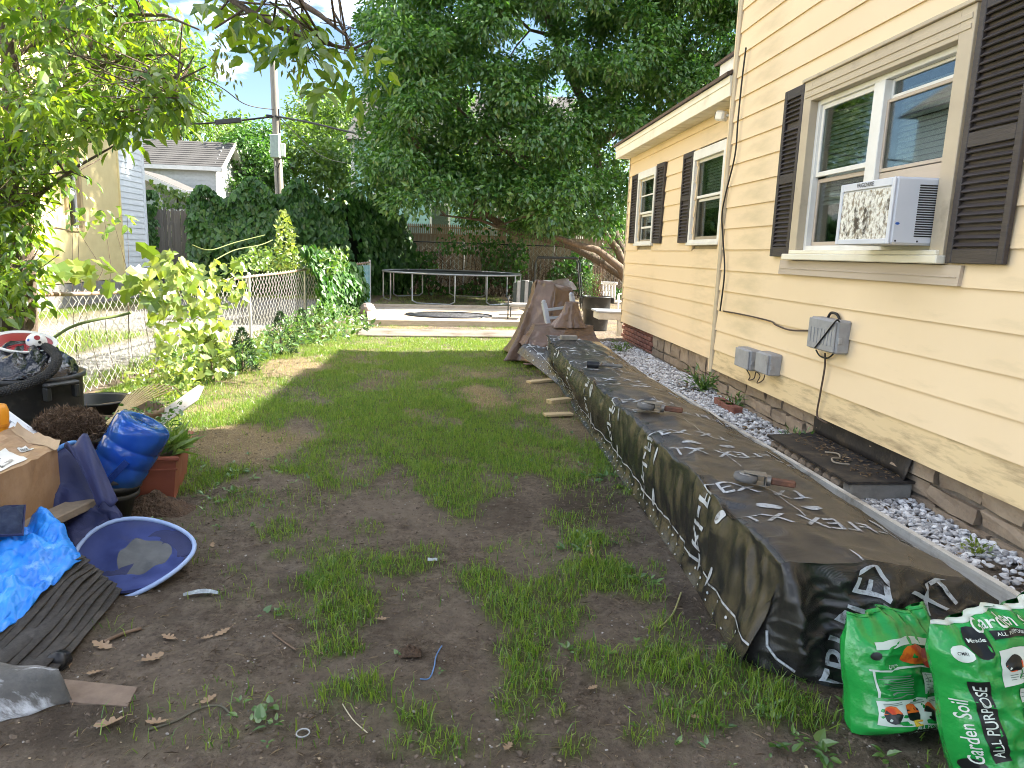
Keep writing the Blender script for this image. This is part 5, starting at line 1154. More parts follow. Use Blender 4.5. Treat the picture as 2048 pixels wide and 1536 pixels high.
for lo, hi in [((LX - .3, 6, .55), (LX, wy0, 6.2)), ((LX - .3, wy1, .55), (LX, yw, 6.2)), ((LX - .3, wy0, .55), (LX, wy1, wz0)), ((LX - .3, wy0, wz1), (LX, wy1, 6.2)), ((LX - 6, 6, .3), (LX - .5, ye - .2, 6.2))]: mb.box(lo, hi)
np_(mb, 'wall', m_lyel)
mb = MB(); mb.box((LX - .3, yw + .002, .3), (LX - .035, ye - .02, 6.2)); mb.box((LX - 6, ye - .02, .3), (LX - .02, ye, 6.2)); np_(mb, 'wall', m_core)
mb = MB(); mb.prism([(-.03, 0), (-.014, .155), (-.03, .165), (-.034, 0)], ye - yw - .12, RZ(0) @ Matrix.Scale(-1, 4, (1, 0, 0))); 
mb = MB(); mb.prism([(.022, 0), (.006, .165), (-.004, .165), (-.004, 0)], ye - yw - .10); nbm = mb.mesh('siding_board')
z = .5
while z < 6.1:
    o = mesh_obj('siding_board', nbm, m_lwhite, nh); o.location = Vector((LX - .03, yw + .02, z)) - NH; z += .16
mb = MB(); mb.bbox((LX - .06, ye - .10, .4), (LX + .02, ye + .01, 6.2), .006); np_(mb, 'corner_trim', m_lwhite)
mb = MB(); mb.bbox((LX - .05, yw - .06, .5), (LX + .03, yw + .01, 6.2), .006); np_(mb, 'corner_trim', m_lyel)
mb = MB(); mb.box((LX - .25, 6, -.05), (LX + .03, ye, .53)); np_(mb, 'foundation', m_conc)
mb = MB(); mb.add([(LX + .5, 5.5, 6.2), (LX + .5, ye + .4, 6.2), (LX - 3, ye + .4, 8.6), (LX - 3, 5.5, 8.6), (LX - 6.5, 5.5, 6.2), (LX - 6.5, ye + .4, 6.2)], [(0, 1, 2, 3), (3, 2, 5, 4), (1, 5, 2), (0, 3, 4), (0, 4, 5, 1)]); np_(mb, 'roof', m_groof)
mb = MB(); frame_rect(mb, LX - .06, LX + .05, wy0 - .02, wy1 + .02, wz0 - .02, wz1 + .02, .11, .14, .08); w = np_(mb, 'window', M('tan_window_casing', (.5, .38, .2), .6))
mb = MB(); frame_rect(mb, LX - .10, LX - .04, wy0 + .09, wy1 - .09, wz0 + .06, wz1 - .12, .045); zm_ = (wz0 + wz1) / 2; mb.bbox((LX - .09, wy0 + .13, zm_ - .02), (LX - .045, wy1 - .13, zm_ + .03), .003); np_(mb, 'sash', m_white, w)
mb = MB(); mb.box((LX - .082, wy0 + .13, wz0 + .1), (LX - .078, wy1 - .13, wz1 - .16)); np_(mb, 'pane', m_glass, w)
for i in range(16):
    o = mesh_obj('blind_slat', bs_me, m_blind, w); o.location = (LX - .16, wy0 + .1, zm_ + .05 + i * .045); o.scale = (1, wy1 - wy0 - .2, 1)

# white garage with grey roof
GY = 34.0; e0 = AY(283, 326, GY); e1 = AY(431, 333, GY); r1 = AY(460, 285, GY + 1.7)
gx1 = e1.x; ez = e1.z; rz_ = r1.z; gy0, gy1 = GY, GY + 3.6; gx0 = e0.x - 4
gg = empty('white_garage', (gx1 - 3, GY, 0), 'white clapboard garage with a grey shingle gable roof behind the stockade fence', 'garage')
GO = Vector((gx1 - 3, GY, 0))
def gp(mb, nm, mat, par=None):
    o = mb.build(nm, mat, par or gg)
    if par is None: o.location = -GO
    return o
mb = MB(); mb.box((gx0, gy0 + .02, 0), (gx1 - .02, gy1 - .02, ez)); mb.add([(gx1 - .02, gy0 + .02, ez), (gx1 - .02, gy1 - .02, ez), (gx1 - .02, (gy0 + gy1) / 2, rz_ - .1)], [(0, 1, 2)]); gp(mb, 'wall', m_gwhite)
mb = MB(); mb.prism([(0, 0), (.02, 0), (.006, .21), (0, .21)], gx1 - gx0, RZ(-math.pi / 2)); bme = mb.mesh('siding_board')
z = 1.6
while z < ez - .1:
    o = mesh_obj('siding_board', bme, m_gwhite, gg); o.location = Vector((gx0, gy0 + .02, z)) - GO; o.scale = (1, 1, 1); o.rotation_euler = (0, 0, 0); z += .21
z = 1.6
while z < rz_ - .3:
    hw = (gy1 - gy0) / 2 * (1 if z < ez else max(.05, (rz_ - z) / (rz_ - ez))) - .02
    mb = MB(); mb.prism([(.02, 0), (.004, .2), (0, .2), (0, 0)], 2 * hw); o = mb.build('siding_board', m_gwhite, gg); o.location = Vector((gx1 - .02, (gy0 + gy1) / 2 - hw, z)) - GO; z += .21
ym = (gy0 + gy1) / 2; ov = .35
for s, yy in ((0, gy0 - .3), (1, gy1 + .3)):
    zz = ez - .05
    rows_ = 12
    for i in range(rows_):
        f0, f1 = i / rows_, (i + 1.12) / rows_
        ya, yb = yy + (ym - yy) * f0, yy + (ym - yy) * min(f1, 1); za, zb = zz + (rz_ - zz) * f0, zz + (rz_ - zz) * min(f1, 1)
        mb = MB(); mb.add([(gx0 - ov, ya, za + .03), (gx1 + ov, ya, za + .03), (gx1 + ov, yb, zb + .005), (gx0 - ov, yb, zb + .005), (gx0 - ov, ya, za), (gx1 + ov, ya, za), (gx1 + ov, yb, zb - .03), (gx0 - ov, yb, zb - .03)], [(0, 1, 2, 3), (4, 7, 6, 5), (0, 4, 5, 1), (1, 5, 6, 2), (2, 6, 7, 3), (3, 7, 4, 0)]); gp(mb, 'shingle_course', m_groof)
mb = MB(); mb.box((gx0 - ov, gy0 - .31, ez - .22), (gx1 + ov, gy0 - .27, ez - .04)); gp(mb, 'fascia', m_white)
for yy in (gy0 - .3, gy1 + .3):
    mb = MB(); a = Vector((gx1 + ov + .01, yy, ez - .06)); b = Vector((gx1 + ov + .01, ym, rz_)); mb.add([a + Vector((0, 0, -.22)), a, b, b + Vector((0, 0, -.24)), a + Vector((.04, 0, -.22)), a + Vector((.04, 0, 0)), b + Vector((.04, 0, 0)), b + Vector((.04, 0, -.24))], [(0, 3, 2, 1), (4, 5, 6, 7), (0, 1, 5, 4), (1, 2, 6, 5), (2, 3, 7, 6), (3, 0, 4, 7)]); gp(mb, 'rake_board', m_white)
    mb = MB(); mb.add([(gx1, yy, ez - .25), (gx1 + ov, yy, ez - .25), (gx1 + ov, ym, rz_ - .2), (gx1, ym, rz_ - .2)], [(0, 1, 2, 3)]); gp(mb, 'soffit', m_white)
wv_ = AX(444, 332, gx1); mb = MB(); frame_rect(mb, gx1 - .01, gx1 + .04, wv_.y - .35, wv_.y + .35, wv_.z - .5, wv_.z + .4, .08); w = gp(mb, 'window', m_white)
mb = MB(); mb.box((gx1 + .004, wv_.y - .27, wv_.z - .42), (gx1 + .012, wv_.y + .27, wv_.z + .32)); gp(mb, 'pane', m_beige, w)
# lean-to in front of the garage
SY = 30.5; a, b = AY(270, 336, SY), AY(408, 396, SY)
sh = empty('lean_to_shed', ((a.x + b.x) / 2, SY, 0), 'low lean-to with a sloping grey roof in front of the white garage', 'shed'); SO = Vector(((a.x + b.x) / 2, SY, 0))
def shp(mb, nm, mat, par=None):
    o = mb.build(nm, mat, par or sh)
    if par is None: o.location = -SO
    return o
mb = MB(); mb.add([(a.x, SY - .25, a.z), (b.x, SY - .25, b.z), (b.x, SY + 3, b.z), (a.x, SY + 3, a.z), (a.x, SY - .25, a.z - .08), (b.x, SY - .25, b.z - .08), (b.x, SY + 3, b.z - .08), (a.x, SY + 3, a.z - .08)], [(0, 3, 2, 1)[::-1], (4, 5, 6, 7)[::-1], (0, 1, 5, 4), (1, 2, 6, 5), (2, 3, 7, 6), (3, 0, 4, 7)]); shp(mb, 'roof', m_groof)
mb = MB(); mb.add([(a.x, SY - .30, a.z - .02), (b.x + .1, SY - .30, b.z - .06), (b.x + .1, SY - .30, b.z - .30), (a.x, SY - .30, a.z - .28), (a.x, SY - .26, a.z - .02), (b.x + .1, SY - .26, b.z - .06), (b.x + .1, SY - .26, b.z - .30), (a.x, SY - .26, a.z - .28)], [(0, 1, 2, 3), (7, 6, 5, 4), (0, 4, 5, 1), (2, 6, 7, 3), (1, 5, 6, 2), (3, 7, 4, 0)]); shp(mb, 'rake_board', m_white)
mb = MB(); mb.add([(a.x, SY, 0), (b.x - .3, SY, 0), (b.x - .3, SY, b.z - .1), (a.x, SY, a.z - .2), (a.x, SY + 2.8, 0), (b.x - .3, SY + 2.8, 0), (b.x - .3, SY + 2.8, b.z - .1), (a.x, SY + 2.8, a.z - .2)], [(0, 1, 2, 3), (1, 5, 6, 2), (0, 3, 7, 4)]); shp(mb, 'wall', M('tan_wall', (.42, .37, .27), .7))
for px in (305, 340, 372):
    c = AY(px, 395, SY); mb = MB(); frame_rect(mb, c.x - .38, c.x + .38, SY - .04, SY - .001, c.z - .5, c.z + .30, .02); mb = MB(); mb.bbox((c.x - .36, SY - .05, c.z - .55), (c.x + .36, SY - .002, c.z + .28), .01); w = shp(mb, 'window', m_gwhite)
    mb = MB(); mb.box((c.x - .28, SY - .058, c.z - .47), (c.x + .28, SY - .052, c.z + .2)); shp(mb, 'pane', m_glass, w)
# teal house behind the big tree
TY = 36.0; t0 = AY(704, 282, TY); TZR = AY(704, 276, TY).z
th = empty('teal_house', (t0.x + 5, TY, 0), 'teal clapboard house glimpsed behind the big tree', 'house'); TO = Vector((t0.x + 5, TY, 0))
def tp_(mb, nm, mat, par=None):
    o = mb.build(nm, mat, par or th)
    if par is None: o.location = -TO
    return o
tx0, tx1 = t0.x, t0.x + 11
mb = MB(); mb.box((tx0, TY + .02, 0), (tx1, TY + 8, TZR)); tp_(mb, 'wall', m_teal)
mb = MB(); mb.box((0, 0, 0), (tx1 - tx0, .02, .012)) ; mb = MB(); mb.add([(0, -.022, 0), (tx1 - tx0, -.022, 0), (tx1 - tx0, -.006, .205), (0, -.006, .205), (0, 0.015, 0), (tx1 - tx0, .015, 0)], [(0, 1, 2, 3), (0, 4, 5, 1)]); tb = mb.mesh('siding_board'); z = .5
while z < TZR - .1:
    o = mesh_obj('siding_board', tb, m_teal, th); o.location = Vector((tx0, TY + .02, z)) - TO; z += .2
mb = MB(); mb.bbox((tx0 - .05, TY - .03, .3), (tx0 + .12, TY + .1, TZR), .01); tp_(mb, 'corner_trim', m_gwhite)
for px, py in ((850, 330), (880, 440), (1010, 400), (1130, 440), (760, 420)):
    c = AY(px, py, TY); mb = MB(); mb.bbox((c.x - .5, TY - .06, c.z - .8), (c.x + .5, TY - .01, c.z + .8), .01); w = tp_(mb, 'window', m_white); mb = MB(); mb.box((c.x - .4, TY - .068, c.z - .7), (c.x + .4, TY - .062, c.z + .7)); tp_(mb, 'pane', m_glass, w)
r0 = AY(690, 280, TY - .4); mb = MB(); mb.add([(r0.x, TY - .5, TZR - .1), (tx1 + .4, TY - .5, TZR - .1), (tx1 + .4, TY + 4, TZR + 3.2), (r0.x + .5, TY + 4, TZR + 3.2), (tx1 + .4, TY + 8.5, TZR - .1), (r0.x, TY + 8.5, TZR - .1)], [(0, 1, 2, 3), (3, 2, 4, 5), (0, 3, 5), (1, 4, 2), (0, 5, 4, 1)]); tp_(mb, 'roof', m_groof)

# ---- stockade fence
m_stock = M('grey_picket', (.235, .215, .195), .85, (.17, .155, .14), 6, bump=.35, bscale=25, stretch=(4, 4, .4), rnd=.18)
SFY = 23.2; sx0, sx1 = AY(268, 450, SFY).x, AY(420, 450, SFY).x; szt = AY(350, 416, SFY).z
sf = empty('stockade_fence', (sx0, SFY, 0), 'tall grey wooden stockade fence between the house and the vines', 'fence')
mb = MB(); mb.add([(0, -.012, 0), (.092, -.012, 0), (.092, -.012, szt - .06), (.046, -.012, szt), (0, -.012, szt - .06), (0, .012, 0), (.092, .012, 0), (.092, .012, szt - .06), (.046, .012, szt), (0, .012, szt - .06)], [(0, 1, 2, 3, 4), (9, 8, 7, 6, 5), (0, 5, 6, 1), (1, 6, 7, 2), (2, 7, 8, 3), (3, 8, 9, 4), (4, 9, 5, 0)]); pkm = mb.mesh('picket')
n = int((sx1 - sx0) / .1)
for i in range(n):
    o = mesh_obj('picket', pkm, m_stock, sf); o.location = (i * .1, random.uniform(-.01, .01), random.uniform(-.06, .02)); o.rotation_euler = (0, random.uniform(-.008, .008), 0)
for zz in (.6, 2.1):
    mb = MB(); mb.bbox((0, .013, zz), (n * .1, .06, zz + .09), .004); mb.build('rail', m_stock, sf)
# ---- tan back fence
m_tan = M('tan_fence_board', (.33, .25, .16), .75, (.26, .19, .12), 5, bump=.15, stretch=(3, 3, .5), rnd=.08, stain=(.15, .12, .08), sscale=2, slo=.55, shi=.75)
BFY = 27.4; bz = AY(1000, 452, BFY).z; bx0, bx1 = -2.6, 9.0
bf = empty('back_fence', (bx0, BFY, 0), 'tan board fence with a picket top along the back of the yard', 'fence')
n = int((bx1 - bx0) / .15); h0 = bz - .42
mb = MB(); mb.bbox((.003, -.012, 0), (.147, .012, h0), .003); bm_ = mb.mesh('board')
mb = MB(); mb.add([(.02, -.01, h0 + .05), (.075, -.01, h0 + .05), (.075, -.01, bz - .05), (.048, -.01, bz), (.02, -.01, bz - .05), (.02, .01, h0 + .05), (.075, .01, h0 + .05), (.075, .01, bz - .05), (.048, .01, bz), (.02, .01, bz - .05)], [(0, 1, 2, 3, 4), (9, 8, 7, 6, 5), (0, 5, 6, 1), (1, 6, 7, 2), (2, 7, 8, 3), (3, 8, 9, 4), (4, 9, 5, 0)]); pm_ = mb.mesh('picket')
for i in range(n):
    o = mesh_obj('board', bm_, m_tan, bf); o.location = (i * .15, 0, 0)
    for k in (0, .075):
        o = mesh_obj('picket', pm_, m_tan, bf); o.location = (i * .15 + k, 0, 0)
for zz in (h0, h0 - .9, bz - .16):
    mb = MB(); mb.bbox((0, -.045, zz), (n * .15, -.013, zz + .05), .004); mb.build('rail', m_tan, bf)

# ---- chain link
m_wirem = M('galvanised_wire', (.62, .62, .60), .4, (.5, .5, .48), 20, metal=.25, bump=0)
m_rail = M('rusty_rail', (.34, .24, .17), .65, (.24, .14, .09), 10, bump=.2, stain=(.42, .40, .37), sscale=5, slo=.5, shi=.65, metal=.2)
m_post = M('galvanised_post', (.45, .46, .45), .5, (.36, .36, .35), 8, metal=.3, bump=.1)
def chain_panel(P, Q, zb0, zb1, zt0, zt1, pitch, r, nside=3):
    """woven diamonds between two posts as real wires"""
    L_ = math.hypot(Q[0] - P[0], Q[1] - P[1]); nw = int(L_ / pitch); D = Vector((Q[0] - P[0], Q[1] - P[1], 0)) / L_; Nn = Vector((-D.y, D.x, 0))
    V = []; F = []
    for i in range(nw):
        z_b = zb0 + (zb1 - zb0) * i / nw; z_t = zt0 + (zt1 - zt0) * i / nw; m_ = max(2, int((z_t - z_b) / (pitch * .95)))
        pts = []
        for k in range(m_ + 1):
            s = (i + (k % 2 if i % 2 == 0 else 1 - k % 2)) * pitch; off = r * 1.2 * (1 if k % 2 else -1)
            pts.append(Vector((P[0], P[1], 0)) + D * s + Nn * off + Vector((0, 0, z_b + (z_t - z_b) * k / m_)))
        b = len(V)
        for k, p in enumerate(pts):
            for a in range(nside):
                an = 2 * math.pi * a / nside; V.append(p + (Nn * math.cos(an) + Vector((D.x * math.sin(an), D.y * math.sin(an), 0))) * r)
        for k in range(m_):
            for a in range(nside): F.append((b + k * nside + a, b + k * nside + (a + 1) % nside, b + (k + 1) * nside + (a + 1) % nside, b + (k + 1) * nside + a))
    return V, F
FP = [(-4.35, 2.6, 1.15), (-3.85, 6.4, 1.10), (-3.66, 9.13, 1.0), (-3.38, 12.3, 1.06), (-3.1, 15.5, 1.1), (-2.7, 18.0, 1.15), (-2.3, 20.5, 1.2)]
cf = empty('chain_link_fence', (-3.66, 9.13, 0), 'rusty railed chain link fence along the left side of the yard', 'fence'); CO = Vector((-3.66, 9.13, 0))
def cp(mb, nm, mat):
    o = mb.build(nm, mat, cf); o.location = -CO; return o
for i, (x, y, zt) in enumerate(FP):
    mb = MB(); mb.tube([(x, y, -.1), (x, y, zt + .03)], .030 if i in (2, 6) else .022, 10); mb.lathe([(0, .05), (.02, .045), (.033, .02), (.033, 0)], 10, T(x, y, zt + .02)); cp(mb, 'post', m_post)
for i in range(len(FP) - 1):
    a, b = FP[i], FP[i + 1]
    mb = MB(); mb.tube([(a[0], a[1], a[2]), ((a[0] + b[0]) / 2, (a[1] + b[1]) / 2, (a[2] + b[2]) / 2 - .015), (b[0], b[1], b[2])], .021, 8); cp(mb, 'rail', m_rail)
    near = i < 2
    V, F = chain_panel(a, b, .03, .03, a[2] + .03, b[2] + .03, .062 if near else .08, .0036 if near else .0042)
    mb = MB(); mb.add(V, F, True); cp(mb, 'wire_mesh', m_wirem)
# bluish slats in the farthest panel
m_slat = M('faded_blue_slat', (.20, .40, .44), .6, (.16, .32, .38), 4, bump=.05, rnd=.15)
a, b = FP[5], FP[6]; sl_ = MB(); sl_.box((-.022, -.004, .06), (.022, .004, 1.12)); slm = sl_.mesh('privacy_slat')
for i in range(38):
    f_ = (i + .5) / 38; o = mesh_obj('privacy_slat', slm, m_slat, cf); o.location = Vector((a[0] + (b[0] - a[0]) * f_, a[1] + (b[1] - a[1]) * f_, 0)) - CO; o.rotation_euler = (0, 0, math.atan2(b[1] - a[1], b[0] - a[0]))
# back chain link
BY = 26.7; ct = AY(950, 487, BY).z; cb = empty('back_chain_fence', (0, BY, 0), 'tall chain link fence in front of the tan back fence', 'fence')
for px in (757, 928, 1108, 1170, 1230):
    x = AY(px, 500, BY).x; mb = MB(); mb.tube([(x, 0, -.05), (x, 0, ct + .05)], .03, 8); mb.build('post', m_post, cb)
mb = MB(); mb.tube([(-2.9, 0, ct), (7, 0, ct)], .022, 8); mb.build('rail', m_blkmet, cb)
V, F = chain_panel((-2.9, 0), (7, 0), .05, .05, ct, ct, .11, .004); mb = MB(); mb.add(V, F, True); mb.build('wire_mesh', m_wirem, cb)

# ---- utility pole and lines
m_pole = M('weathered_pole', (.34, .31, .27), .85, (.24, .215, .185), 6, bump=.4, bscale=12, stretch=(6, 6, .35))
UY = 30.0; ub, ut = AY(561, 430, UY), AY(546, 120, UY)
up_ = empty('utility_pole', (ub.x, UY, 0), 'leaning weathered wooden utility pole with a grey box on it', 'utility pole'); UO = Vector((ub.x, UY, 0))
def upp(mb, nm, mat):
    o = mb.build(nm, mat, up_); o.location = -UO; return o
dirv = (ut - ub).normalized(); base = ub - dirv * (ub.z / dirv.z)
mb = MB(); mb.tube([base, base.lerp(ut, .5), ut], [.19, .165, .135], 14); upp(mb, 'pole', m_pole)
c = AY(551, 292, UY - .2); mb = MB(); mb.bbox((c.x - .17, UY - .36, c.z - .45), (c.x + .17, UY - .12, c.z + .42), .02); upp(mb, 'equipment_box', M('pale_green_box', (.46, .55, .50), .5))
c = AY(563, 300, UY); mb = MB(); mb.bbox((c.x, UY - .1, c.z - .25), (c.x + .14, UY + .1, c.z + .25), .01); upp(mb, 'meter', m_gwhite)
mb = MB(); mb.tube([AY(550, 318, UY - .2), AY(551, 332, UY - .25), AY(556, 336, UY - .25), AY(559, 326, UY - .2)], .025, 6); mb.tube([AY(555, 336, UY - .2), AY(558, 425, UY - .2)], .02, 6); upp(mb, 'conduit', m_blackwire)
mb = MB(); q = AY(549, 235, UY); mb.tube([q + Vector((-.3, 0, .05)), q + Vector((.25, -.1, 0))], .06, 8); mb.tube([q + Vector((.2, -.15, .3)), q + Vector((.22, -.15, -.6))], .03, 6); upp(mb, 'line_bracket', m_blackwire)
def line(name, pts, r, label, mat=None):
    return cable(name, pts, r, mat or m_blackwire, label, 'power line', 6, 10)
line('overhead_line', [AY(-150, 262, 26), AY(150, 249, 27.5), AY(400, 247, 29), AY(549, 233, UY - .1)], .035, 'thick black line running left from the utility pole')
line('overhead_line', [AY(549, 232, UY - .1), AY(620, 245, 28.5), AY(700, 264, 27), AY(800, 285, 25.5), AY(1000, 310, 24)], .035, 'thick black line running right from the utility pole into the tree')
line('overhead_line', [AY(250, 90, 24), AY(425, 165, 27), AY(490, 208, 28.8), AY(548, 219, UY - .1)], .02, 'thin line sagging down to the pole from the upper left')
line('overhead_line', [AY(552, 228, UY - .1), AY(640, 310, 33), AY(705, 328, 35.9)], .015, 'thin drop line from the pole to the teal house')
a, b = AY(430, 245, 29.0), AY(482, 240, 29.4); mb = MB(); mb.bbox((-.09, -.09, 0), (.09, .09, (b - a).length), .02, align(a, b)); o = mb.build('splice_case', m_black); tag(o, 'black splice case hanging on the left power line', 'splice case')
# ================================================================== TREES AND PLANTS
m_bark = M('bark', (.085, .062, .045), .9, (.15, .115, .085), 9, bump=.8, bscale=14, stretch=(3, 3, .7), bdist=.03)
m_barkp = M('tan_bark', (.12, .085, .06), .9, (.19, .135, .095), 7, bump=.6, bscale=12, stretch=(2, 2, .7), bdist=.03)
def inpoly(x, y, poly):
    c = False; j = len(poly) - 1
    for i in range(len(poly)):
        if (poly[i][1] > y) != (poly[j][1] > y) and x < (poly[j][0] - poly[i][0]) * (y - poly[i][1]) / (poly[j][1] - poly[i][1]) + poly[i][0]: c = not c
        j = i
    return c
def pick(poly, n, rng, gaps=()):
    xs_ = [p[0] for p in poly]; ys_ = [p[1] for p in poly]; out = []
    while len(out) < n:
        x, y = rng.uniform(min(xs_), max(xs_)), rng.uniform(min(ys_), max(ys_))
        if inpoly(x, y, poly) and not any(((x - g[0]) / g[2]) ** 2 + ((y - g[1]) / g[3]) ** 2 < 1 for g in gaps): out.append((x, y))
    return out
def limb(mb, pts, r0, r1, n=8):
    m_ = len(pts); mb.tube(pts, [r0 + (r1 - r0) * i / (m_ - 1) for i in range(m_)], n)
rt = random.Random(21)
def twigs_to(mb, roots, centers, r=.03, reach=2.2):
    roots = [p.lerp(q, f) for p, q in zip(roots[:-1], roots[1:]) if (p - q).length < 3.0 for f in (0, .12, .25, .37, .5, .62, .75, .87)]
    for c in centers:
        q = min(roots, key=lambda p: (p - c).length)
        if (q - c).length > reach: continue
        mid = q.lerp(c, .5) + Vector((rt.gauss(0, .15), rt.gauss(0, .15), rt.uniform(-.1, .3)))
        mb.tube([q, mid, c], [r, r * .7, r * .25], 5)
# ---- big tree at the back
m_leafA = LEAF('maple_leaf', (.026, .100, .016), (.120, .240, .042), .36, (1.4, 1.6, .55), .06, .4)
def px_path(L): return [AY(a, b, c) for a, b, c in L]
la = px_path([(1275, 600, 24.0), (1250, 555, 23.8), (1200, 522, 23.5), (1145, 492, 23.2), (1080, 475, 23), (1024, 465, 22.8), (960, 420, 22.6), (919, 387, 22.4), (860, 330, 22), (810, 250, 21.8)])
lb = px_path([(1275, 600, 24.1), (1262, 540, 24.2), (1232, 480, 24.4), (1205, 400, 24.6), (1190, 300, 24.8), (1175, 220, 25), (1140, 150, 25), (1108, 72, 25), (1085, 10, 25), (1060, -60, 25)])
lc = px_path([(1205, 400, 24.6), (1100, 330, 23.5), (1000, 300, 22.5), (900, 200, 22)]); ld = px_path([(1190, 300, 24.8), (1300, 200, 24.5), (1400, 80, 24)]); le = px_path([(1108, 72, 25), (1060, 60, 25), (1010, 10, 25)]); lf = px_path([(1140, 150, 25), (1130, 60, 25), (1120, -50, 25)])
lg = px_path([(1024, 465, 22.8), (960, 440, 22), (880, 430, 21.5)])
bt_ = empty('big_tree', (la[0].x, la[0].y, 0), 'huge leafy tree leaning over the back fence and house wing', 'tree'); BO = Vector((la[0].x, la[0].y, 0))
rng = random.Random(4)
poly = [(725, 30), (735, 110), (700, 170), (725, 250), (705, 330), (745, 400), (850, 455), (960, 440), (1060, 455), (1150, 460), (1240, 445), (1265, 400), (1330, 300), (1500, 220), (1700, 60), (1700, -260), (780, -260)]
gaps = [(1045, 85, 62, 60), (1115, 175, 28, 70), (905, 405, 40, 30), (1150, 20, 25, 40), (990, 420, 40, 26), (1180, 420, 30, 20)]
cen = []
for x, y in pick(poly, 560, rng, gaps): cen.append(AY(x, y, rng.uniform(19.8, 26.5) if x < 1250 else rng.uniform(20, 25)))
for x, y in pick(poly, 90, rng): cen.append(AY(x, y, rng.uniform(26.5, 28.5)))
cen = [c for c in cen if not (c.x > 2.6 and c.y < 12.6 and c.z < 5)]
mb = MB(); 
for l_, r0, r1 in ((la, .17, .07), (lb, .24, .09), (lc, .10, .04), (ld, .12, .05), (le, .07, .03), (lf, .07, .03), (lg, .06, .02)): limb(mb, l_, r0, r1)
roots = la[3:] + lb[3:] + lc + ld + le + lf + lg
o = mb.build('trunk', m_barkp if False else m_bark, bt_); o.location = -BO
mb = MB(); twigs_to(mb, roots, cen[::3], .035); o = mb.build('branches', m_bark, bt_); o.location = -BO; o['kind'] = 'stuff'
C_ = np.array([c[:] for c in cen]) - np.array(BO[:]); R_ = np.array([rng.uniform(.45, 1.05) for _ in cen])
leaf_obj('crown', [clump_leaves(C_, R_, 360, .165, 'simple', .65, .65, RNG, .7)], m_leafA, bt_)
# tan leaning trunks beside the house corner
e = empty('leaning_tree', (6.0, 23.6, 0), 'bare tan trunk leaning left beside the corner of the house', 'tree'); EO = Vector((6.0, 23.6, 0))
mb = MB(); limb(mb, px_path([(1262, 575, 22.6), (1240, 535, 22.4), (1195, 500, 22.2), (1150, 488, 22), (1110, 474, 21.9)]), .15, .07, 10); o = mb.build('trunk', m_barkp, e); o.location = -EO
mb = MB(); limb(mb, px_path([(1262, 560, 22.9), (1235, 500, 23), (1212, 470, 23.1), (1190, 430, 23.2), (1180, 380, 23.3)]), .14, .06, 8); o = mb.build('trunk', m_barkp, e); o.location = -EO
c2 = [AY(x, y, rng.uniform(21.8, 23.4)) for x, y in [(1110, 474), (1080, 460), (1160, 440), (1185, 380), (1200, 410), (1060, 470), (1130, 455), (1230, 440), (1245, 470), (1215, 500), (1030, 455)]]
leaf_obj('crown', [clump_leaves(np.array([c[:] for c in c2]) - np.array(EO[:]), np.full(len(c2), .55), 150, .12, 'lance', .8, .6, RNG, .5)], m_leafA, e)

# ---- sunlit far trees
m_leafB = LEAF('sunny_leaf', (.05, .12, .015), (.19, .28, .05), .42, (1.4, 1.5, .5), .05, .45)
def far_tree(label, poly, Y0_, Y1_, n, R0, R1, per, size, base, mat, gaps=(), name='far_tree', shape='simple'):
    b = AY(base[0], base[1], (Y0_ + Y1_) / 2); O = Vector((b.x, b.y, 0)); e = empty(name, O, label, 'tree', 'trees beyond the fences')
    cs = [AY(x, y, rng.uniform(Y0_, Y1_)) for x, y in pick(poly, n, rng, gaps)]
    top = max(c.z for c in cs); mb = MB(); mb.tube([(0, 0, -.2), (.1, 0, top * .35), (-.1, .1, top * .75)], [.25, .18, .06], 8); mb.build('trunk', m_bark, e)
    mb = MB(); twigs_to(mb, [Vector((0, 0, top * f)) for f in (.3, .5, .7)], [c - O for c in cs[::3]], .05); mb.build('branches', m_bark, e)['kind'] = 'stuff'
    leaf_obj('crown', [clump_leaves(np.array([(c - O)[:] for c in cs]), np.array([rng.uniform(R0, R1) for _ in cs]), per, size, shape, .5, .75, RNG, .5)], mat, e)
    return e
far_tree('bright sunlit tree right behind the utility pole', [(560, 235), (620, 250), (665, 300), (690, 360), (660, 420), (560, 420), (480, 400), (500, 330), (545, 290)], 38, 42, 60, .7, 1.4, 150, .26, (590, 420), m_leafB)
far_tree('dark green tree left of the utility pole behind the garage gable', [(470, 270), (545, 240), (560, 330), (540, 400), (480, 395), (465, 330)], 36, 39, 34, .6, 1.1, 150, .24, (510, 420), m_leafA)
far_tree('tall pale green tree to the right of the utility pole', [(590, 205), (650, 180), (705, 205), (715, 300), (700, 380), (640, 330), (590, 250)], 46, 52, 60, .8, 1.6, 120, .30, (660, 400), m_leafB)
far_tree('rounded tree rising behind the garage roof', [(240, 60), (370, 70), (405, 170), (430, 285), (380, 285), (290, 280), (240, 200)], 37, 42, 70, .8, 1.5, 150, .26, (360, 300), m_leafB)
far_tree('small yellow green tree between the garage and the pole', [(430, 255), (480, 235), (500, 270), (470, 300), (435, 290)], 50, 54, 16, .8, 1.2, 110, .30, (460, 300), m_leafB)
far_tree('green tree behind the teal house at the back', [(700, 330), (760, 300), (1250, 300), (1260, 460), (700, 440)], 31, 34.5, 60, .7, 1.3, 110, .2, (1000, 460), m_leafB, ((870, 400, 60, 50), (1000, 440, 60, 30), (725, 360, 30, 60)))

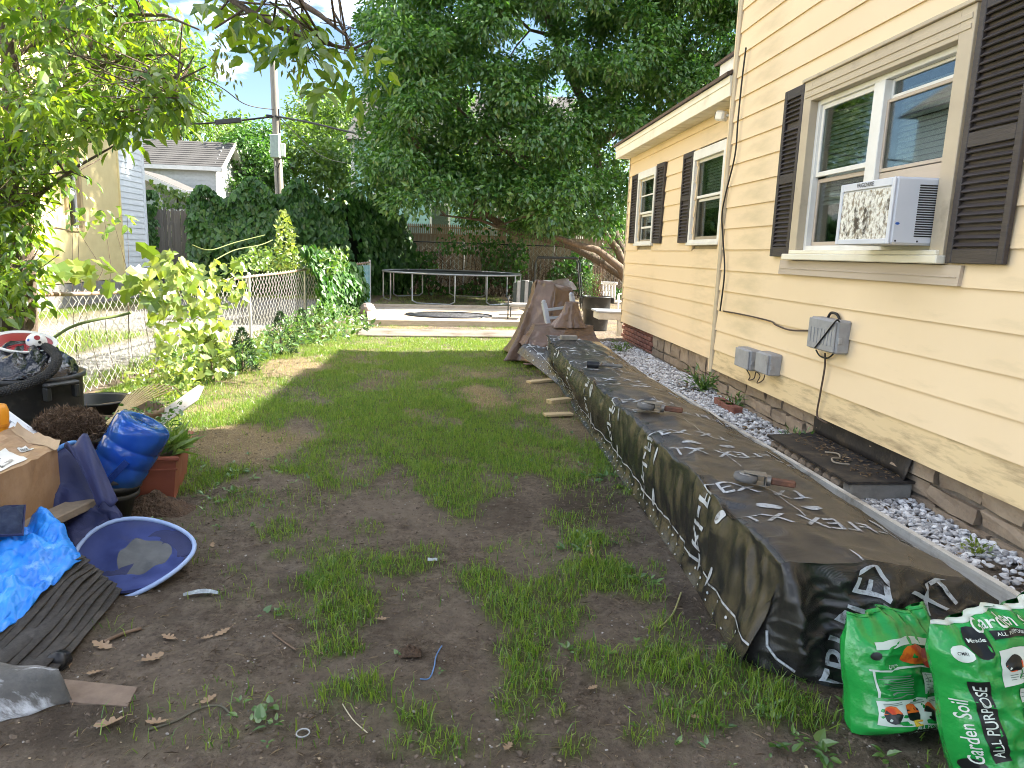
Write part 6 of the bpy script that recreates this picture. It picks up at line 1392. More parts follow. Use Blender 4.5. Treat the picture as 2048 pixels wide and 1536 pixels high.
# ---- dark vine mass over the old fence
m_vine = LEAF('dark_vine_leaf', (.018, .075, .014), (.075, .180, .032), .32, (1.3, 1.5, .6), .035, .45)
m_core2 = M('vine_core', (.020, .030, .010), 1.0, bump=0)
def vine_mass(name, label, path, h_fn, th, n, size, mat, shape='heart', core=True, face=(0, -1, .25), cat='vines', top_over=.35):
    """leaves shingled over the front and top of a ragged bank; path is a ground polyline"""
    pts = [Vector(p) for p in path]; seg = [(pts[i], pts[i + 1]) for i in range(len(pts) - 1)]; ln = [(b - a).length for a, b in seg]; tot = sum(ln)
    def along(t):
        d = t * tot
        for (a, b), l in zip(seg, ln):
            if d <= l: return a.lerp(b, d / l), (b - a).normalized()
            d -= l
        return pts[-1], (pts[-1] - pts[-2]).normalized()
    O = pts[0].copy(); e = empty(name, O, label, cat)
    P = np.empty((n, 3)); Nn = np.empty((n, 3)); A = np.empty((n, 3))
    f0 = Vector(face).normalized()
    for i in range(n):
        t = RNG.random(); p, d = along(t); H = h_fn(t); side = Vector((d.y, -d.x, 0))
        if side.dot(f0) < 0: side = -side
        v = RNG.random() ** .85
        bulge = th * (.35 + .65 * math.sin(math.pi * min(1, v * .9 + .08))) * (.55 + .9 * float(vnoise(t * tot * 1.1 + 3, v * H * 1.2)))
        topq = RNG.random() < .22
        if topq: off = RNG.uniform(-.3, 1) * th * .6; z = H * (1 + .10 * (float(vnoise(t * tot * 2, 8.1)) - .3)) + RNG.uniform(-.05, .18) ; nr = Vector((0, 0, 1)) + side * .5
        else: off = bulge * RNG.uniform(.6, 1.1); z = v * H; nr = side + Vector((0, 0, .45))
        q = p + side * off; P[i] = (q.x - O.x, q.y - O.y, z); Nn[i] = nr[:]; A[i] = (side * .45 + Vector((0, 0, -1)) + d * RNG.uniform(-.6, .6))[:]
    leaf_obj('foliage', [leaf_arrays(P, size * RNG.uniform(.6, 1.25, n), A, shape, Nn, .3, RNG, .4)], mat, e)
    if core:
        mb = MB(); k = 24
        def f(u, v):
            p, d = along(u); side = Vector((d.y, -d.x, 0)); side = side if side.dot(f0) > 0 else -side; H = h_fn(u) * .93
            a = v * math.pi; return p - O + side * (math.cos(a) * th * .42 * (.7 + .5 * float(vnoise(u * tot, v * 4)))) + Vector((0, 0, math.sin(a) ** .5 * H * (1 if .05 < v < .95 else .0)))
        mb.grid(f, k, 14); mb.build('dark_filler', m_core2, e)  # added dark filler body, keeps the leaf bank from being seen through
    return e
vz = lambda t: float(np.interp(t, [0, .08, .25, .42, .5, .62, .75, .85, 1], [2.5, 2.75, 3.15, 3.25, 3.0, 2.9, 3.1, 3.0, 2.7])) + .25 * math.sin(t * 31)
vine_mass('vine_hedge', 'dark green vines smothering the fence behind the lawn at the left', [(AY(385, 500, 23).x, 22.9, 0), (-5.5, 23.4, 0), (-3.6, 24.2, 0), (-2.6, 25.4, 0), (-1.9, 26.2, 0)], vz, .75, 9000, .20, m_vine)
vine_mass('vine_clump', 'small vine climbing the stockade fence by the neighbour house', [(AY(292, 480, 22.9).x, 22.95, 0), (AY(318, 480, 22.9).x, 22.95, 0)], lambda t: 2.75, .22, 420, .15, m_vine, core=False)
vine_mass('vine_clump', 'sunlit creeper along the top of the stockade fence', [(AY(300, 400, 23.6).x, 23.7, 0), (AY(390, 400, 23.6).x, 23.8, 0)], lambda t: 3.1 - .35 * t, .3, 500, .15, m_leafB, core=False)
# brambles in front of the back fence
m_bram = M('dead_bramble', (.065, .043, .030), .9, (.12, .085, .06), 8, bump=0)
e = empty('bramble_thicket', (0, 26.2, 0), 'tangle of bare brown brambles along the back fence', 'brambles'); mb = MB(); rs = random.Random(2)
for i in range(300):
    x = rs.uniform(-2.6, 6.4); y = rs.uniform(-.45, .3); h = rs.uniform(.5, 1.9); dx = rs.gauss(0, .7); 
    mb.tube([(x, y, 0), (x + dx * .3, y + rs.gauss(0, .1), h * .7), (x + dx * .8, y + rs.gauss(0, .15), h), (x + dx * 1.3, y - .1, h * rs.uniform(.5, .9))], [.012, .010, .007, .004], 4)
o = mb.build('bare_stems', m_bram, e); o['kind'] = 'stuff'
n = 5200; xx = RNG.uniform(-2.6, 6.6, n); P = np.stack([xx, RNG.uniform(-.6, .2, n), np.abs(RNG.normal(1.0, .6, n))], -1); k = vnoise(xx * 1.3, P[:, 2] * 1.6 + 5) > .46; P = P[k]; n = len(P)
leaf_obj('foliage', [leaf_arrays(P, RNG.uniform(.08, .17, n), np.tile((0, -.3, -1.), (n, 1)), 'heart', np.tile((0, -1, .4), (n, 1)), .5)], m_vine, e)

# ---- near tree at the upper left
m_leafC = LEAF('near_leaf', (.045, .115, .014), (.17, .26, .034), .52, (2.2, 2.0, .5), .06, .35)
m_seed = LEAF('seed_wing', (.16, .20, .05), (.30, .32, .10), .4, (1.3, 1.3, .6), .03)
nt_ = empty('near_tree', (-4.15, 6.5, 0), 'overhanging tree with pointed leaves in the upper left corner', 'tree'); NO = Vector((-4.15, 6.5, 0))
s1 = px_path([(48, 760, 6.4), (52, 660, 6.4), (50, 560, 6.3), (40, 430, 6.2), (28, 280, 6.1), (20, 120, 6.0), (0, -80, 5.9)]); s2 = px_path([(20, 750, 6.5), (10, 640, 6.5), (18, 520, 6.5), (5, 360, 6.4), (-30, 180, 6.3), (-60, -60, 6.2)])
br1 = px_path([(28, 280, 6.1), (90, 200, 5.8), (180, 140, 5.4), (270, 110, 5.1), (360, 110, 4.9)]); br2 = px_path([(20, 120, 6.0), (110, 60, 5.5), (220, 30, 5.0), (330, 30, 4.6), (400, 60, 4.4)]); br3 = px_path([(0, -80, 5.9), (150, -120, 4.8), (300, -90, 4.0), (420, -30, 3.5), (500, 25, 3.4), (575, 62, 3.35), (640, 85, 3.3), (715, 100, 3.3)]); br4 = px_path([(40, 430, 6.2), (90, 380, 6.0), (160, 330, 5.7), (240, 285, 5.5)]); br5 = px_path([(28, 280, 6.1), (120, 250, 5.8), (230, 225, 5.4), (330, 235, 5.1)])
br6 = px_path([(420, -30, 3.5), (560, -20, 3.3), (640, 30, 3.2), (690, 70, 3.2)])
mb = MB(); limb(mb, s1, .10, .05, 10); o = mb.build('trunk', m_bark, nt_); o.location = -NO
mb = MB(); limb(mb, s2, .13, .06, 10); o = mb.build('trunk', m_bark, nt_); o.location = -NO
mb = MB()
for b_l in (br1, br2, br3, br4, br5, br6): limb(mb, b_l, .022, .005, 6)
roots = br1 + br2 + br3 + br4 + br5 + br6 + s1[2:] + s2[2:]
rn = random.Random(33); bunch = []
def region(poly, n, y0, y1, k): 
    for x, y in pick(poly, n, rn): bunch.append((AY(x, y, rn.uniform(y0, y1)), k))
region([(-60, -120), (280, -120), (345, 40), (365, 120), (345, 200), (250, 205), (160, 200), (70, 230), (-60, 260)], 235, 4.1, 6.4, 3)
region([(60, 190), (360, 160), (365, 225), (310, 255), (220, 250), (120, 280), (60, 290)], 56, 4.6, 6.0, 3)
region([(-60, 230), (90, 250), (100, 320), (70, 420), (80, 520), (50, 600), (-60, 640)], 150, 5.6, 6.7, 4)
region([(120, 300), (160, 300), (150, 380), (110, 380)], 6, 5.7, 6.1, 2)
for (x, y, Yd, k) in [(400, 15, 3.5, 2), (440, 30, 3.45, 3), (470, 60, 3.4, 3), (455, 75, 3.4, 2), (500, 40, 3.4, 3), (520, 70, 3.35, 3), (545, 50, 3.35, 3), (560, 85, 3.3, 3), (590, 70, 3.3, 3), (600, 110, 3.3, 3), (625, 95, 3.3, 3), (640, 120, 3.25, 3), (660, 95, 3.25, 3), (690, 110, 3.25, 3), (715, 105, 3.25, 3), (730, 120, 3.25, 1), (640, 150, 3.25, 1), (600, 30, 3.25, 3), (640, 45, 3.2, 3), (570, 10, 3.3, 3), (520, 5, 3.4, 3), (480, -5, 3.45, 3), (430, -10, 3.5, 3), (670, 60, 3.2, 2), (620, 5, 3.25, 2), (700, 80, 3.2, 2)]: bunch.append((AY(x, y, Yd), max(1, k - 1)))
twigs_to(mb, roots, [b[0] for b in bunch], .006); o = mb.build('branches', m_bark, nt_); o.location = -NO; o['kind'] = 'stuff'
Pl = []; Al = []
for c, k in bunch:
    for _ in range(k):
        a = rn.uniform(0, 6.28); Pl.append((c - NO + Vector((rn.gauss(0, .05), rn.gauss(0, .05), rn.gauss(0, .05))))[:]); Al.append((math.cos(a), math.sin(a), rn.uniform(-1.3, .1)))
Pl = np.array(Pl); Al = np.array(Al); sz = RNG.uniform(.066, .108, len(Pl))
leaf_obj('crown', compound(Pl, Al, sz, 2, 'toothed'), m_leafC, nt_)
sdp = []
for (x, y, Yd) in [(110, 30, 5), (130, 60, 5), (200, 20, 4.8), (240, 40, 4.8), (300, 30, 4.7), (335, 60, 4.7), (590, 100, 3.3), (603, 115, 3.3), (440, 90, 3.4), (445, 100, 3.4), (80, 130, 5.4), (310, 90, 4.8), (60, 60, 5.3), (160, 20, 5), (30, 320, 6), (545, 20, 3.35)]:
    c = AY(x, y, Yd) - NO
    for _ in range(26): sdp.append((c + Vector((rn.gauss(0, .03), rn.gauss(0, .03), rn.gauss(-.05, .07))))[:])
sdp = np.array(sdp); leaf_obj('seed_clusters', [leaf_arrays(sdp, .038, np.tile((0, 0, -1.), (len(sdp), 1)), 'lance', None, .5)], m_seed, nt_)['kind'] = 'stuff'

# ---- plants on and along the chain fence
m_gold = LEAF('sunlit_vine_leaf', (.10, .18, .025), (.30, .36, .07), .48, (1.35, 1.35, .55), .06, .4)
def leafy(name, label, regions, size, shape, mat, cat='plant', stems=True, dirs=(0, -.2, -.5), stemmat=None, nrm=(.4, -.6, .6)):
    P = []; 
    for poly, n, y0, y1 in regions:
        for x, y in pick(poly, n, rn):
            p = AY(x, y, rn.uniform(y0, y1))
            if p.z < .02: p = AY(x, y, G(x, y).y - .1)
            P.append(p)
    O = Vector((sum(p.x for p in P) / len(P), sum(p.y for p in P) / len(P), 0)); e = empty(name, O, label, cat)
    A = np.tile(dirs, (len(P), 1)).astype(float)
    leaf_obj('foliage', [leaf_arrays(np.array([(p - O)[:] for p in P]), size * RNG.uniform(.55, 1.25, len(P)), A, shape, np.tile(nrm, (len(P), 1)), .6, RNG, .5)], mat, e)
    if stems:
        mb = MB()
        for p in P[::max(9, len(P) // 8)]:
            q = p - O; g = Vector((q.x + rn.gauss(0, .1), q.y + rn.gauss(0, .1), 0)); mb.tube([g, g.lerp(q, .35) + Vector((rn.gauss(0, .08), rn.gauss(0, .08), 0)), g.lerp(q, .7) + Vector((rn.gauss(0, .1), rn.gauss(0, .1), 0)), q], [.0035, .003, .003, .002], 4)
        mb.build('stems', stemmat or m_bram, e)['kind'] = 'stuff'
    return e
leafy('fence_vine', 'sunlit yellow green vine spilling over the near fence post', [([(290, 520), (350, 500), (420, 560), (450, 640), (470, 720), (420, 760), (330, 740), (300, 640)], 430, 7.6, 9.4), ([(330, 530), (480, 520), (500, 600), (400, 640)], 160, 9, 10.5)], .115, 'heart', m_gold)
leafy('grape_vine', 'large bright lobed leaves hanging on top of the chain fence', [([(70, 505), (125, 515), (120, 545), (75, 540)], 7, 6.8, 7.2), ([(135, 520), (185, 530), (180, 555), (140, 550)], 6, 7.0, 7.4), ([(195, 530), (235, 545), (230, 570), (200, 565)], 5, 7.2, 7.6), ([(250, 545), (300, 540), (350, 530), (360, 590), (330, 600), (250, 590)], 24, 7.6, 8.3), ([(300, 510), (340, 505), (390, 520), (380, 560), (330, 560)], 16, 8, 8.8)], .21, 'lobed', m_gold, stems=False)
leafy('climbing_sprig', 'leafy sprig standing in front of the pale yellow wall', [([(130, 430), (170, 400), (195, 420), (250, 410), (270, 450), (230, 470), (150, 470)], 46, 7.6, 8.4)], .11, 'ovate', m_leafC)
leafy('tall_goldenrod', 'tall yellow green spike rising above the chain fence', [([(560, 420), (572, 420), (590, 470), (600, 540), (545, 540), (552, 470)], 330, 15.6, 16.2)], .13, 'ovate', m_gold, dirs=(0, -.3, .3))
leafy('fence_shrub', 'light green shrub growing through the middle of the chain fence', [([(500, 490), (560, 500), (620, 500), (700, 500), (690, 540), (640, 560), (520, 545)], 620, 15.2, 17.2), ([(460, 520), (540, 500), (540, 540), (470, 545)], 140, 13.5, 15)], .12, 'ovate', m_leafB, dirs=(0, -.2, .4))
vine_mass('fence_creeper', 'dark heart leaved creeper burying the far end of the chain fence', [(-3.05, 15.0, 0), (-2.75, 16.6, 0), (-2.45, 18.2, 0)], lambda t: 1.35 - .35 * t, .40, 2400, .14, m_vine, face=(1, -1, 0), core=False)
leafy('low_weeds', 'low leafy weeds filling the foot of the chain fence', [([(330, 690), (450, 700), (560, 640), (640, 600), (720, 620), (760, 650), (680, 680), (600, 690), (520, 720), (420, 770), (330, 790)], 2300, 8.2, 14.8)], .075, 'ovate', m_weed, dirs=(.2, -.3, .2), stems=False, nrm=(.2, -.4, .8))
leafy('corner_weeds', 'bright weeds between the trash pile and the near fence', [([(240, 760), (330, 700), (400, 740), (400, 800), (330, 800), (260, 790)], 420, 7.0, 8.6)], .07, 'ovate', m_gold, dirs=(.2, -.3, .3), stems=False, nrm=(.2, -.4, .8))
# long whips
for pts, lb in [([(385, 490, 14), (420, 500, 14), (470, 485, 14.5), (530, 470, 15)], 'thin leafless whip arching left above the fence'), ([(430, 520, 13.5), (470, 500, 14), (520, 490, 14.5), (545, 480, 15)], 'second thin whip arching above the fence shrub')]:
    cable('plant_whip', px_path(pts), .010, M('whip_stem', (.20, .24, .08), .7), lb, 'stem')
cable('bent_branch', px_path([(95, 685, 6.0), (140, 655, 6.1), (190, 640, 6.2), (235, 632, 6.3), (262, 625, 6.3)]), .012, M('green_branch', (.15, .20, .06), .7), 'curved green branch bending across the chain fence', 'branch')
# dwarf conifers
m_con = LEAF('conifer_needle', (.012, .040, .014), (.045, .095, .035), .15, (1.2, 1.4, .6), .04)
def conifer(px, py, h, r, label, mat=m_con):
    g = G(px, py); e = empty('dwarf_conifer', (g.x, g.y, 0), label, 'shrub', 'dwarf conifers along the fence')
    n = 1500; z = RNG.random(n) ** 1.3; a = RNG.uniform(0, 6.28, n); rr = r * (1 - z) ** .75 * RNG.uniform(.55, 1.08, n) * (.85 + .3 * vnoise(a * 2, z * 6))
    P = np.stack([rr * np.cos(a), rr * np.sin(a), .03 + z * h], -1); d = np.stack([np.cos(a), np.sin(a), np.full(n, .7)], -1)
    leaf_obj('foliage', [leaf_arrays(P, RNG.uniform(.03, .06, n), d, 'lance', None, .35)], mat, e)
    mb = MB(); mb.tube([(0, 0, -.03), (0, 0, h * .8)], [.02, .006], 6); mb.build('trunk', m_bark, e)
m_con2 = LEAF('yellow_conifer_needle', (.06, .10, .02), (.16, .20, .05), .2, (1.2, 1.3, .6), .03)
conifer(425, 765, .50, .22, 'pale yellowish dwarf conifer nearest the camera by the fence', m_con2); conifer(486, 745, .52, .20, 'second dark dwarf conifer from the near end of the fence'); conifer(562, 710, .60, .23, 'tallest dark dwarf conifer in the middle of the fence row'); conifer(605, 690, .55, .20, 'dark dwarf conifer just beyond the tallest one'); conifer(645, 680, .5, .18, 'farthest dwarf conifer at the edge of the creeper', m_con2)
c = G(735, 632); bm = bmesh.new(); bmesh.ops.create_icosphere(bm, subdivisions=3, radius=.2)
for v in bm.verts: v.co *= 1 + .25 * (float(fbm(v.co.x * 8 + 3, v.co.y * 8 + v.co.z * 7, 2)) - .5)
me_ = bpy.data.meshes.new('boulder'); bm.to_mesh(me_); bm.free(); o = mesh_obj('boulder', me_, M('pink_stone', (.30, .22, .19), .9, (.42, .34, .30), 9, bump=.5)); o.location = (c.x, c.y, .12); tag(o, 'small pinkish boulder at the left corner of the deck', 'boulder')
# fern and weeds at the house foot
def foot_weed(px, py, x, label, n, r, shape, mat):
    p = AX(px, py, x); O = Vector((p.x, p.y, .2)); e = empty('wall_weed', O, label, 'plant', 'weeds along the house foot')
    a = RNG.uniform(0, 6.28, n); d = np.stack([np.cos(a), np.sin(a), RNG.uniform(.4, 1.6, n)], -1); P = unit(d) * (RNG.random(n) * r)[:, None]; P[:, 0] = np.minimum(P[:, 0], .1)
    leaf_obj('foliage', [leaf_arrays(P, RNG.uniform(.4, .9, n) * r * .5, d, shape)], mat, e)
foot_weed(1408, 765, 2.72, 'fresh green fern at the foot of the house corner', 150, .26, 'lance', m_weed); foot_weed(1600, 850, 2.66, 'sprawling weed beside the black hatch sheet', 150, .16, 'lance', m_weed); foot_weed(1955, 1110, 2.62, 'yellow green weed in the gravel near the bags', 60, .09, 'ovate', m_gold); foot_weed(1470, 770, 2.7, 'thin grassy weed behind the loose bricks', 60, .2, 'lance', m_weed)
foot_weed(1240, 700, 2.5, 'wispy weeds in the gravel by the wing', 90, .2, 'lance', m_leafB)
# ================================================================== PILE AT THE LEFT
def at_world(mb, name, mat, e, O):
    o = mb.build(name, mat, e); o.location = -Vector(O); return o
# ---- trash can
tcp = AY(58, 738, 4.95); tcan = Vector((tcp.x, 4.95, 0)); th_ = .70
bin_(tcan, .315, th_, 'big black trash can stuffed with a bin bag by the fence', 'trash_can', -.55, False)
m_bagp = M('bin_bag', (.010, .010, .014), .18, (.016, .016, .022), 6, bump=.6, bscale=9, spec=.7, bdist=.05)
e = empty('bin_bag', (tcan.x, tcan.y, th_ - .15), 'shiny black bin bag bulging out of the trash can', 'bin bag')
def f(u, v):
    a = u * 2 * math.pi; r = .275 * math.sin(min(1, v * 1.02) * math.pi / 2) ** .7 if v > 0 else 0
    n_ = float(fbm(math.cos(a) * 2.2 + 5, math.sin(a) * 2.2 + v * 3, 3)); z = .13 + .20 * (1 - v ** 1.6) + (n_ - .5) * .14
    return Vector((r * (1 + (n_ - .5) * .2) * math.cos(a), r * (1 + (n_ - .5) * .2) * math.sin(a), z))
mb = MB(); mb.grid(f, 48, 18); mb.build('bag', m_bagp, e)
m_tyre = M('bike_tyre', (.020, .020, .021), .7, (.035, .034, .033), 40, bump=.6, bscale=70)
tp = px_path([(-20, 700, 5.25), (40, 683, 5.2), (85, 692, 5.0), (108, 705, 4.78), (113, 724, 4.62), (96, 748, 4.52), (55, 768, 4.45), (0, 785, 4.42), (-60, 790, 4.45), (-110, 765, 4.7), (-90, 725, 5.0)])
e = empty('bicycle_tyre', tp[5], 'knobbly bicycle tyre hung over the rim of the trash can', 'tyre'); mb = MB()
ring_ = []
for i in range(len(tp)):
    p0, p1, p2, p3 = tp[i - 1], tp[i], tp[(i + 1) % len(tp)], tp[(i + 2) % len(tp)]
    for k in range(8):
        t = k / 8; ring_.append(.5 * ((2 * p1) + (p2 - p0) * t + (2 * p0 - 5 * p1 + 4 * p2 - p3) * t * t + (3 * p1 - p0 - 3 * p2 + p3) * t ** 3))
mb.tube(ring_, .026, 12, closed=True); at_world(mb, 'casing', m_tyre, e, tp[5])
kb = MB()
for i in range(len(ring_)):
    for q in (0, .5):
        p = ring_[i].lerp(ring_[(i + 1) % len(ring_)], q); t = (ring_[(i + 1) % len(ring_)] - ring_[i]).normalized()
        for a in range(10):
            an = a * 2 * math.pi / 10 + (q * .6); u_ = t.orthogonal().normalized(); w_ = t.cross(u_); d = u_ * math.cos(an) + w_ * math.sin(an); s_ = t.cross(d)
            c = p + d * .027; kb.add([c - t * .0045 - s_ * .006, c + t * .0045 - s_ * .006, c + t * .0045 + s_ * .006, c - t * .0045 + s_ * .006, c + d * .005], [(0, 1, 4), (1, 2, 4), (2, 3, 4), (3, 0, 4)])
o = at_world(kb, 'tread', m_tyre, e, tp[5]); o['kind'] = 'stuff'
m_red = M('red_plastic', (.32, .02, .03), .4, bump=.05)
c = AY(48, 686, 5.0); e = empty('round_tray', c, 'red and white plastic tray lying tilted on the bin bag', 'tray'); X_ = RZ(.2) @ RY(.16) @ RX(.22)
mb = MB(); mb.lathe([(.10, -.012), (.185, -.004), (.195, .012), (.19, .018), (.165, .010)], 36, X_); mb.build('rim', m_white, e); mb = MB(); mb.lathe([(0, .022), (.1, .020), (.164, .009)], 30, X_); mb.build('centre', m_red, e)
c = AY(73, 684, 4.98); e = empty('toy_ball', c, 'white ball with red and black markings on the trash can', 'ball'); bm = bmesh.new(); bmesh.ops.create_uvsphere(bm, u_segments=24, v_segments=16, radius=.062); 
for f_ in bm.faces: f_.smooth = True
me_ = bpy.data.meshes.new('ball'); bm.to_mesh(me_); bm.free(); mesh_obj('ball', me_, m_white, e)
for dx, dz, r_, mt in ((.035, -.028, .012, m_black), (.012, -.040, .010, m_black), (.045, .005, .010, m_black), (.03, .035, .018, m_red), (-.02, .02, .010, m_blue_ink)):
    dy = -math.sqrt(max(1e-6, .0632 ** 2 - dx * dx - dz * dz)); n_ = Vector((dx, dy, dz)); mb = MB(); mb.lathe([(0, .0012), (r_, 0)], 12, align(n_, n_ * 2)); mb.build('marking', mt, e)
# ---- orange thing, white slatted panel
c = AY(-4, 852, 3.95); e = empty('orange_toy', (c.x, c.y, c.z), 'rounded orange plastic object at the left edge of the picture', 'toy'); mb = MB(); mb.lathe([(0, -.30), (.035, -.28), (.045, -.1), (.05, .05), (.047, .09), (.035, .12), (0, .13)], 20, RY(.12)); mb.build('body', M('orange_plastic', (.75, .30, .02), .4, bump=.05), e)
mb = MB(); mb.lathe([(.051, .0), (.053, .01), (.051, .02)], 20, RY(.12)); mb.build('seam_ring', M('orange_seam', (.6, .22, .02), .5), e)
m_wpl = M('white_plastic', (.66, .68, .72), .4, (.6, .62, .66), 4, bump=.02)
A, B, Cc, D = AY(-70, 770, 4.35), AY(70, 873, 4.05), AY(28, 925, 3.75), AY(-110, 850, 3.9)
e = empty('plastic_shelf', (B.x, B.y, B.z - .2), 'white slatted plastic shelf panel leaning behind the cardboard box', 'shelf panel'); O = Vector((B.x, B.y, B.z - .2))
def quadbar(P, Q, w, t, nrm):
    d = (Q - P).normalized(); s_ = nrm.cross(d).normalized() * w / 2; n_ = nrm.normalized() * t / 2
    vs = [P - s_ - n_, P + s_ - n_, Q + s_ - n_, Q - s_ - n_, P - s_ + n_, P + s_ + n_, Q + s_ + n_, Q - s_ + n_]
    return vs, [(0, 3, 2, 1), (4, 5, 6, 7), (0, 1, 5, 4), (1, 2, 6, 5), (2, 3, 7, 6), (3, 0, 4, 7)]
nr = (B - A).cross(D - A).normalized()
for P, Q in ((A, B), (D, Cc)):
    mb = MB(); mb.add(*quadbar(P, Q, .05, .03, nr)); at_world(mb, 'side_rail', m_wpl, e, O)
for i in range(9):
    t = i / 8; P, Q = A.lerp(B, t), D.lerp(Cc, t); mb = MB(); mb.add(*quadbar(P, Q, .045, .02, nr)); at_world(mb, 'slat', m_wpl, e, O)
mb = MB(); mb.add(*quadbar(A.lerp(D, .5), B.lerp(Cc, .5), .03, .018, nr)); at_world(mb, 'slat', m_wpl, e, O)
# ---- cardboard box
m_card = M('cardboard', (.30, .185, .10), .55, (.25, .15, .08), 4, bump=.25, bscale=14, stain=(.38, .25, .15), sscale=3, slo=.5, shi=.7, bdist=.02)
zt = .56; A, B, D = G(114, 893, zt), G(-45, 975, zt), G(28, 858, zt); u_, v_ = B - A, D - A; hbox = .55
e = empty('cardboard_box', A - Vector((0, 0, hbox)), 'battered brown cardboard box with a shipping label and green sticker', 'box'); O = A - Vector((0, 0, hbox))
def fz(a, b): return A + u_ * a + v_ * b + Vector((0, 0, (float(fbm(a * 5, b * 5, 3)) - .5) * .05 - .05 * b * (1 - b)))
mb = MB(); mb.grid(lambda a, b: fz(a, b), 14, 14, False); o = at_world(mb, 'top_flap', m_card, e, O); solid(o, .004)
def side(a, b):
    p = fz(a, 0); return Vector((p.x, p.y, p.z * (1 - b) + (zt - hbox) * b)) + Vector((.3, -.5, 0)) * (float(fbm(a * 6 + 9, b * 4, 2)) - .5) * .04
mb = MB(); mb.grid(side, 14, 8, False); mb.grid(lambda a, b: fz(1, a) * (1 - b) + Vector((fz(1, a).x, fz(1, a).y, zt - hbox)) * b, 6, 4, False); mb.grid(lambda a, b: fz(0, a) * (1 - b) + Vector((fz(0, a).x, fz(0, a).y, zt - hbox)) * b, 6, 4, False); mb.grid(lambda a, b: fz(a, 1) * (1 - b) + Vector((fz(a, 1).x, fz(a, 1).y, zt - hbox)) * b, 6, 4, False); at_world(mb, 'side', m_card, e, O)
def topprint(nm, cx, cy, w, h, mat, lift=.006, par=None):
    mb = MB(); printed(mb, rect2d(cx, cy, w, h, 6, 6), lambda a, b: fz(a, b) + Vector((0, 0, lift))); return at_world(mb, nm, mat, e, O)
m_lab = M('paper_label', (.66, .66, .64), .6, (.58, .58, .56), 5, bump=.05)
topprint('shipping_label', .58, .32, .42, .5, m_lab); topprint('small_label', .22, .36, .12, .20, m_lab)
mb = MB()
for i in range(13): w_ = random.choice((.006, .010, .014)); printed(mb, rect2d(.50 + i * .012, .20, w_ * .55, .12, 1, 2), lambda a, b: fz(a, b) + Vector((0, 0, .008)))
for i in range(5): printed(mb, rect2d(.70, .20 + i * .055, .11, .012, 3, 1), lambda a, b: fz(a, b) + Vector((0, 0, .008)))
for i in range(5): printed(mb, rect2d(.185 + i * .018, .36, .008, .13, 1, 2), lambda a, b: fz(a, b) + Vector((0, 0, .008)))
o = at_world(mb, 'label_print', m_print_dk, e, O); o['kind'] = 'stuff'
mb = MB(); printed(mb, move2d(text2d('TO:', .10, 0), .56, .43, math.pi, .6, 1), lambda a, b: fz(a, b) + Vector((0, 0, .009))); printed(mb, move2d(text2d('UPS', .12, 0), .68, .46, math.pi, .6, 1), lambda a, b: fz(a, b) + Vector((0, 0, .009))) if False else None; at_world(mb, 'lettering', m_print_dk, e, O)
nrm_ = Vector((u_.y, -u_.x, 0)).normalized(); nrm_ = nrm_ if nrm_.y < 0 else -nrm_
mb = MB(); printed(mb, rect2d(.66, .62, .48, .46, 8, 6), lambda a, b: side(a, b) + nrm_ * .006); at_world(mb, 'green_sticker', M('green_paper', (.02, .42, .08), .6, bump=.05), e, O)
mb = MB(); printed(mb, move2d(text2d('Redeliver', .17, 0), .66, .64, .12, -.95, -1.5), lambda a, b: side(a, b) + nrm_ * .009); at_world(mb, 'lettering', m_print_dk, e, O)
mb = MB(); printed(mb, rect2d(.06, .42, .03, .5, 2, 5), lambda a, b: side(a, b) + nrm_ * .006); at_world(mb, 'torn_tape', m_lab, e, O)
mb = MB(); printed(mb, rect2d(.02, .45, .10, 1.0, 2, 8), lambda a, b: fz(a, b) + Vector((0, 0, .005 + .03 * (a < .01)))); o = at_world(mb, 'torn_flap', M('torn_cardboard', (.42, .30, .19), .7, bump=.3), e, O)
# ---- root ball on a black pot
c = AY(138, 858, 4.2); m_root = M('root_fibre', (.055, .034, .022), .95, (.11, .072, .048), 30, bump=1.0, bscale=50, bdist=.03)
mb = MB(); mb.lathe([(0, 0), (.13, 0), (.17, c.z - .08), (.18, c.z - .08), (.18, c.z - .05), (0, c.z - .06)], 28); e = empty('nursery_pot', (c.x, 4.22, 0), 'black nursery pot standing under the fibrous root ball', 'pot'); mb.build('pot', m_black, e)
e = empty('root_ball', (c.x, c.y, c.z), 'brown fibrous root ball beside the cardboard box', 'root ball'); bm = bmesh.new(); bmesh.ops.create_icosphere(bm, subdivisions=4, radius=1)
for v in bm.verts: d = v.co.copy(); v.co = Vector((d.x * .175, d.y * .15, d.z * .11)) * (1 + .35 * (float(fbm(d.x * 2.5 + 4, d.y * 2.5 + d.z * 2, 4)) - .5)); 
for f_ in bm.faces: f_.smooth = True
me_ = bpy.data.meshes.new('soil_core'); bm.to_mesh(me_); bm.free(); mesh_obj('soil_core', me_, m_root, e)
n = 6000; d = unit(RNG.normal(0, 1, (n, 3))); P = d * np.array([.178, .153, .112]); t_ = unit(np.cross(d, RNG.normal(0, 1, (n, 3))) + d * .25)
o = leaf_obj('root_hairs', [leaf_arrays(P, RNG.uniform(.02, .06, n), t_, 'hair', d, .25)], LEAF('root_hair', (.07, .045, .03), (.22, .15, .10), 0.05, (1, 1, 1), .02), e)
V_ = o.data
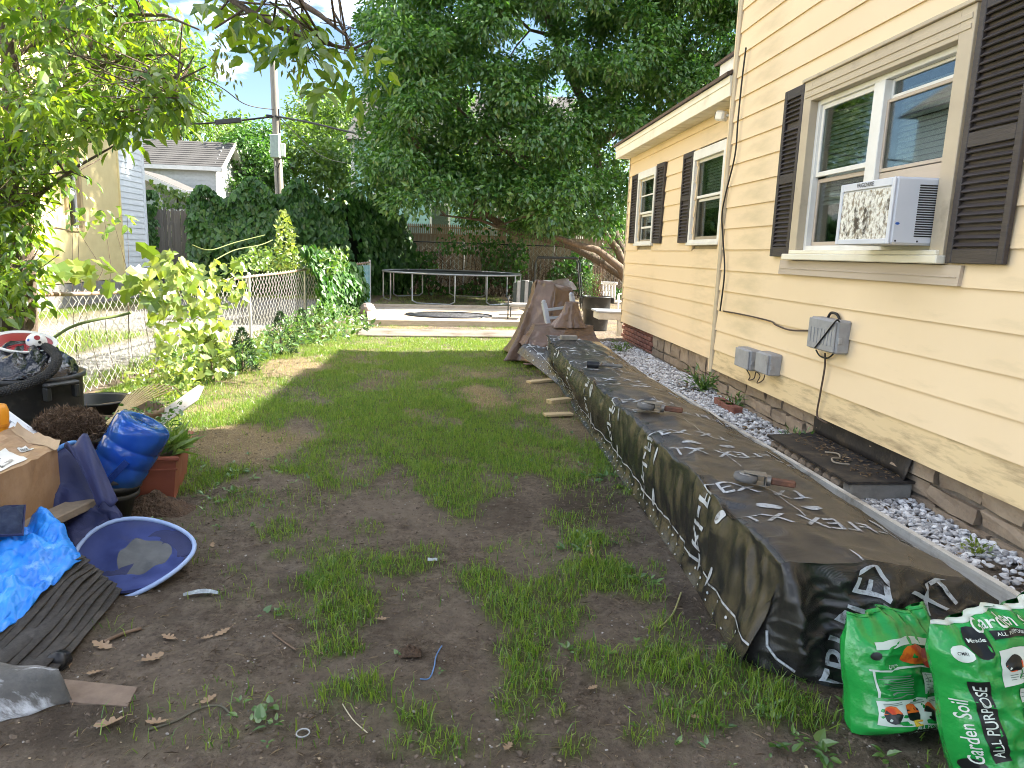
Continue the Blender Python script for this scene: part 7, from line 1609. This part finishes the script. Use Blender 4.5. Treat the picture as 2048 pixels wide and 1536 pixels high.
# slim the fibres
# ---- black bucket stack and blue water jug
bb = G(215, 1010, 0); BKc = Vector((AY(212, 985, 3.95).x, 3.95, 0))
e = empty('black_buckets', BKc, 'stack of black plastic pots holding the blue jug', 'buckets')
for i, (z0, r0) in enumerate(((0, .135), (.055, .145), (.105, .15))):
    mb = MB(); X_ = RY(.10) ; mb.lathe([(0, z0 + .01), (r0 * .72, z0), (r0 * .98, z0 + .20), (r0 * 1.10, z0 + .202), (r0 * 1.12, z0 + .215), (r0 * 1.10, z0 + .23), (r0 * 1.02, z0 + .23), (r0 * .95, z0 + .18), (r0 * .7, z0 + .03), (0, z0 + .03)], 36, X_); mb.build('pot', m_bin if i < 2 else M('grey_pot_rim', (.05, .055, .065), .5, (.09, .095, .10), 8, bump=.1), e)
m_jug, N, L = _nt('blue_jug')
def tinted(N, L, col, clear, see, gloss=.10, rough=.08):   # coloured translucent plastic or net
    o_ = N.new('ShaderNodeOutputMaterial'); t_ = N.new('ShaderNodeBsdfTranslucent'); d_ = N.new('ShaderNodeBsdfDiffuse'); c_ = N.new('ShaderNodeBsdfTransparent'); g_ = N.new('ShaderNodeBsdfGlossy'); g_.inputs['Roughness'].default_value = rough
    nz = N.new('ShaderNodeTexNoise'); nz.inputs['Scale'].default_value = 7; nz.inputs['Detail'].default_value = 6; r_ = N.new('ShaderNodeValToRGB'); r_.color_ramp.elements[0].position = .35; r_.color_ramp.elements[1].position = .7
    r_.color_ramp.elements[0].color = rgb(col); r_.color_ramp.elements[1].color = rgb(tuple(min(1, c * 1.5 + .03) for c in col)); tc_ = N.new('ShaderNodeTexCoord'); L.new(tc_.outputs['Object'], nz.inputs['Vector']); L.new(nz.outputs['Fac'], r_.inputs['Fac'])
    L.new(r_.outputs['Color'], t_.inputs['Color']); L.new(r_.outputs['Color'], d_.inputs['Color']); c_.inputs['Color'].default_value = rgb(clear)
    m1 = N.new('ShaderNodeMixShader'); m1.inputs[0].default_value = .5; L.new(t_.outputs[0], m1.inputs[1]); L.new(d_.outputs[0], m1.inputs[2])
    m2 = N.new('ShaderNodeMixShader'); m2.inputs[0].default_value = see; L.new(m1.outputs[0], m2.inputs[1]); L.new(c_.outputs[0], m2.inputs[2])
    m3 = N.new('ShaderNodeMixShader'); fz_ = N.new('ShaderNodeFresnel'); fz_.inputs['IOR'].default_value = 1.45; ad = N.new('ShaderNodeMath'); ad.operation = 'MULTIPLY'; ad.inputs[1].default_value = gloss * 10; L.new(fz_.outputs[0], ad.inputs[0]); L.new(ad.outputs[0], m3.inputs[0]); L.new(m2.outputs[0], m3.inputs[1]); L.new(g_.outputs[0], m3.inputs[2]); L.new(m3.outputs[0], o_.inputs[0])
tinted(N, L, (.04, .20, .85), (.35, .6, 1.0), .5)
ja, jb = AY(214, 975, 3.93), AY(286, 852, 3.98); ax_ = (jb - ja).normalized(); ln = .40; J0 = (ja + jb) / 2 - ax_ * .20
e = empty('water_jug', J0, 'translucent blue water jug tipped upside down in the black pots', 'water jug'); X_ = T(0, 0, 0) @ (ax_.to_track_quat('Z', 'Y').to_matrix().to_4x4())
jsc = 1.1
jp = [(.02, -.02), (.03, -.02), (.035, .0), (.10, .03), (.125, .06), (.134, .10), (.136, .16), (.1335, .166), (.1335, .178), (.137, .183), (.137, .25), (.134, .254), (.134, .266), (.138, .270), (.138, .34), (.134, .37), (.120, .388), (.09, .392), (.0, .380)]
mb = MB(); mb.lathe([(a * jsc, b * jsc) for a, b in jp], 48, X_); o = mb.build('body', m_jug, e); solid(o, .004, -1)
dv = (C0 - J0).normalized(); sdv = (dv - ax_ * dv.dot(ax_)).normalized()
mb = MB(); p_ = ax_ * .09 + sdv * .157; q_ = ax_ * .23 + sdv * .157; tw = ax_.cross(sdv); p_ += tw * -.01; q_ += tw * .02
mb.add(*quadbar(p_, q_, .032, .012, sdv)); mb.build('grip', M('dark_blue_grip', (.01, .04, .22), .35, bump=.3, bscale=80), e)
# ---- terracotta planter
m_terra = M('terracotta_plastic', (.30, .095, .060), .55, (.25, .075, .048), 5, bump=.05, stain=(.36, .17, .12), sscale=3, slo=.55, shi=.75)
p0 = G(358, 1006); p1 = G(386, 944); dr = (p1 - p0).normalized(); ang = math.atan2(dr.y, dr.x) - math.pi / 2
e = empty('planter_box', (p0.x, p0.y, 0), 'terracotta rectangular planter overgrown with weeds', 'planter', rz=ang)
w_, l_, hh = .42, .62, .30
mb = MB(); a_ = .035
mb.add([(-w_ + a_, a_, 0), (-a_, a_, 0), (-a_, l_ - a_, 0), (-w_ + a_, l_ - a_, 0), (-w_, 0, hh), (0, 0, hh), (0, l_, hh), (-w_, l_, hh), (-w_ + .02, .02, hh), (-.02, .02, hh), (-.02, l_ - .02, hh), (-w_ + .02, l_ - .02, hh), (-w_ + .03, .03, hh - .06), (-.03, .03, hh - .06), (-.03, l_ - .03, hh - .06), (-w_ + .03, l_ - .03, hh - .06)],
       [(3, 2, 1, 0), (0, 1, 5, 4), (1, 2, 6, 5), (2, 3, 7, 6), (3, 0, 4, 7), (4, 5, 9, 8), (5, 6, 10, 9), (6, 7, 11, 10), (7, 4, 8, 11), (8, 9, 13, 12), (9, 10, 14, 13), (10, 11, 15, 14), (11, 8, 12, 15)]); mb.build('body', m_terra, e)
mb = MB(); mb.tube([(-w_ - .004, -.006, hh - .012), (.004, -.006, hh - .012), (.006, l_ + .004, hh - .012), (-w_ - .004, l_ + .004, hh - .012)], .016, 8, closed=True, smooth=False); mb.bbox((-w_ - .003, -.004, hh - .085), (.003, .0, hh - .075), .001); mb.build('rim', m_terra, e)
mb = MB(); mb.box((-w_ + .025, .025, hh - .07), (-.025, l_ - .025, hh - .03)); mb.build('soil', m_clod, e)
n = 420; P = np.stack([RNG.uniform(-w_ + .03, -.02, n), RNG.uniform(.03, l_, n), hh + RNG.random(n) ** 1.5 * .24], -1); d = np.stack([RNG.normal(0, .8, n), RNG.normal(-.2, .8, n), RNG.uniform(-.2, .8, n)], -1)
pw = empty('planter_weeds', (p0.x, p0.y, hh - .03), 'leafy green weeds growing in the terracotta planter', 'plant', rz=ang); P[:, 2] -= hh - .03
leaf_obj('foliage', [leaf_arrays(P, RNG.uniform(.025, .06, n), d, 'ovate')], m_weed, pw)
n = 90; P = np.stack([RNG.uniform(-.16, .0, n), RNG.uniform(.02, .3, n), RNG.uniform(.02, .06, n)], -1); d = np.stack([RNG.normal(.3, .6, n), RNG.normal(-.3, .5, n), RNG.uniform(.3, 1.2, n)], -1)
leaf_obj('grass_blades', [leaf_arrays(P, RNG.uniform(.10, .22, n), d, 'lance', None, .2)], LEAF('planter_grass', (.09, .17, .03), (.22, .30, .08), .4), pw)['kind'] = 'stuff'
c = G(320, 1030); mb = MB(); mb.grid(lambda u, v: (-.22 + .44 * u, -.12 + .24 * v, .10 * math.sin(math.pi * u) * math.sin(math.pi * v) * (.6 + float(fbm(u * 6, v * 6, 3))) - .01), 26, 18); o = mb.build('soil_heap', m_root); o.location = (c.x - .05, c.y + .08, 0); tag(o, 'small heap of dark soil in front of the terracotta planter', 'soil heap')
# ---- bushel basket, black tub, wire roll, rake, white board
m_stave = M('basket_stave', (.26, .19, .125), .8, (.19, .135, .09), 7, bump=.2, rnd=.18, stretch=(3, 3, .6))
c = Vector((AY(252, 815, 5.5).x, 5.5, 0)); e = empty('bushel_basket', c, 'old wooden bushel basket behind the bamboo rake', 'basket'); bh = .34
for i in range(20):
    a = 2 * math.pi * i / 20; mb = MB(); X_ = RZ(a); mb.add([(.19, -.028, 0), (.19, .028, 0), (.248, .036, bh), (.248, -.036, bh), (.196, -.028, 0), (.196, .028, 0), (.254, .036, bh), (.254, -.036, bh)], [(0, 3, 2, 1), (4, 5, 6, 7), (0, 1, 5, 4), (1, 2, 6, 5), (2, 3, 7, 6), (3, 0, 4, 7)], False, X_); mb.build('stave', m_stave, e)
for z_, r_ in ((bh - .045, .250), (.15, .226)):
    mb = MB(); mb.lathe([(r_ - .002, z_), (r_ + .012, z_), (r_ + .014, z_ + .045), (r_ + .0, z_ + .045)], 32); mb.build('hoop', m_stave, e)
c = Vector((AY(195, 800, 5.75).x, 5.75, 0)); e = empty('black_tub', c, 'shallow black tub beside the trash can', 'tub'); mb = MB(); mb.lathe([(0, .03), (.17, .03), (.22, .33), (.245, .335), (.25, .345), (.24, .352), (.215, .345), (.165, .05), (0, .05)], 36); mb.build('tub', m_bin, e); mb = MB(); mb.tube([(.25 * math.cos(k * math.pi / 18), .25 * math.sin(k * math.pi / 18), .348) for k in range(36)], .009, 6, closed=True); mb.build('rim', m_bin, e)
a, b = Vector((AY(165, 845, 5.1).x, 5.1, .14)), Vector((AY(318, 845, 5.0).x, 5.0, .14)); e = empty('wire_mesh_roll', a, 'rolled galvanised wire mesh lying by the basket', 'wire mesh'); X_ = align(Vector((0, 0, 0)), b - a); lnw = (b - a).length; mb = MB()
for k in range(26):
    an = 2 * math.pi * k / 26; mb.tube([X_ @ Vector((.135 * math.cos(an), .135 * math.sin(an), 0)), X_ @ Vector((.135 * math.cos(an), .135 * math.sin(an), lnw))], .0018, 3, False)
for k in range(int(lnw / .03)):
    mb.tube([X_ @ Vector((.135 * math.cos(2 * math.pi * q / 18), .135 * math.sin(2 * math.pi * q / 18), k * .03)) for q in range(18)], .0018, 3, closed=True)
mb.build('wire_grid', m_wirem, e)
m_bamboo = M('bamboo', (.52, .40, .20), .55, (.42, .31, .15), 10, bump=.1, rnd=.08)
hA, hB = AY(143, 914, 4.15), AY(224, 838, 4.85); e = empty('bamboo_rake', hA, 'bamboo leaf rake with spread tines leaning across the pile', 'rake')
mb = MB(); mb.tube([hA, hA.lerp(hB, .5), hB], .014, 8); at_world(mb, 'handle', m_bamboo, e, hA)
for i, (px, py) in enumerate([(255, 790), (266, 782), (277, 777), (288, 773), (298, 771), (308, 769), (318, 768), (328, 769), (338, 770), (347, 772), (353, 776)]):
    tpz = AY(px, py, 5.35); mid = hB.lerp(tpz, .55) + Vector((0, 0, .01)); hk = tpz + Vector((.02, .03, -.05)); mb = MB(); mb.tube([hB - (hB - hA).normalized() * .06, hB, mid, tpz, hk], [.005, .006, .006, .005, .004], 5); at_world(mb, 'tine', m_bamboo, e, hA)
a, b = hB.lerp(AY(250, 795, 5.35), .35), hB.lerp(AY(340, 775, 5.35), .35); mb = MB(); mb.tube([a, (a + b) / 2, b], .006, 6); at_world(mb, 'spreader_bar', m_bamboo, e, hA)
mb = MB(); q = hA.lerp(hB, .32); mb.lathe([(.018, -.02), (.026, -.02), (.026, .02), (.018, .02)], 14, align(q, hB)); at_world(mb, 'tape_band', m_white, e, hA)
pts = [AY(300, 838, 5.95), AY(398, 770, 6.2), AY(408, 774, 6.2), AY(396, 800, 6.15), AY(325, 852, 5.95)]; e = empty('white_board', pts[0], 'pointed white painted board leaning up beyond the planter', 'board'); mb = MB(); n_ = Vector((.25, -.85, .45)).normalized() * .012
mb.add([p - n_ for p in pts] + [p + n_ for p in pts], [(0, 1, 2, 3, 4), (9, 8, 7, 6, 5)] + [(i, i + 5, (i + 1) % 5 + 5, (i + 1) % 5) for i in range(5)]); at_world(mb, 'board', m_wwood, e, pts[0])
c = AY(277, 842, 4.6); e = empty('garden_gauge', (c.x, c.y, c.z), 'small round white rimmed gauge behind the blue jug', 'gauge'); X_ = RX(1.2) @ RY(.3); mb = MB(); mb.tube([X_ @ Vector((.05 * math.cos(k * math.pi / 12), .05 * math.sin(k * math.pi / 12), 0)) for k in range(24)], .007, 6, closed=True); mb.build('rim', m_white, e); mb = MB(); mb.lathe([(0, -.005), (.045, -.005)], 20, X_); mb.build('face', m_black, e)
mb = MB(); mb.tube([(0, 0, -.05), (0, 0.01, -c.z)], .008, 6); mb.build('stake', m_black, e)
# ---- collapsed blue hamper: two hoops and the cloth between them
m_navy = M('navy_mesh_cloth', (.010, .014, .065), .6, (.015, .024, .10), 4, bump=.15, bscale=200, sheen=.08)
m_lblue = M('pale_blue_trim', (.34, .44, .66), .6, (.26, .36, .6), 8, bump=.1)
m_mblue, N, L = _nt('blue_mesh_net'); tinted(N, L, (.085, .12, .36), (.8, .85, 1.0), .35, .02, .5)
hc = G(268, 1112, .085); hoop1 = []
for k in range(40):
    a = 2 * math.pi * k / 40; hoop1.append(hc + Vector((math.cos(a) * .275, math.sin(a) * .255 * math.cos(.42), math.sin(a) * .255 * math.sin(.42) + .03 * math.cos(a * 2 + 1.2))))
c2 = AY(92, 962, 3.75); hoop2 = []
d2 = Vector((.80, .60, 0)).normalized()
for k in range(40):
    a = 2 * math.pi * k / 40; hoop2.append(c2 + Vector((-.02, -.30, 0)) * (-math.cos(a) * .55) + Vector((.10, .05, .19)) * math.sin(a) + d2 * .02 * math.sin(2 * a))
e = empty('blue_hamper', hc - Vector((0, 0, .08)), 'collapsed navy pop-up hamper with a pale wire hoop opening', 'hamper'); O = hc - Vector((0, 0, .08))
mb = MB(); mb.tube(hoop1, .011, 8, closed=True); at_world(mb, 'front_hoop', m_lblue, e, O)
mb = MB(); mb.tube(hoop2, .012, 8, closed=True); at_world(mb, 'rear_hoop', M('blue_trim', (.05, .17, .45), .6, (.10, .26, .55), 9, bump=.1), e, O)
def loft(u, v):
    k = u * 40; i = int(k) % 40; t = k - int(k); p = hoop1[i].lerp(hoop1[(i + 1) % 40], t); q = hoop2[i].lerp(hoop2[(i + 1) % 40], t)
    m_ = p.lerp(q, v); w = math.sin(math.pi * v); cen_ = hc.lerp(c2, v)
    m_ = m_.lerp(cen_, w * .38) + Vector((.02, -.05, -.05)) * w + Vector((float(fbm(u * 12, v * 5, 3)) - .5, float(fbm(u * 12 + 4, v * 5, 3)) - .5, float(fbm(u * 12 + 8, v * 6, 3)) - .5)) * .10 * w
    if v < .75 and ((m_.x - hc.x) / .27) ** 2 + ((m_.y - hc.y) / .235) ** 2 < 1: m_.z = min(m_.z, hc.z + (m_.y - hc.y) * .42 - .035)
    m_.z = max(m_.z, .006); return m_
mb = MB(); mb.grid(loft, 60, 16); solid(at_world(mb, 'cloth_tube', m_navy, e, O), .003)
def net(u, v):                                    # cloth sagging inside the front hoop
    k = u * 40; i = int(k) % 40; t = k - int(k); p = hoop1[i].lerp(hoop1[(i + 1) % 40], t); c_ = hc + Vector((.07, .05, -.02))
    q = p.lerp(c_, v * .55); q += Vector((0, 0, -.02 * math.sin(math.pi * v) + (float(fbm(u * 14, v * 4, 2)) - .5) * .03 * v)); q.z = max(q.z, .018 + .004 * math.sin(u * 40)); return q
mb = MB(); mb.grid(net, 60, 10); at_world(mb, 'mesh_net', m_mblue, e, O)
mb = MB(); pts = [net(k / 40, 1.0) for k in range(40)]; cc_ = sum(pts, Vector()) / 40
mb.add(pts + [cc_ - Vector((0, 0, .004))], [(k, (k + 1) % 40, 40) for k in range(40)], True); at_world(mb, 'floor_panel', M('grey_cloth', (.075, .08, .085), .8, (.11, .115, .12), 8, bump=.3), e, O)
mb = MB(); tk = px_path([(128, 893, 3.72), (140, 930, 3.68), (165, 975, 3.6), (195, 1010, 3.5)]); 
mb.grid(lambda u, v: tk[0].lerp(tk[3], u) + Vector((.10 * v * (1 - .2 * u), .04 * v, .03 * math.sin(u * 3) + .05 * v * (1 - u) + .02 * math.sin(v * 9 + u * 4))) + Vector((0, -.03, 0)) * math.sin(math.pi * v), 16, 8); solid(at_world(mb, 'hanging_cloth', m_navy, e, O), .004)
# ---- timber, denim cushion, blue tarp, roofing sheets
a, b = G(172, 1004, .27), G(-40, 1102, .27); e = empty('timber_plank', (a + b) / 2 - Vector((0, 0, .03)), 'grey weathered timber plank lying across the pile', 'timber'); O = (a + b) / 2 - Vector((0, 0, .03)); mb = MB(); ln = (b - a).length; mb.bbox((-.06, -.022, 0), (.06, .022, ln), .006, Matrix.Translation(a) @ ((b - a).to_track_quat('Z', 'Y').to_matrix().to_4x4())); at_world(mb, 'plank', M('grey_timber', (.24, .19, .14), .85, (.17, .135, .10), 9, bump=.3, stretch=(1, 1, 1)), e, O)
c = AY(0, 1042, 3.1); e = empty('denim_cushion', c, 'dark blue quilted cushion at the left edge of the pile', 'cushion'); mb = MB()
def cush(u, v):
    x, y = (u - .5) * 2, (v - .5) * 2; r_ = max(abs(x), abs(y)); return (x * .085, y * .08, .035 * (1 - r_ ** 4) + .006 * math.sin(x * 9) * math.sin(y * 9))
X_ = RZ(.4) @ RX(.55) @ RY(.15); g1 = MB(); g1.grid(cush, 20, 20); g2 = MB(); g2.grid(lambda u, v: (cush(u, v)[0], cush(u, v)[1], -cush(u, v)[2]), 20, 20); mb.add(g1.v, g1.f, True, X_); mb.add(g2.v, [t[::-1] for t in g2.f], True, X_); mb.build('pad', M('denim', (.018, .028, .065), .9, (.03, .045, .09), 40, bump=.3, bscale=120), e)
mb = MB(); ed = [X_ @ Vector(p) for p in [(-.085, -.08, 0), (.085, -.08, 0), (.085, .08, 0), (-.085, .08, 0)]]; mb.tube(ed, .008, 6, closed=True, smooth=False); mb.build('piping', m_navy, e)
m_btp = M('blue_tarp', (.010, .16, .62), .38, (.03, .28, .80), 7, .35, .65, bump=.5, bscale=12, spec=.5, bdist=.03, stain=(.25, .5, .8), sscale=9, slo=.58, shi=.72)
A, B, Cc, D = G(100, 1012, .37), G(167, 1108, .225), G(-20, 1282, .10), G(-120, 1110, .24)
def btp(u, v):
    p = A.lerp(B, u).lerp(D.lerp(Cc, u), v); w = (float(fbm(u * 4 + 2, v * 6, 3)) - .5) * .07 - abs(float(vnoise(u * 9 + v * 5, v * 7)) - .5) * .05 - abs(float(vnoise(u * 17 - v * 8 + 5, v * 15 + u * 4)) - .5) * .025 + .045 * math.sin(math.pi * u) * math.sin(math.pi * v)
    return p + Vector((.3 * w * (u > .9), 0, w + .03 * (1 - u) * (v < .3) * math.sin(v * 20)))
e = empty('blue_tarp', Cc - Vector((0, 0, .08)), 'crumpled bright blue tarp draped over the roofing sheets', 'tarp'); mb = MB(); mb.grid(btp, 76, 76); solid(at_world(mb, 'sheet', m_btp, e, Cc - Vector((0, 0, .08))), .003)
m_felt = M('roofing_felt', (.035, .033, .032), .85, (.065, .06, .056), 50, bump=.5, bscale=180, stain=(.11, .10, .09), sscale=3, slo=.55, shi=.75)
for i in range(9):
    path = [G(172 + 9 * i, 1114 + 8 * i, .205 - .021 * i), G(128 + 9 * i, 1140 + 12 * i, .19 - .020 * i), G(66 + 8 * i, 1216 + 13 * i, .115 - .011 * i), G(-50 + 6 * i, 1334 + 13 * i, .055 - .004 * i)]
    def shf(u, v, path=path, i=i):
        k = u * 3; j = min(2, int(k)); t = k - j; p0, p1, p2, p3 = path[max(j - 1, 0)], path[j], path[j + 1], path[min(j + 2, 3)]
        q = .5 * ((2 * p1) + (p2 - p0) * t + (2 * p0 - 5 * p1 + 4 * p2 - p3) * t * t + (3 * p1 - p0 - 3 * p2 + p3) * t ** 3)
        return q + Vector((-.30, .16, .02)) * v + Vector((0, 0, .006 * math.sin(u * 9 + i * 2) + .005 * (float(fbm(u * 20 + i, v * 3, 2)) - .5)))
    mb = MB(); mb.grid(shf, 36, 5); o = mb.build('roofing_sheet', m_felt); solid(o, .005)
    tag(o, ('topmost curled roofing felt sheet, right under the blue tarp edge', 'second roofing felt sheet from the top of the stack', 'third roofing felt sheet from the top of the stack', 'fourth roofing felt sheet from the top of the stack', 'middle roofing felt sheet, fifth in the stack', 'fourth roofing felt sheet from the bottom of the stack', 'third roofing felt sheet from the bottom of the stack', 'second roofing felt sheet from the bottom of the stack', 'bottom roofing felt sheet of the stack, lying on the soil')[i], 'roofing sheet', 'stacked roofing felt sheets')
m_gfelt = M('whitewashed_felt', (.09, .09, .088), .85, (.13, .125, .12), 20, bump=.4, bscale=120, stain=(.50, .52, .56), sscale=3.2, slo=.52, shi=.62, sstretch=(1.2, 5, 1))
A, B, Cc, D = G(-120, 1316, .13), G(116, 1338, .11), G(146, 1402, .012), G(-120, 1482, .012)
mb = MB(); mb.grid(lambda u, v: A.lerp(B, u).lerp(D.lerp(Cc, u), v) + Vector((0, -.02, .055)) * math.sin(math.pi * min(1, v * 1.05)) + Vector((0, 0, .004 * math.sin(u * 17))), 24, 14); o = mb.build('felt_offcut', m_gfelt); solid(o, .006); tag(o, 'curled grey felt offcut streaked with white paint in the lower left corner', 'felt')
pts = [G(128, 1358, .02), G(275, 1374, .012), G(255, 1412, .010), G(140, 1404, .018)]; mb = MB(); mb.add(pts + [p - Vector((0, 0, .03)) for p in pts], [(3, 2, 1, 0), (4, 5, 6, 7), (0, 1, 5, 4), (1, 2, 6, 5), (2, 3, 7, 6), (3, 0, 4, 7)]); tag(mb.build('flat_board', M('dusty_board', (.22, .165, .125), .9, (.15, .11, .085), 12, bump=.3)), 'dusty flat board half buried in the soil beside the felt offcut', 'board')
c = G(118, 1322, .02); mb = MB(); mb.lathe([(.0, .03), (.034, .03), (.038, .02), (.038, -.02), (.03, -.02)], 18, RX(1.2) @ RZ(.3)); 
for k in range(8): mb.bbox((.036, -.006, -.018), (.041, .006, .02), .001, RX(1.2) @ RZ(k * math.pi / 4))
o = mb.build('pipe_fitting', m_black); o.location = c; tag(o, 'ribbed black plastic pipe fitting lying on the soil by the felt offcut', 'pipe fitting')

# ================================================================== LITTER ON THE SOIL
m_oak = LEAF('dead_leaf', (.20, .13, .08), (.38, .27, .17), .12, (1, .9, .7), .03)
_oak = [(0, 0), (.1, .04), (.15, .13), (.23, .16), (.28, .08), (.34, .09), (.39, .24), (.49, .27), (.53, .13), (.58, .12), (.65, .24), (.73, .23), (.75, .11), (.82, .09), (.9, .12), (1.0, .0)]
def dead_leaf(px, py, size, label):
    c = G(px, py); c.z = float(ground_h(c.x, c.y)) + .006; rl_ = random.Random(int(px * 7 + py)); ou = [(x + rl_.uniform(-.02, .02), y + rl_.uniform(-.03, .03)) for x, y in _oak]; lo_ = [(x + rl_.uniform(-.03, .03), -y + rl_.uniform(-.03, .03)) for x, y in _oak[1:-1]][::-1]
    pts = ou + lo_; size *= .82; cu = rl_.uniform(.3, .9); tw = rl_.uniform(-.6, .6)
    f3 = lambda x, y: ((x - .5) * size, y * size, size * (cu * (y * y * 1.6 + (x - .5) ** 2 * .5) + tw * y * (x - .5)) + .004)
    V = [f3(*p) for p in pts]; mid = [f3(x, 0) for x in (.3, .5, .7)]; n_ = len(V); mb = MB(); cidx = n_
    V.append(f3(.5, 0)); mb.add(V, [(i, (i + 1) % n_, n_) for i in range(n_)]); mb.tube([f3(0, 0), (-.66 * size, .05 * size, .012)], .0012, 4)
    o = mb.build('dead_leaf', m_oak); o.location = c; o.rotation_euler = (rl_.uniform(-.15, .15), rl_.uniform(-.15, .15), rl_.uniform(0, 6.28)); tag(o, label, 'leaf', 'dead leaves on the bare soil')
for px, py, s_, lb in [(152, 1283, .10, 'brown dead leaf just right of the roofing sheets'), (205, 1295, .12, 'large curled dead leaf beside the thin stick'), (338, 1280, .09, 'pointed dead leaf alone above the centre of the bare soil'), (303, 1322, .12, 'long jagged dead leaf right of the black pipe fitting'), (135, 1325, .09, 'dead leaf touching the black pipe fitting'), (190, 1350, .08, 'small dead leaf above the dusty flat board'), (412, 1275, .07, 'left of two dead leaves lying together'), (446, 1265, .09, 'right of two dead leaves lying together'), (416, 1405, .08, 'dead leaf right of the dusty flat board'), (222, 1460, .12, 'crumpled dead leaves heap below the dusty board'), (315, 1455, .09, 'dead leaf below the thin hoop of stem'), (762, 1238, .07, 'pale dead leaf beside the grass in the middle'), (425, 1088, .07, 'pale leaf fragment above the blue hamper side'), (1016, 1495, .07, 'pale torn leaf near the bottom centre'), (1155, 975, .06, 'pale leaf on the lawn edge by the tarp'), (1185, 1375, .06, 'tan leaf between the grass tufts at right'), (1390, 1440, .05, 'tiny leaf in the grass below the tarp corner'), (240, 1185, .08, 'dark dead leaf under the rim of the blue hamper')]: dead_leaf(px, py, s_, lb)
def stick(pts, r, mat, label, name='stick'): 
    P = [G(*p) for p in pts]
    for p in P: p.z = float(ground_h(p.x, p.y)) + r * .9 + .002
    return cable(name, P, r, mat, label, 'stick', 6, 4)
m_stick = M('brown_stick', (.13, .085, .055), .9, (.2, .14, .1), 12, bump=.3)
stick([(208, 1286), (245, 1268), (281, 1252)], .008, m_stick, 'thick brown stick right of the roofing sheets'); stick([(545, 1272), (570, 1285), (592, 1298)], .004, m_stick, 'short thin stick on the soil left of the grass')
stick([(1180, 1092), (1182, 1108), (1186, 1132)], .007, M('pale_stick', (.40, .27, .15), .8), 'pale orange stick in front of the tall weed'); stick([(1318, 1262), (1345, 1235), (1362, 1188)], .004, M('yellow_stem', (.36, .34, .14), .7), 'bent yellow stem lying by the tarp edge')
stick([(297, 1468), (350, 1450), (400, 1425), (440, 1420), (460, 1432)], .004, M('grey_stem', (.12, .11, .08), .9), 'thin looping stem lying on the soil'); stick([(685, 1410), (705, 1440), (735, 1470)], .002, M('straw_stem', (.55, .5, .36), .8), 'single straw stem over the lower grass tuft')
stick([(840, 1357), (858, 1353), (868, 1335), (872, 1310), (880, 1292), (884, 1286)], .0028, M('blue_string', (.12, .25, .5), .6), 'frayed blue string lying on the soil', 'string')
c = G(402, 1189, .012); mb = MB(); mb.grid(lambda u, v: ((u - .5) * .15, .03 * math.sin(u * 3.1) + (v - .5) * .035 * math.sin(math.pi * (.1 + .8 * u)), .012 * math.sin(math.pi * v)), 14, 6); o = mb.build('slag_piece', M('clear_slag', (.42, .47, .50), .25, (.25, .28, .3), 40, .4, .6, bump=.5, bscale=80)); o.location = c; o.rotation_euler = (0, 0, .1); tag(o, 'curved piece of grey glassy slag on the soil', 'slag')
mb = MB(); c = G(865, 1120, .01); mb.grid(lambda u, v: ((u - .5) * .05, (v - .5) * .03, .008 * float(fbm(u * 5, v * 5, 2))), 6, 5); o = mb.build('plastic_scrap', M('clear_plastic', (.4, .43, .46), .2)); o.location = c; tag(o, 'crumpled clear plastic scrap among the middle grass', 'scrap')
c = G(606, 1466, .012); mb = MB(); mb.tube([(.021 * math.cos(k * math.pi / 10), .021 * math.sin(k * math.pi / 10), 0) for k in range(20)], .003, 6, closed=True); o = mb.build('plastic_ring', M('clear_ring', (.35, .36, .36), .25)); o.location = c; tag(o, 'clear round plastic ring lying on the gritty soil', 'ring')
c = G(820, 1305, .0); mb = MB(); mb.grid(lambda u, v: ((u - .5) * .09, (v - .5) * .07, .03 * math.sin(math.pi * u) * math.sin(math.pi * v) * (.4 + 1.2 * float(fbm(u * 8, v * 8, 3)))), 14, 12); o = mb.build('soil_clump', m_root); o.location = c; tag(o, 'dark clump of soil in the middle of the bare patch', 'soil clump')
